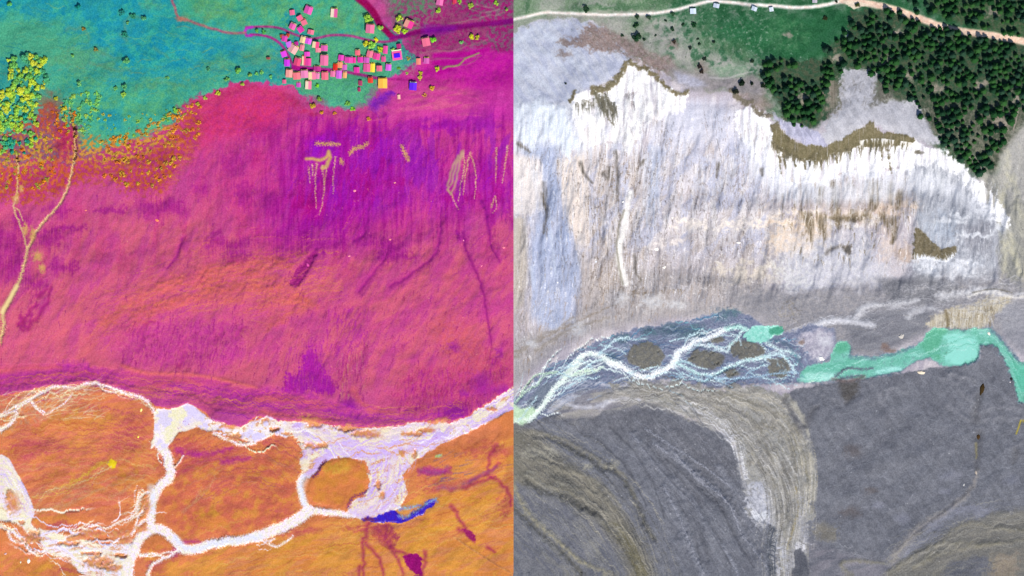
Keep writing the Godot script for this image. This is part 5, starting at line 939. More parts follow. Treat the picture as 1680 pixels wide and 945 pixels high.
	g.band("1386,52 1388,60 1390,66", 3, 6, "c4cec8", "dde2e0", {"en": 0.5})
	for s in ["980,20 1040,20 1080,20", "900,26 940,28 990,30"]:
		g.band(s, 3, 2, "c8beb2", "a8a498", {"jit": 1.5, "sf": 0.5, "en": 1.2, "al": 0.8, "only": GRASSLAND})
	g.layer({"x": 0, "y": 0, "w": g.w, "h": g.h, "full": true}, Color("000000"), Color("ffffff"), {"al": 0.07, "tn": 0, "tc": 3.0, "hn": 0.08, "hk": 0})
	for k in 420:
		var x := g.rnd.randf_range(0, 838); var y := g.rnd.randf_range(240, 930)
		g.streak(x, y, g.rnd.randf() * TAU, 1.5, 1.5, Color(["f2f2f2", "4c4c50", "d8d8dc", "5f5c58"][k % 4]), 0.55)

# ---------------------------------------------------------------- heights and places
func knots(v: float, k: Array) -> float:
	for i in k.size() - 1:
		if v <= k[i + 1][0]:
			var t: float = clampf((v - k[i][0]) / (k[i + 1][0] - k[i][0]), 0, 1)
			return lerpf(k[i][1], k[i + 1][1], t * t * (3 - 2 * t))
	return k[-1][1]

func lie(u: float, v: float) -> float:
	var a := knots(v, [[-700.0, 62.0], [140.0, 40.0], [420.0, 12.0], [660.0, -14.0], [1700.0, -8.0]])
	var b := knots(v, [[-700.0, 66.0], [190.0, 40.0], [330.0, 14.0], [560.0, -14.0], [1700.0, -6.0]])
	return lerpf(a, b, smoothstep(780.0, 900.0, u))

func mirrored(u: float, v: float) -> Vector2:
	var m := u
	var n := v
	if m < 0: m = -m
	if m > EAST - 1: m = 2 * (EAST - 1) - m
	if n < 0: n = -n
	if n > SOUTH - 1: n = 2 * (SOUTH - 1) - n
	return Vector2(m, n)

func ground_y(u: float, v: float) -> float:
	var q := mirrored(u, v)
	var c := ground_w if q.x < SEAM else ground_e
	var y := c.hgt[clampi(int(q.y), 0, c.h - 1) * c.w + clampi(int(q.x) - c.ox, 0, c.w - 1)]
	return lie(u, v) + y * clampf(absf(q.x - SEAM) / 12.0, 0.0, 1.0)

func at(u: float, v: float, sink := 0.0) -> Vector3:
	return Vector3((u - EAST * 0.5) * UNIT, ground_y(u, v) - sink, (v - SOUTH * 0.5) * UNIT)

# ---------------------------------------------------------------- naming
func numbered(n: String) -> String:
	if not used.has(n):
		used[n] = 0
		return n
	used[n] += 1
	return "%s_%03d" % [n, used[n]]

func tag(o: Node3D, label: String, category: String, group := "", kind := "") -> void:
	o.set_meta("label", label)
	if category: o.set_meta("category", category)
	if group: o.set_meta("group", group)
	if kind: o.set_meta("kind", kind)

func thing(called: String, label: String, category: String, where: Vector3, turn := 0.0, group := "") -> Node3D:
	var o := Node3D.new()
	o.name = numbered(called)
	add_child(o)
	o.position = where
	o.rotation.y = turn
	tag(o, label, category, group)
	return o

func part(called: String, mesh: Mesh, m: Material, parent: Node3D) -> MeshInstance3D:
	var o := MeshInstance3D.new()
	o.name = called
	o.mesh = mesh
	o.material_override = m
	parent.add_child(o, true)
	return o

func paint(hex: String, rough := 0.9) -> StandardMaterial3D:
	var key := hex + str(rough)
	if not mats.has(key):
		var m := StandardMaterial3D.new()
		m.albedo_color = Color(hex)
		m.roughness = rough
		m.metallic_specular = 0.3
		mats[key] = m
	return mats[key]

# ---------------------------------------------------------------- terrain
func build_ground() -> void:
	var nx := int((EAST - 1) / STEP) + 1
	var ny := int((SOUTH - 1) / STEP) + 1
	var pos := PackedVector3Array(); pos.resize(nx * ny)
	var kind := PackedByteArray(); kind.resize(nx * ny)
	for j in ny:
		var v := j * STEP
		for i in nx:
			var u := i * STEP
			pos[j * nx + i] = Vector3((u + 0.5 - EAST * 0.5) * UNIT, ground_y(u, v), (v + 0.5 - SOUTH * 0.5) * UNIT)
			kind[j * nx + i] = ground_w.reg[v * ground_w.w + u] if u < SEAM else 20 + ground_e.reg[v * ground_e.w + u - SEAM]
	var nor := PackedVector3Array(); nor.resize(nx * ny)
	for j in ny:
		for i in nx:
			var a := pos[j * nx + maxi(i - 1, 0)]; var b := pos[j * nx + mini(i + 1, nx - 1)]
			var c := pos[maxi(j - 1, 0) * nx + i]; var d := pos[mini(j + 1, ny - 1) * nx + i]
			nor[j * nx + i] = (d - c).cross(b - a).normalized()
	var quads := {}
	for j in ny - 1:
		for i in nx - 1:
			var k := kind[j * nx + i]
			if not quads.has(k):
				quads[k] = PackedInt32Array()
			quads[k].append(j * nx + i)
	var what := {
		SLOPE: ["mountainside", "bare magenta mountainside with violet gullies above the western white river", "slope"],
		MEADOW: ["meadow", "teal and green meadow around the pink village", "meadow"],
		FLATS: ["river_flats", "orange river flats and islands between the white channels", "ground"],
		RIVER: ["river", "white braided river winding across the orange flats with a deep blue pond", "river"],
		ROAD: ["village_road", "dark crimson roads and lanes of the pink village", "road"],
		20 + CLIFF: ["rock_face", "pale streaked rock face with white walls and grey scree", "rock face"],
		20 + GRASSLAND: ["pasture", "green and grey pasture along the pale road above the rock face", "pasture"],
		20 + RIVERBED: ["gravel_bed", "blue grey wet gravel bed around the turquoise river", "riverbed"],
		20 + FAN: ["debris_fan", "tan fan of debris curving down into the grey mud", "debris"],
		20 + MUD: ["mud_plain", "dark grey mud plain with folded ridges south of the turquoise river", "ground"],
		20 + FOREST_FLOOR: ["forest_floor", "brown green ground under the dark conifers", "ground"],
		20 + RIVER: ["river", "turquoise and milky braided river below the pale rock face", "river"],
		20 + ROAD: ["country_road", "pale sandy road along the top of the green pasture", "road"],
	}
	var pic := [ground_w.picture(), ground_e.picture()]
	var look := []
	for k in 4:
		var m := StandardMaterial3D.new()
		m.albedo_texture = pic[k % 2]
		m.roughness = 0.96 if k < 2 else 0.35
		m.metallic_specular = 0.15 if k < 2 else 0.4
		m.texture_repeat = false
		look.append(m)
	var remap := PackedInt32Array(); remap.resize(nx * ny)
	for k in quads:
		remap.fill(-1)
		var vp := PackedVector3Array(); var vn := PackedVector3Array(); var vt := PackedVector2Array(); var idx := PackedInt32Array()
		var east: bool = k >= 20
		var c := ground_e if east else ground_w
		for q: int in quads[k]:
			var ids := [q, q + 1, q + nx + 1, q + nx]
			for t in 4:
				var g: int = ids[t]
				if remap[g] < 0:
					remap[g] = vp.size()
					vp.append(pos[g]); vn.append(nor[g])
					vt.append(Vector2(((g % nx) * STEP - c.ox + 0.5) / c.w, (int(g / nx) * STEP + 0.5) / c.h))
				ids[t] = remap[g]
			idx.append(ids[0]); idx.append(ids[1]); idx.append(ids[2]); idx.append(ids[0]); idx.append(ids[2]); idx.append(ids[3])
		var water: bool = k % 20 == RIVER
		var o := sheet(what[k][0], vp, vn, vt, idx, look[(2 if water else 0) + (1 if east else 0)])
		tag(o, what[k][1], what[k][2], "", "structure")
	# the valley goes on around, more coarsely
	for side in 2:
		var vp := PackedVector3Array(); var vn := PackedVector3Array(); var vt := PackedVector2Array(); var idx := PackedInt32Array()
		var c := ground_e if side else ground_w
		var u0 := SEAM if side else SEAM - 1600
		var gx := 160; var gy := 250
		var us := func(i: int) -> float: return u0 + i * 10.0
		for j in gy + 1:
			for i in gx + 1:
				var u: float = us.call(i); var v := -800.0 + j * 10.0
				var q := mirrored(u, v)
				vp.append(Vector3((u + 0.5 - EAST * 0.5) * UNIT, ground_y(u, v), (v + 0.5 - SOUTH * 0.5) * UNIT))
				vn.append(Vector3.UP)
				vt.append(Vector2((clampf(q.x - c.ox, 0, c.w - 1) + 0.5) / c.w, (q.y + 0.5) / c.h))
		for j in gy:
			for i in gx:
				var ua: float = us.call(i); var va := -800.0 + j * 10.0
				if ua >= 0 and ua + 10 <= EAST - 2 and va >= 0 and va + 10 <= SOUTH - 2:
					continue
				var a := j * (gx + 1) + i
				for t in [a, a + 1, a + gx + 2, a, a + gx + 2, a + gx + 1]:
					idx.append(t)
		for a in vp.size():   # the rim tucks just under the finer sheet
			var u := vp[a].x / UNIT + EAST * 0.5; var v := vp[a].z / UNIT + SOUTH * 0.5
			if u > 4 and u < EAST - 5 and v > 4 and v < SOUTH - 5:
				vp[a].y -= 1.0
		for j in gy + 1:
			for i in gx + 1:
				var a := vp[j * (gx + 1) + maxi(i - 1, 0)]; var b := vp[j * (gx + 1) + mini(i + 1, gx)]
				var e := vp[maxi(j - 1, 0) * (gx + 1) + i]; var d := vp[mini(j + 1, gy) * (gx + 1) + i]
				vn[j * (gx + 1) + i] = (d - e).cross(b - a).normalized()
		var o := sheet("surrounding_valley", vp, vn, vt, idx, look[side])
		tag(o, ["valley ground beyond the western flats and meadow", "valley ground beyond the eastern pasture and mud plain"][side], "ground", "", "structure")

func sheet(called: String, vp: PackedVector3Array, vn: PackedVector3Array, vt: PackedVector2Array, idx: PackedInt32Array, m: Material) -> MeshInstance3D:
	var a := []
	a.resize(Mesh.ARRAY_MAX)
	a[Mesh.ARRAY_VERTEX] = vp; a[Mesh.ARRAY_NORMAL] = vn; a[Mesh.ARRAY_TEX_UV] = vt; a[Mesh.ARRAY_INDEX] = idx
	var mesh := ArrayMesh.new()
	mesh.add_surface_from_arrays(Mesh.PRIMITIVE_TRIANGLES, a)
	var o := MeshInstance3D.new()
	o.name = numbered(called)
	o.mesh = mesh
	o.material_override = m
	add_child(o)
	return o

# ---------------------------------------------------------------- shapes
func tri(st: SurfaceTool, a: Vector3, b: Vector3, c: Vector3) -> void:
	st.add_vertex(a); st.add_vertex(b); st.add_vertex(c)

func quad(st: SurfaceTool, a: Vector3, b: Vector3, c: Vector3, d: Vector3) -> void:
	tri(st, a, b, c); tri(st, a, c, d)

func done(st: SurfaceTool) -> ArrayMesh:
	st.generate_normals()
	return st.commit()

func start() -> SurfaceTool:
	var st := SurfaceTool.new()
	st.begin(Mesh.PRIMITIVE_TRIANGLES)
	st.set_smooth_group(-1)
	return st

func trunk_mesh(r: float, hh: float) -> Mesh:
	var c := CylinderMesh.new()
	c.bottom_radius = r; c.top_radius = r * 0.35; c.height = hh; c.radial_segments = 6; c.rings = 1
	var st := SurfaceTool.new()
	st.create_from(c, 0)
	var out := SurfaceTool.new()
	out.append_from(c, 0, Transform3D(Basis(), Vector3(0, hh * 0.5, 0)))
	return out.commit()

# tiers of drooping boughs round a leader, about 8 m across
func conifer_crown() -> ArrayMesh:
	var st := start()
	var hh := 9.6
	for tier in 8:
		var f := tier / 7.0
		var y := 1.4 + f * (hh - 2.2)
		var r := 4.1 * sqrt(1.0 - 0.9 * f * f)
		var n := int(lerpf(11, 6, f))
		var off := rng.randf() * TAU
		for k in n:
			var a := off + k * TAU / n + rng.randf_range(-0.25, 0.25)
			var rr := r * rng.randf_range(0.72, 1.12)
			var wd := rr * rng.randf_range(0.2, 0.34)
			var dir := Vector3(cos(a), 0, sin(a)); var sd := Vector3(-sin(a), 0, cos(a))
			var root := Vector3(0, y + 0.5 + rng.randf() * 0.3, 0)
			var mid := dir * rr * 0.55 + Vector3(0, y + 0.1, 0)
			var tip := dir * rr + Vector3(0, y - rr * rng.randf_range(0.22, 0.42), 0)
			tri(st, root, mid + sd * wd, mid - sd * wd)
			tri(st, mid + sd * wd, tip + sd * wd * 0.2, mid - sd * wd)
			tri(st, mid + sd * wd * 0.8 - Vector3(0, 0.5, 0), tip - Vector3(0, 0.2, 0), mid + Vector3(0, 0.1, 0))
	for k in 5:
		var a := k * TAU / 5
		tri(st, Vector3(cos(a), 0, sin(a)) * 0.5 + Vector3(0, hh - 1.8, 0), Vector3(0, hh, 0), Vector3(cos(a + TAU / 5), 0, sin(a + TAU / 5)) * 0.5 + Vector3(0, hh - 1.8, 0))
	return done(st)

# clumps of leaf sprays through a rounded, lobed crown one metre in radius
func leafy_crown(flat: float, sprays: int) -> ArrayMesh:
	var st := start()
	var lobes: Array[Vector3] = []
	for k in 6:
		lobes.append(Vector3(rng.randf_range(-0.58, 0.58), rng.randf_range(0.3, 1.0) * flat, rng.randf_range(-0.58, 0.58)))
	for k in sprays:
		var c: Vector3 = lobes[k % 6]
		var d := Vector3(rng.randfn(), absf(rng.randfn()) * 0.8 + 0.1, rng.randfn()).normalized()
		var p := c + d * Vector3(0.42, 0.42 * flat, 0.42) * rng.randf_range(0.6, 1.15)
		var nrm := (d + Vector3(rng.randfn(), rng.randfn(), rng.randfn()) * 0.35).normalized()
		var a := nrm.cross(Vector3(rng.randfn(), rng.randfn(), rng.randfn())).normalized() * rng.randf_range(0.12, 0.24)
		var b := nrm.cross(a).normalized() * rng.randf_range(0.12, 0.24)
		quad(st, p - a, p + b * 0.8, p + a + nrm * 0.06, p - b)
	return done(st)

func rock_mesh(rough: float) -> ArrayMesh:
	var s := SphereMesh.new()
	s.radius = 1.0; s.height = 2.0; s.radial_segments = 10; s.rings = 6
	var arr := s.get_mesh_arrays()
	var vs: PackedVector3Array = arr[Mesh.ARRAY_VERTEX]; var ix: PackedInt32Array = arr[Mesh.ARRAY_INDEX]
	var n := FastNoiseLite.new()
	n.seed = rng.randi() % 10000; n.frequency = 0.9
	var st := start()
	for i in range(0, ix.size(), 3):
		for k in 3:
			var p := vs[ix[i + k]]
			var q := p * (1.0 + n.get_noise_3dv(p) * rough)
			for ax in [Vector3(0.6, 0.7, 0.4), Vector3(-0.5, 0.4, -0.76), Vector3(-0.7, 0.5, 0.5), Vector3(0.5, 0.1, -0.86)]:
				var over := q.dot(ax) - 0.72
				if over > 0: q -= ax * over * 0.8
			st.add_vertex(q * Vector3(1, 0.7, 1))
	return done(st)

func box_mesh(x: float, y: float, z: float, low := 0.0) -> ArrayMesh:
	var b := BoxMesh.new()
	b.size = Vector3(x, y, z)
	var st := SurfaceTool.new()
	st.append_from(b, 0, Transform3D(Basis(), Vector3(0, y * 0.5 + low, 0)))
	return st.commit()

# one pitch of a gable roof: ridge along z, falling towards side s
func pitch_mesh(wd: float, ln: float, eave: float, rise: float, s: float) -> ArrayMesh:
	var st := start()
	var o := 0.35; var th := 0.18
	var xe := (wd * 0.5 + o) * s
	var z0 := -ln * 0.5 - o; var z1 := ln * 0.5 + o
	var drop := rise * o / (wd * 0.5)
	var x0 := 0.004 * s
	var top := [Vector3(x0, eave + rise + th, z0), Vector3(x0, eave + rise + th, z1), Vector3(xe, eave - drop + th, z1), Vector3(xe, eave - drop + th, z0)]
	var bot := []
	for p in top: bot.append(p - Vector3(0, th, 0))
	var f := [[0, 1, 2, 3]] if s < 0 else [[3, 2, 1, 0]]
	quad(st, top[f[0][0]], top[f[0][1]], top[f[0][2]], top[f[0][3]])
	quad(st, bot[f[0][3]], bot[f[0][2]], bot[f[0][1]], bot[f[0][0]])
	for k in 4:
		var a: int = f[0][k]; var b: int = f[0][(k + 1) % 4]
		quad(st, top[b], top[a], bot[a], bot[b])
	return done(st)

func gable_mesh(wd: float, ln: float, eave: float, rise: float) -> ArrayMesh:
	var st := start()
	var x := wd * 0.5; var z := ln * 0.5
	var lo := -3.0
	var r := rise - 0.02
	for s in [-1.0, 1.0]:
		var zz: float = z * s
		var a := Vector3(-x * s, lo, zz); var b := Vector3(x * s, lo, zz); var c := Vector3(x * s, eave, zz); var d := Vector3(-x * s, eave, zz)
		quad(st, a, d, c, b); tri(st, d, Vector3(0, eave + r, zz), c)
		var e := Vector3(x * s, lo, z * s); var f2 := Vector3(x * s, lo, -z * s); var g := Vector3(x * s, eave, -z * s); var h2 := Vector3(x * s, eave, z * s)
		quad(st, e, h2, g, f2)
	return done(st)

# ---------------------------------------------------------------- houses
# plan place, size across and along, turn, roof colours of the two pitches, colour of the added strip for the sunlit north wall ("" for none), label
func houses() -> void:
	var list := [
		[480.5, 22, 8, 8, 8, "e0608c", "dc4a7e", "", "small rose house at the west end of the upper cluster, topmost of the loose row"],
		[507, 18.5, 13, 12, -20, "e070b8", "cc0c92", "f0a0b0", "large tilted pink house above the lane, right of the small rose house"],
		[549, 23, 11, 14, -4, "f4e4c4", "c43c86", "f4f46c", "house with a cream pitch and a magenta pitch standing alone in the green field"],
		[493, 31, 9, 8, 30, "f06090", "e4447c", "", "pink red cottage just below the small rose house"],
		[500, 38.5, 9, 8, 25, "e8607c", "dc5a82", "eca060", "rose cottage touching the green dip above the western lane"],
		[481, 45, 10, 9, -25, "e8468c", "dc4cb8", "f4d8a0", "pink house with a cream edge sitting on the bend of the lane"],
		[494.5, 50, 9, 9, 35, "dc18a4", "cc1092", "f0b0d0", "bright magenta cottage beside the curving lane"],
		[511, 54, 10, 7, -12, "e45a80", "e06484", "", "low rose shed north of the lane, last of the loose row"],
		[468, 65, 9, 9, -10, "d434b4", "c01484", "f0b080", "magenta house between two rust coloured sheds"],
		[473.5, 59.5, 5, 6, -20, "aa2a08", "a02408", "", "rust brown shed above the magenta house by the western lane"],
		[463, 61, 4, 5, 10, "a43c14", "943410", "", "narrow rust brown shed at the western edge of the village"],
		[475.5, 74, 9, 9, 20, "c458ee", "b848dc", "", "lilac house close to the western lane"],
		[487.5, 73, 6, 6, 10, "b0048c", "a40078", "", "tiny dark magenta shed beside the lilac house"],
		[498, 67, 9, 10, -15, "f0d088", "e8c890", "f8e8b4", "straw yellow house touching a violet one"],
		[507, 69, 10, 9, -15, "dc40e8", "cc48d8", "f4a0b0", "violet house touching the straw yellow house"],
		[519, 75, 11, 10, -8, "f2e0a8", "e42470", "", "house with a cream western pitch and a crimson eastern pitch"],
		[482, 82, 15, 13, -32, "e4b09c", "dc889c", "f0e070", "large dusty rose house with a yellow edge beside the lane"],
		[496.5, 80, 7, 9, -10, "f09a90", "e45a90", "f4c8b0", "small pink house tight against the dusty rose house"],
		[467, 90, 9, 9, 20, "e034dc", "d018e4", "f0a850", "vivid magenta house west of the lane with an orange corner"],
		[533, 80.5, 11, 9, -2, "dc4c90", "c43cb4", "f4f080", "rose and violet house with a yellow north edge on the inner field"],
		[523, 83.5, 8, 7, 0, "ee8a90", "e46c90", "", "salmon shed joined to the rose and violet house"],
		[505, 90, 9, 7, 0, "e830c8", "d82cb8", "", "magenta house alone on the small green"],
		[489, 103, 11, 12, -14, "e04070", "cc1c5c", "f0d890", "crimson patched house with a pale north edge above the main street"],
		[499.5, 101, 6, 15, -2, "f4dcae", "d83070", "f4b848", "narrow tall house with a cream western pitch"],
		[507, 103, 9, 12, -2, "e030a0", "d82484", "", "magenta pink house east of the narrow cream house"],
		[472, 104.5, 9, 11, 0, "c41ce0", "b414dc", "f0b030", "violet house with a wide orange north edge by the main street"],
		[533, 100.5, 13, 17, -2, "e8707c", "d84cb0", "f4d090", "long pink house with a faded patch in the inner field"],
		[560.5, 96, 9, 9, -8, "dc2cb4", "cc20a8", "", "magenta house north of the red roofed house"],
		[521.5, 114, 12, 7, 0, "b01464", "a80c8c", "e8e480", "long wine red building on the edge of the main street"],
		[551, 111.5, 7, 9, -3, "d40c00", "c40800", "f0a030", "bright scarlet roofed house on the main street"],
		[558.5, 108, 8, 9, -3, "f49a5c", "ec7858", "f4cc98", "orange salmon house touching the scarlet roofed house"],
		[566, 111.5, 8, 8, -3, "c854b4", "b840b4", "f0d090", "mauve house on the north side of the street"],
		[475.5, 122, 11, 12, -3, "f4b488", "e87490", "f4c070", "peach house at the western end of the row below the street"],
		[488, 126, 12, 11, 4, "f08070", "e4507c", "f0c868", "coral house second in the row below the street"],
		[500.5, 123, 12, 12, 3, "dc8cc0", "e0589c", "f4d858", "mauve and pink house third in the row below the street"],
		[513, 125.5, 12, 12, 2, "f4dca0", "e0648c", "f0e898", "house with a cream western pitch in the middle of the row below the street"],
		[522, 126, 6, 9, -4, "ec90b8", "d858a8", "f0d8b0", "thin pale pink annex joined to the row below the street"],
		[534, 126, 11, 12, 0, "e8606c", "e45884", "f4bc68", "rose red house with an orange north edge below the street"],
		[547, 122.5, 8, 9, -3, "dc60a8", "e4648c", "f0c088", "dull pink house west of the tall violet house"],
		[557, 123.5, 9, 13, -3, "d060e8", "c440cc", "f4d0a0", "tall violet house below the street"],
		[566.5, 124.5, 6, 9, -5, "f4b090", "ec9038", "f4e0b0", "small peach house at the eastern end of the row"],
		[467.5, 135, 6, 6, 0, "dc4c84", "d44478", "", "tiny rose shed south west of the row"],
		[491, 140.5, 7, 7, 0, "c43cbc", "b834ac", "e8c8a0", "small violet shed south of the row"],
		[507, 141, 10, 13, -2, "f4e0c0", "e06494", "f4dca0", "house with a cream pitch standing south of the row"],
		[608, 49, 14, 14, -5, "f49898", "c42888", "f8b070", "large pink house under a round lime tree by the crimson road"],
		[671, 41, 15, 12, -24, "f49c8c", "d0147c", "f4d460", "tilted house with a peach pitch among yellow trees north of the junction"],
		[587.5, 88, 8, 8, 0, "ec5c70", "e4506c", "f0d890", "coral cottage alone on the green"],
		[607.5, 90, 10, 10, -14, "ee6888", "dc5c80", "f0c0a0", "salmon pink house under the sprawling yellow tree"],
		[618.5, 94, 11, 10, -12, "e4409c", "d41478", "f4b890", "magenta house joined to the salmon pink house"],
		[633, 83, 7, 13, -4, "e42c7c", "d438a8", "", "narrow magenta house east of the yellow tree"],
		[573, 100, 14, 9, -3, "d83cb4", "d0148c", "e8a0b0", "wide magenta house at the start of the middle row"],
		[581.5, 100, 6, 9, -2, "dc1c8c", "dc1488", "", "narrow pink red house in the middle row"],
		[592, 99.5, 9, 9, 0, "d428b8", "c81088", "f0c860", "magenta violet house in the middle row"],
		[602, 100, 9, 9, -4, "cc58c4", "b028a0", "f0c070", "striped mauve house at the end of the middle row"],
		[630, 98.5, 7, 8, 0, "d84c84", "c82c80", "f4d8c8", "small rose house west of the blue topped building"],
		[602.5, 112.5, 11, 13, -2, "dc5494", "c83080", "f4d878", "rose house joined to the yellow roofed annex"],
		[612, 112.5, 7, 14, -3, "fce020", "f8d830", "f8f068", "bright yellow roofed annex beside the rose house"],
		[623, 113.5, 9, 9, 0, "e08098", "e43060", "", "rose red house just east of the yellow annex"],
		[638, 112, 9, 10, -4, "c858dc", "dc40d8", "f4d898", "lilac house south of the blue topped building"],
		[586, 116, 9, 9, 0, "dc2c9c", "cc0090", "", "deep magenta house touching the street bend"],
		[608.5, 133, 8, 8, 0, "d80c00", "d43c20", "f4a868", "small scarlet roofed house south of the street"],
		[628.5, 138, 15, 16, 0, "fabc28", "f8b440", "fcd830", "large amber yellow roofed house south of the street"],
		[678, 143, 12, 12, -4, "4c04f4", "4800f0", "f8f0e0", "deep blue roofed house at the eastern end of the street"],
		[592, 137.5, 6, 8, -2, "a02458", "8c1c4c", "", "dark wine shed south of the street"],
		[590, 148, 4, 6, 0, "9c1454", "8c104c", "", "tiny wine red hut below the dark wine shed"],
		[687, 102, 7, 10, 0, "f07858", "e48078", "", "orange salmon house on the eastern edge of the village"],
		[700, 101, 9, 9, -2, "cc5cb4", "c03ca0", "f4e458", "mauve house with a yellow north edge east of the village"],
		[655, 77, 7, 7, 8, "b00868", "98085c", "", "dark crimson hut south of the road junction"],
		[722, 4, 11, 12, -10, "ee88bc", "cc2c8c", "", "pink house north of the eastern road, cut by the edge"],
		[746, 3, 6, 8, 0, "d01c4c", "c4183c", "", "crimson hut at the northern edge by a lime bush"],
		[699.5, 70.5, 13, 13, 12, "e8688c", "e0507c", "f4b888", "large rose house just south of the eastern road"],
		[655, 160, 4, 7, 5, "f4a8a0", "f0c0a8", "", "pale narrow hut alone on the magenta slope"],
		[441.5, 97, 6, 3, 0, "8c3c38", "7c3430", "", "low brown shed alone in the western field"],
	]
	for r in list:
		var wd: float = r[2] * UNIT * 0.93; var ln: float = r[3] * UNIT * 0.93
		var o := thing("house", r[8], "house", at(r[0], r[1]), deg_to_rad(r[4]), "houses of the village")
		var eave := clampf(minf(wd, ln) * 0.4, 2.0, 4.5); var rise := wd * 0.2
		part("wall", gable_mesh(wd - 0.5, ln - 0.5, eave, rise * (wd - 0.5) / wd), paint("d8b878"), o)
		# one covering for the whole roof, but for the few with a different colour on each pitch
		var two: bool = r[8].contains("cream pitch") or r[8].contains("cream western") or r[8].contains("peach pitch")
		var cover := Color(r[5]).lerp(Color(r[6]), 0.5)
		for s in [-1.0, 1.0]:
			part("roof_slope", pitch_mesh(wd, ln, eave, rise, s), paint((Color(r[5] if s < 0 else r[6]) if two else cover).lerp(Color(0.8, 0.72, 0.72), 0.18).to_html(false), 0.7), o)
		part("ridge_cap", box_mesh(0.35, 0.12, ln + 0.7, eave + rise + 0.16), paint(cover.to_html(false), 0.7), o)
		if r[7] != "":
			var lean := part("added_wall_strip", box_mesh(wd * 0.96, 0.15, 1.5, 0.0), paint(r[7], 0.7), o)  # added strip, stands in for the sunlit north wall
			lean.position = Vector3(0, eave - 0.55, -ln * 0.5 - 0.98)
			lean.rotation.x = deg_to_rad(-14)
			var post := part("added_strip_wall", box_mesh(wd * 0.9, eave + 2.0, 0.15, -3.0), paint("c8a468"), o)  # added wall that carries the strip
			post.position = Vector3(0, 0, -ln * 0.5 - 1.4)
	# the blue topped building
	var b := thing("flat_roofed_building", "pink building with a raised deep blue block on its flat roof", "building", at(652, 92.5), deg_to_rad(8))
	part("wall", box_mesh(12.4, 7.0, 11.4, -3.0), paint("dc54a8"), b)
	part("roof", box_mesh(12.8, 0.3, 11.8, 4.0), paint("e4509c", 0.7), b)
	part("roof_block", box_mesh(8.0, 1.0, 5.4, 4.3), paint("3c04f8", 0.7), b)
	part("added_wall_strip", box_mesh(12.8, 0.2, 1.6, 3.6), paint("f4ecd0", 0.7), b).position.z = -6.8  # added pale strip here too, for the sunlit wall
	for s in [-1.0, 1.0]:
		part("parapet", box_mesh(0.4, 0.6, 11.0, 4.3), paint("f0a0c8"), b).position.x = s * 6.1
	# pale huts along the eastern road
	for r in [[1136, 20, 9, 8, 2, "c8d8ec", "square pale blue hut in the green pasture south of the road"], [1174, 11, 9, 6, -12, "b8c4d8", "grey blue hut touching the road above the pasture"], [1236, 16, 8, 6, -20, "bccadc", "pale hut turned askew south of the white road"], [1264, 17, 6, 6, 10, "d0dcec", "small whitish hut close below the white road"], [1335, 3, 7, 6, 0, "b4aebc", "lilac grey hut above the road near its widening"]]:
		var o := thing("hut", r[6], "hut", at(r[0], r[1]), deg_to_rad(r[4]), "huts along the pale road")
		var wd: float = r[2] * UNIT; var ln: float = r[3] * UNIT
		part("wall", gable_mesh(wd - 0.4, ln - 0.4, 2.6, 0.7), paint("a8a49c"), o)
		for s in [-1.0, 1.0]:
			part("roof_slope", pitch_mesh(wd, ln, 2.6, 0.75, s), paint(r[5], 0.5), o)
		part("ridge_cap", box_mesh(0.3, 0.1, ln + 0.7, 3.5), paint("98a4b4", 0.5), o)

# ---------------------------------------------------------------- trees
var conifers: Array[ArrayMesh] = []
var crowns: Array[ArrayMesh] = []
var bushes: Array[ArrayMesh] = []
var trunk_tall: Mesh
var trunk_low: Mesh
var protos := {}

func leaf_paint(hex: String) -> StandardMaterial3D:
	var key := "leaf" + hex
	if not mats.has(key):
		var m := StandardMaterial3D.new()
		m.albedo_color = Color(hex)
		m.roughness = 0.85
		m.metallic_specular = 0.2
		m.backlight_enabled = true
		m.backlight = Color(hex) * 0.6
		m.cull_mode = BaseMaterial3D.CULL_DISABLED
		mats[key] = m
	return mats[key]

# a tree or bush «d» units across
func plant(called: String, label: String, category: String, group: String, u: float, v: float, d: float, kind: int, hex: String) -> void:
	var variant := rng.randi() % 6
	var key := "%s/%d/%d/%s" % [called, kind, variant, hex]
	var o: Node3D
	if protos.has(key):
		o = protos[key].duplicate()
		o.name = numbered(called)
		add_child(o)
		tag(o, label, category, group)
	else:
		o = thing(called, label, category, Vector3.ZERO, 0.0, group)
		if kind == 0:
			part("trunk", trunk_tall, paint("2c2018"), o)
			part("crown", conifers[variant], leaf_paint(hex), o)
		elif kind == 1:
			part("trunk", trunk_low, paint("5c3038"), o)
			part("crown", crowns[variant], leaf_paint(hex), o)
		else:
			part("stem", trunk_low, paint("5c3038"), o)
			part("foliage", bushes[variant], leaf_paint(hex), o)
		protos[key] = o
	var s := d * UNIT * (0.122 if kind == 0 else 0.5)
	o.position = at(u, v, 0.2)
	o.rotation = Vector3(0, rng.randf() * TAU, 0)
	o.scale = Vector3.ONE * s * (rng.randf_range(0.92, 1.08))

func hue_word(hex: String) -> String:
	var c := Color(hex)
	var a := c.h * 360.0
	if a < 34: return "orange"
	if a < 48: return "amber"
	if a < 64: return "yellow"
	if a < 84: return "yellow green"
	if a < 125: return "lime"
	return "teal green"

func wood_place(u: float, v: float) -> String:
	if v > 235: return "at the southern tip"
	if u > 1630: return "along the eastern rim"
	if v < 92: return "near the sandy road"
	if u < 1470: return "in the western lobe"
	if v > 165: return "in the lower slope"
	return "in the middle"

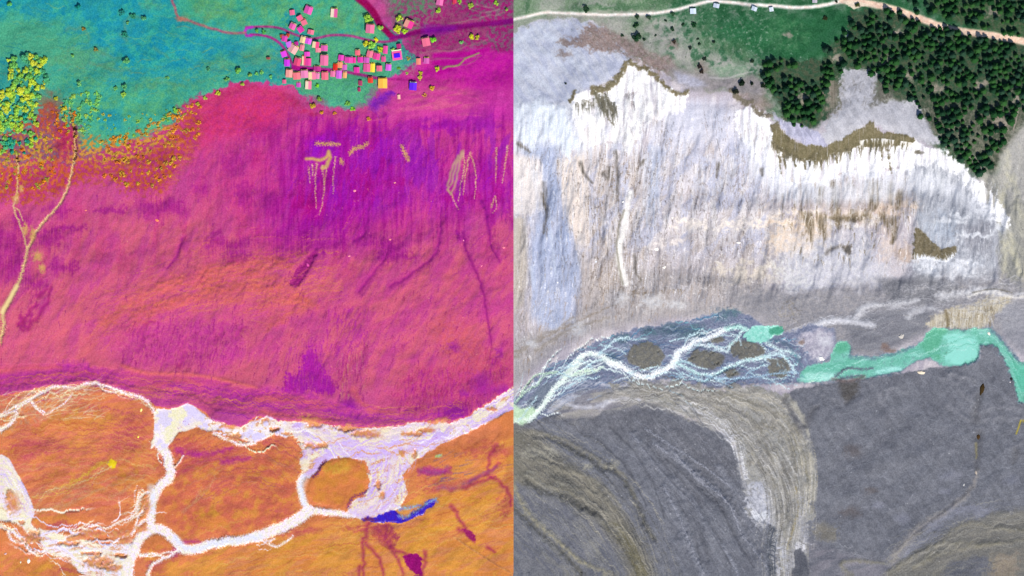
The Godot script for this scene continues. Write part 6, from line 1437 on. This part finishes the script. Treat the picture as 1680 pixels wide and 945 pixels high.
func scatter(p: String, gap: float, seed_: int) -> Array[Vector2]:
	rng.seed = seed_
	var q := PackedVector2Array()
	for a in p.split(" ", false):
		q.append(Vector2(a.get_slice(",", 0).to_float(), a.get_slice(",", 1).to_float()))
	var lo := q[0]; var hi := q[0]
	for a in q:
		lo = lo.min(a); hi = hi.max(a)
	var out: Array[Vector2] = []
	var tries := int((hi.x - lo.x) * (hi.y - lo.y) / (gap * gap) * 7.0)
	var cells := {}
	for k in tries:
		var v := Vector2(rng.randf_range(lo.x, hi.x), rng.randf_range(lo.y, hi.y))
		if not Geometry2D.is_point_in_polygon(v, q):
			continue
		var c := Vector2i(int(floor(v.x / gap)), int(floor(v.y / gap)))
		var free := true
		for dx in range(-1, 2):
			for dy in range(-1, 2):
				for w: Vector2 in cells.get(c + Vector2i(dx, dy), []):
					if w.distance_to(v) < gap:
						free = false
		if free:
			if not cells.has(c): cells[c] = []
			cells[c].append(v)
			out.append(v)
	return out

func vegetation() -> void:
	rng.seed = 41
	for k in 6:
		conifers.append(conifer_crown())
		crowns.append(leafy_crown(0.7, 240))
		bushes.append(leafy_crown(0.36, 120))
	trunk_tall = trunk_mesh(0.28, 9.0)
	trunk_low = trunk_mesh(0.09, 0.9)
	# --- western groves
	var groves := [
		["16,98 40,92 78,96 82,128 70,152 58,175 34,190 12,214 -2,222 -2,165 20,130", 5.4, 8.5, ["c8dc48", "a4d454", "d8dc4c", "80c868", "58b484"], 1, "broadleaf_tree", "tree", "tree of the north western grove", "trees of the north western grove"],
		["-2,182 30,190 62,166 62,236 40,252 -2,252", 5.4, 7.5, ["8ccc60", "58bc84", "c4d448", "2ca48c", "a8d450"], 1, "broadleaf_tree", "tree", "tree on the lower side of the north western grove", "trees under the north western grove"],
		["112,154 166,154 168,188 150,222 112,214 104,180", 5.6, 7.5, ["98dc74", "78c47c", "b4d868", "64c088"], 2, "shrub", "shrub", "shrub in the thicket beside the yellow creek", "shrubs of the pale green thicket"],
		["98,170 124,186 130,232 82,242 60,232 66,210", 6.4, 6.5, ["e8a030", "e0c040", "d87828", "c4c04c"], 2, "shrub", "shrub", "shrub between the grove and the yellow creek", "shrubs between grove and creek"],
		["168,232 230,214 290,182 330,166 326,230 292,268 272,306 216,310 164,284", 8.4, 7.5, ["e8a838", "d8b040", "e08838", "c8a048"], 2, "shrub", "shrub", "shrub scattered on the red bank below the meadow", "shrubs on the red bank"],
		["-2,246 88,246 92,288 60,312 -2,306", 7.2, 6.5, ["e8a028", "e07c24", "d8b838", "b0b048"], 2, "shrub", "shrub", "shrub at the foot of the north western grove", "shrubs at the foot of the grove"],
		["170,186 215,188 280,180 300,168 300,182 270,202 200,232 172,228", 8.0, 5.5, ["7cc464", "a0cc54", "c8c84c"], 2, "shrub", "shrub", "shrub on the lower edge of the meadow", "shrubs on the lower edge of the meadow"],
	]
	for g in groves:
		var clump: PackedByteArray = ground_w.N[5]
		for p in scatter(g[0], g[1] * 0.78, int(g[1] * 100)):
			var dens := clump[clampi(int(p.y), 0, SOUTH - 1) * ground_w.w + clampi(int(p.x), 0, SEAM - 1)]
			if dens < 112 + rng.randi() % 30:
				continue
			var hex: String = g[3][rng.randi() % g[3].size()]
			var d: float = g[2] * rng.randf_range(0.55, 1.45) * (1.1 if g[4] == 1 else 1.0)
			var size := "broad " if d > g[2] * 1.25 else ("small " if d < g[2] * 0.85 else "")
			plant(g[5], size + hue_word(hex) + " " + g[7], g[6], g[8], p.x, p.y, d, g[4], hex)
	# --- single western trees
	for t in [[604, 32, 15, 1, "a4d050", "large round lime tree north of the large pink house"], [624.5, 46, 9, 1, "a8dc60", "narrow lime tree between the pink house and the crimson road"], [656, 32.5, 12, 1, "c0dc48", "yellow green tree north west of the tilted peach house"], [652, 49, 13, 1, "d0dc3c", "broad yellow tree west of the tilted peach house"], [664, 53, 10, 1, "b8e040", "lime tree south of the tilted peach house"], [617, 67, 8, 1, "f0ec1c", "bright yellow tree at the bend of the lane"], [609, 76, 15, 1, "a0dc5c", "sprawling lime tree south of the lane"], [602, 74, 11, 1, "d8d838", "yellow tree at the west side of the sprawling lime tree"], [625, 82, 11, 1, "c8e430", "round yellow green tree between magenta houses"], [645, 82, 7, 1, "a0e064", "small lime tree north of the blue topped building"], [711, 65, 11, 1, "84dc40", "bright lime tree east of the large rose house"], [719, 18, 9, 1, "a8d448", "lime tree under the northern pink house"], [754, 5, 9, 1, "98cc44", "lime tree beside the crimson hut at the northern edge"], [772, 10, 10, 1, "a4c04c", "olive lime tree alone north of the eastern road"],
		[773, 62, 12, 1, "d8dc38", "yellow tree alone on the magenta fields"], [784, 63, 9, 1, "c4c43c", "small mustard tree next to the yellow field tree"], [757, 70, 7, 1, "84cc78", "small green tree west of the yellow field tree"], [717, 115, 9, 1, "ccdc38", "yellow green tree at the start of the hedge"], [690, 120, 8, 1, "c4c434", "mustard tree by the mauve eastern house"], [689, 128, 8, 1, "d0cc4c", "mustard tree below another by the eastern lane"], [709, 146, 9, 1, "dcb83c", "amber tree below the end of the street"], [521, 141, 7, 1, "8cdc30", "bright lime bush beside the cream pitched house"], [580, 180, 10, 1, "88cc3c", "lime tree on the brink of the magenta slope"], [571, 170, 9, 1, "7cbc54", "dull green tree just above the brink"], [524, 164, 10, 1, "7cac44", "olive green tree above the brink in the west"], [514, 173, 10, 1, "c4ac38", "mustard tree on the western brink"], [529, 186, 8, 1, "d8a038", "amber bush on the slope below the brink"], [550, 187, 7, 1, "d89838", "orange bush on the slope below the brink"], [605, 196, 7, 1, "d89c48", "orange bush alone far down the brink"], [815, 6, 9, 1, "9cc848", "lime tree near the north eastern corner of the fields"], [832, 17, 7, 1, "8cb858", "dull lime bush at the seam of the fields"], [670, 96, 8, 2, "b4b044", "mustard bush east of the blue topped building"], [655, 113, 8, 2, "7cc044", "green bush in the gardens by the lilac house"], [668, 121, 6, 2, "a8d468", "pale bush in the eastern gardens"], [697, 157, 8, 2, "d8a850", "tan bush below the blue roofed house"], [744, 6, 6, 2, "b06c38", "brown bush beside the crimson hut"],
		[423, 123, 7, 1, "80d070", "lime bush at the western end of the lower meadow"], [431, 120, 7, 1, "88d478", "lime bush second from the meadow corner"], [446, 127, 7, 1, "7ccc78", "lime bush nearest the brink south of the western field"], [391, 116, 13, 1, "80c45c", "broad green tree alone in the meadow above the magenta brow"], [411, 123, 9, 1, "90c060", "olive lime tree east of the broad meadow tree"], [374, 132, 10, 1, "7cbc68", "dull green tree just north of the magenta brow"], [399, 138, 9, 1, "b0cc50", "yellow green tree on the crest of the magenta brow"], [359, 153, 9, 1, "c8d040", "yellow tree on the shoulder of the magenta brow"], [338, 161, 8, 1, "b0cc50", "lime tree lower on the shoulder of the brow"], [326, 171, 7, 1, "c8c044", "mustard bush lowest on the shoulder"], [289, 181, 10, 1, "8ccc54", "green tree at the lower rim of the meadow"], [208, 101, 13, 1, "68b474", "broad dull green tree in the middle of the blue meadow"], [206, 145, 12, 1, "64b478", "dull green tree in the lower blue meadow"], [204, 156, 9, 1, "a4d058", "lime tree under the dull green tree of the blue meadow"], [191, 146, 8, 1, "74bc70", "small green tree west of the dull green one"], [131, 139, 9, 1, "78c078", "pale green bush east of the north western grove"], [122, 92, 7, 1, "80c068", "green bush standing high above the grove"], [18, 7, 11, 1, "68c06c", "green tree in the north western corner"], [219, 27, 11, 1, "389070", "dark teal tree in the upper blue meadow"], [238, 30, 9, 1, "58a878", "green tree east of the dark teal tree"], [201, 22, 10, 1, "2c8c84", "dark teal bush in the upper blue meadow"], [212, 39, 6, 1, "74b474", "tiny green bush under the dark teal tree"], [206, 58, 10, 1, "2f9078", "dark teal tree above the meadow track"], [130, 12, 10, 1, "1c8c80", "dark bluish tree near the northern edge"], [140, 49, 8, 1, "94803c", "brown bush in the blue meadow"], [160, 83, 8, 1, "908c4c", "brown olive bush in the middle of the meadow"],
		[422, 52, 9, 1, "68bc54", "low green bush inside the loop of the lane"], [434, 53, 8, 1, "58b45c", "green bush at the eastern end of the loop"], [343, 115, 10, 2, "58a87c", "pale ring of shrub in the meadow"], [276, 128, 9, 2, "6cb46c", "small shrub in the lower meadow"], [305, 188, 7, 2, "b8c444", "yellow shrub beside the lower rim of the meadow"], [108, 178, 9, 1, "e0d440", "yellow tree at the head of the yellow creek"], [94, 163, 8, 1, "c4c838", "mustard tree above the red gap in the grove"]]:
		plant("bush" if t[3] == 2 or t[2] < 8 else "broadleaf_tree", t[5], "bush" if t[3] == 2 or t[2] < 8 else "tree", "", t[0], t[1], t[2], t[3], t[4])
	# --- eastern pasture
	for t in [[1043.5, 61, 16, "1e4028", "largest dark bush in the grey pasture"], [1043, 44, 10, "24482c", "dark bush due north of the largest pasture bush"], [1103, 49, 8, "2a4a34", "dark bush midway along the pasture"], [1091, 36, 5, "1c3826", "tiny dark bush below the road"], [1105, 71, 8, "4a4038", "brown dark bush in the scrub"], [1131, 81, 7, "2c3c34", "dark bush at the lower side of the green patch"], [1120, 42, 6, "28422e", "small dark bush below the bend of the road"], [1138, 42, 9, "1e4c2c", "green bush at the edge of the dark green pasture"], [1147, 74, 7, "2a4834", "small bush at the edge of the green patch"], [1170, 71, 7, "2a3c30", "small dark bush east of the green patch"], [1155, 98, 7, "2c3a34", "small dark bush in the pale grass"], [1147, 109, 9, "302c2c", "blackish bush on the brown ground"], [1151, 118, 8, "38302c", "blackish bush just below another"], [1217, 138, 14, "1c2c20", "large black green bush near the wood"], [1233, 138, 8, "1e2e24", "narrow black green bush near the wood"], [1206, 153, 11, "262e24", "dark bush on the rim of the rock face"], [1250, 142, 8, "1e2e22", "black green bush at the western corner of the wood"], [1232, 102, 7, "2c4030", "bush at the pale edge of the green pasture"], [1021, 60, 6, "2c4632", "small bush in the grey pasture west of the largest"], [1056, 67, 6, "2a4430", "small bush touching the largest pasture bush"], [1075, 60, 5, "34503a", "tiny bush east of the largest pasture bush"], [1144, 66, 5, "2a4432", "tiny bush above the small edge bush"], [1352, 31, 8, "343a24", "brown green bush alone in the smooth green pasture"], [928, 138, 4, "2c3c30", "tiny bush alone on the pale slope"], [960, 17, 12, "2e4c34", "dark bush on the north side of the road"], [1044, 29, 8, "2c4832", "dark bush on the south verge of the road"], [1063, 31, 9, "3a5440", "green bush on the verge east of the dark verge bush"], [1102, 25, 8, "34563c", "green bush where the road begins to climb"], [1371, 4, 5, "2c3a24", "tiny dark bush at the seam of white and sandy road"], [1405, 11, 9, "3c4c20", "dark olive bush standing in the sandy road"]]:
		plant("pasture_bush", t[4], "bush", "", t[0], t[1], t[2], 1, t[3])
	# --- eastern woods
	var main_wood := "1396,36 1420,30 1450,20 1482,30 1532,44 1580,57 1600,62 1640,70 1684,82 1684,182 1660,190 1658,212 1640,240 1622,276 1602,288 1586,262 1566,250 1541,236 1534,202 1510,190 1498,166 1470,158 1446,150 1434,124 1400,110 1372,100 1346,86 1360,70 1392,62"
	var west_wood := "1250,99 1280,100 1302,108 1298,128 1316,140 1340,126 1350,108 1384,106 1384,120 1362,134 1350,158 1344,196 1320,214 1296,204 1284,192 1278,164 1260,142 1244,118"
	var north_wood := "1546,-4 1684,-4 1684,66 1640,56 1600,48 1566,36 1540,26"
	var gaps := [[1371, 95, 6], [1316, 163, 9], [1490, 126, 7], [1610, 140, 9], [1642, 202, 11], [1537, 146, 9], [1455, 72, 8], [1664, 170, 5], [1420, 118, 9], [1500, 55, 9], [1622, 24, 9], [1570, 172, 6], [1585, 205, 6], [1520, 100, 6], [1630, 170, 6], [1650, 225, 7]]
	var rows := []
	for wd in [[main_wood, 7.2, "dark conifer standing in the large eastern wood", "conifers of the large wood", 0], [west_wood, 7.2, "dark conifer in the small wood above the white rock wall", "conifers of the small wood", 1], [north_wood, 7.8, "dark conifer in the wood north of the sandy road", "conifers of the northern wood", 2]]:
		for p in scatter(wd[0], wd[1], 900 + wd[4]):
			var open := false
			for g in gaps:
				if Vector2(p.x - g[0], p.y - g[1]).length() < g[2]: open = true
			if ground_e.N[1][clampi(int(p.y), 0, SOUTH - 1) * ground_e.w + clampi(int(p.x) - SEAM, 0, ground_e.w - 1)] < 102:
				open = rng.randf() < 0.8
			if not open:
				rows.append([p, wd[2], wd[3], 11.4 * rng.randf_range(0.55, 1.35)])
	for p in [[1502, 22], [1500, 8], [1518, 10], [1530, 18], [1488, 46], [1496, 50], [1453, 20], [1474, 22], [1516, 60], [1524, 22], [1490, 2], [1536, 6], [1384, 55], [1383, 68], [1398, 94], [1412, 96], [1620, 272], [1606, 282], [1655, 198], [1508, 192], [1356, 118], [1376, 112], [1427, 122], [1444, 114], [1456, 124], [1466, 124], [1478, 123], [1494, 122], [1575, 262]]:
		rows.append([Vector2(p[0], p[1]), "dark conifer on the ragged edge of the eastern woods", "conifers along the edge of the woods", 12.5 * rng.randf_range(0.8, 1.15)])
	rows.sort_custom(func(a: Array, b: Array) -> bool: return a[3] > b[3])
	var greens := ["1c4224", "265028", "193a26", "2e562c", "264434"]
	var rest := []
	for k in rows.size():
		var r: Array = rows[k]
		if k < 296:
			var shade := rng.randi() % 5
			var text: String = r[1]
			if text.contains("large eastern wood"):
				text = "%s %s conifer %s of the large eastern wood" % ["broad" if r[3] > 14.6 else "slim", ["dark green", "mid green", "bluish green", "grass green", "dull green"][shade], wood_place(r[0].x, r[0].y)]
			else:
				text = text.replace("dark conifer", "%s %s conifer" % ["broad" if r[3] > 14.6 else "slim", ["dark green", "mid green", "bluish green", "grass green", "dull green"][shade]])
			plant("conifer", text, "tree", r[2], r[0].x, r[0].y, r[3], 0, greens[shade])
		else:
			rest.append(r)
	for variant in 6:
		var mine := rest.filter(func(r: Array) -> bool: return int(r[0].x * 7.0 + r[0].y) % 6 == variant)
		if mine.is_empty(): continue
		var mm := MultiMesh.new()
		mm.transform_format = MultiMesh.TRANSFORM_3D
		mm.mesh = conifers[variant]
		mm.instance_count = mine.size()
		for k in mine.size():
			var s: float = mine[k][3] * UNIT * 0.122
			mm.set_instance_transform(k, Transform3D(Basis(Vector3.UP, rng.randf() * TAU).scaled(Vector3.ONE * s), at(mine[k][0].x, mine[k][0].y, 0.2)))
		var o := MultiMeshInstance3D.new()
		o.name = numbered("conifer_stand")
		o.multimesh = mm
		o.material_override = leaf_paint(greens[variant % 5])
		add_child(o)
		tag(o, "smaller conifers filling the woods between the taller ones", "trees", "conifers between the tall ones", "stuff")

# ---------------------------------------------------------------- rocks
func rocks() -> void:
	rng.seed = 77
	var shapes: Array[ArrayMesh] = []
	for k in 4: shapes.append(rock_mesh(0.5))
	for r in [[1078, 408, 11, 7, 0, "f4f0ea", "largest white boulder on the ledge of the streaked rock face"], [1090, 438, 7, 5, 20, "f0ece4", "white boulder lying below the largest one"], [977, 429, 5, 4, 0, "d4dcec", "bluish boulder in the brown streaked gully"], [1102, 357, 6, 4, 0, "ece4de", "pale boulder above the cream ledge"], [1033, 315, 5, 5, 0, "f4f4f4", "white boulder at the head of the white chute"], [1022, 331, 4, 4, 0, "f0f0f0", "small white boulder beside the head of the chute"], [1212, 398, 8, 4, -10, "f0ece8", "flat white boulder at the eastern end of the cream ledge"], [915, 463, 4, 4, 0, "e4e8f0", "pale boulder on the blue grey chute"], [1348, 588, 12, 8, -30, "f4f2f0", "white block beside the turquoise inlet"], [1512, 611, 14, 7, -5, "d8ccb8", "long pale block on the southern bank of the turquoise lake"], [1623, 547, 5, 8, 30, "e4dcd4", "pale boulder on the eastern shore of the lake"], [1480, 551, 12, 9, 20, "b8b4b0", "grey broken block on the tongue north of the lake"],
		[1612, 638, 9, 22, -12, "3a2c14", "tall dark brown mound on the grey mud plain"], [1606, 717, 8, 12, 0, "44321c", "smaller dark brown mound lower on the mud plain"], [1602, 776, 4, 9, 15, "b4a89c", "pale upright stone under the brown mounds"], [1582, 796, 3, 6, -10, "c4c4c4", "thin pale stone on the mud plain"], [1660, 622, 5, 7, 20, "2c2628", "black boulder on the shore of the turquoise arm"], [1658, 627, 3, 3, 0, "e8e0e0", "small white stone beside the black boulder"],
		[582, 313, 6, 5, 0, "ec8c9c", "pink boulder east of the dark hollow"], [640, 393, 5, 4, 0, "f08c8c", "rose boulder at the top of the drip shaped gully"], [760, 394, 5, 4, 0, "f090b0", "pink boulder at the head of the long gully"], [826, 406, 6, 5, 0, "e87c94", "pink boulder at the eastern side of the magenta slope"], [573, 420, 5, 4, 0, "e88898", "pink boulder low on the pink fan"], [790, 436, 4, 4, 0, "e0789c", "small pink boulder beside the long gully"], [648, 300, 4, 3, 0, "f09c90", "small salmon boulder in the violet hollow"], [505, 434, 8, 5, -50, "cc4c9c", "magenta block stuck in the dark gully"], [46, 921, 6, 10, -12, "f4f4ec", "white upright block on the south western bank"], [33, 923, 3, 5, 0, "e0dcc8", "small pale block beside the white upright one"], [8, 909, 6, 4, 20, "c8a8b0", "pale broken block at the western edge of the flats"], [142, 345, 5, 3, 0, "e88870", "coral stone on the smooth upper slope"], [258, 361, 8, 5, -25, "e48058", "orange block half way up the slope"], [226, 717, 4, 4, 0, "f4f060", "yellow stone on the orange flats"], [231, 673, 4, 8, -10, "f4f090", "lemon stone bar beside the cream pool"]]:
		var o := thing("boulder", r[6], "boulder", at(r[0], r[1], 0.3), deg_to_rad(r[4]))
		part("rock", shapes[rng.randi() % 4], paint(r[5], 0.95), o).scale = Vector3(r[2] * 0.5, minf(r[2], r[3]) * 0.42, r[3] * 0.5) * UNIT

func _ready() -> void:
	# camera: straight down from very high, north at the top
	var cam := Camera3D.new()
	cam.name = "camera"
	add_child(cam)
	var high := 15000.0
	cam.position = Vector3(0, high, 0)
	cam.rotation = Vector3(-PI / 2, 0, 0)
	cam.fov = rad_to_deg(2.0 * atan(SOUTH * 0.5 * UNIT / high))
	cam.near = 100.0
	cam.far = 40000.0
	# sky
	var sky := ProceduralSkyMaterial.new()
	sky.sky_top_color = Color(0.36, 0.46, 0.60)
	sky.sky_horizon_color = Color(0.66, 0.70, 0.74)
	sky.ground_horizon_color = Color(0.5, 0.5, 0.5)
	sky.ground_bottom_color = Color(0.3, 0.3, 0.3)
	var env := Environment.new()
	env.background_mode = Environment.BG_SKY
	env.sky = Sky.new()
	env.sky.sky_material = sky
	env.tonemap_mode = Environment.TONE_MAPPER_LINEAR
	env.tonemap_exposure = 1.1
	env.sdfgi_enabled = true
	env.ssao_enabled = true
	env.ssil_enabled = true
	var we := WorldEnvironment.new()
	we.name = "world_environment"
	we.environment = env
	add_child(we)
	# sun: from the south, a little east
	var sun := DirectionalLight3D.new()
	sun.name = "sun"
	sun.light_energy = 1.5
	sun.light_color = Color(1.0, 0.965, 0.91)
	sun.light_angular_distance = 0.53
	sun.shadow_enabled = true
	sun.rotation_degrees = Vector3(-47, 24, 0)
	add_child(sun)

	var t0 := Time.get_ticks_msec()
	ground_w = Canvas.new()
	ground_e = Canvas.new()
	var jobs := [WorkerThreadPool.add_task(func() -> void:
		ground_w.setup(0, SEAM, SOUTH, 100)
		paint_west(), true), WorkerThreadPool.add_task(func() -> void:
		ground_e.setup(SEAM, EAST, SOUTH, 300)
		paint_east(), true)]
	for j in jobs:
		WorkerThreadPool.wait_for_task_completion(j)
	for c: Canvas in [ground_w, ground_e]:
		for i in c.w * c.h:
			if c.reg[i] == RIVER:
				c.hgt[i] = -1.2 + 0.12 * c.hgt[i]
	print("painted ", Time.get_ticks_msec() - t0)
	build_ground()
	print("ground ", Time.get_ticks_msec() - t0)
	houses()
	vegetation()
	rocks()
	print("all ", Time.get_ticks_msec() - t0)
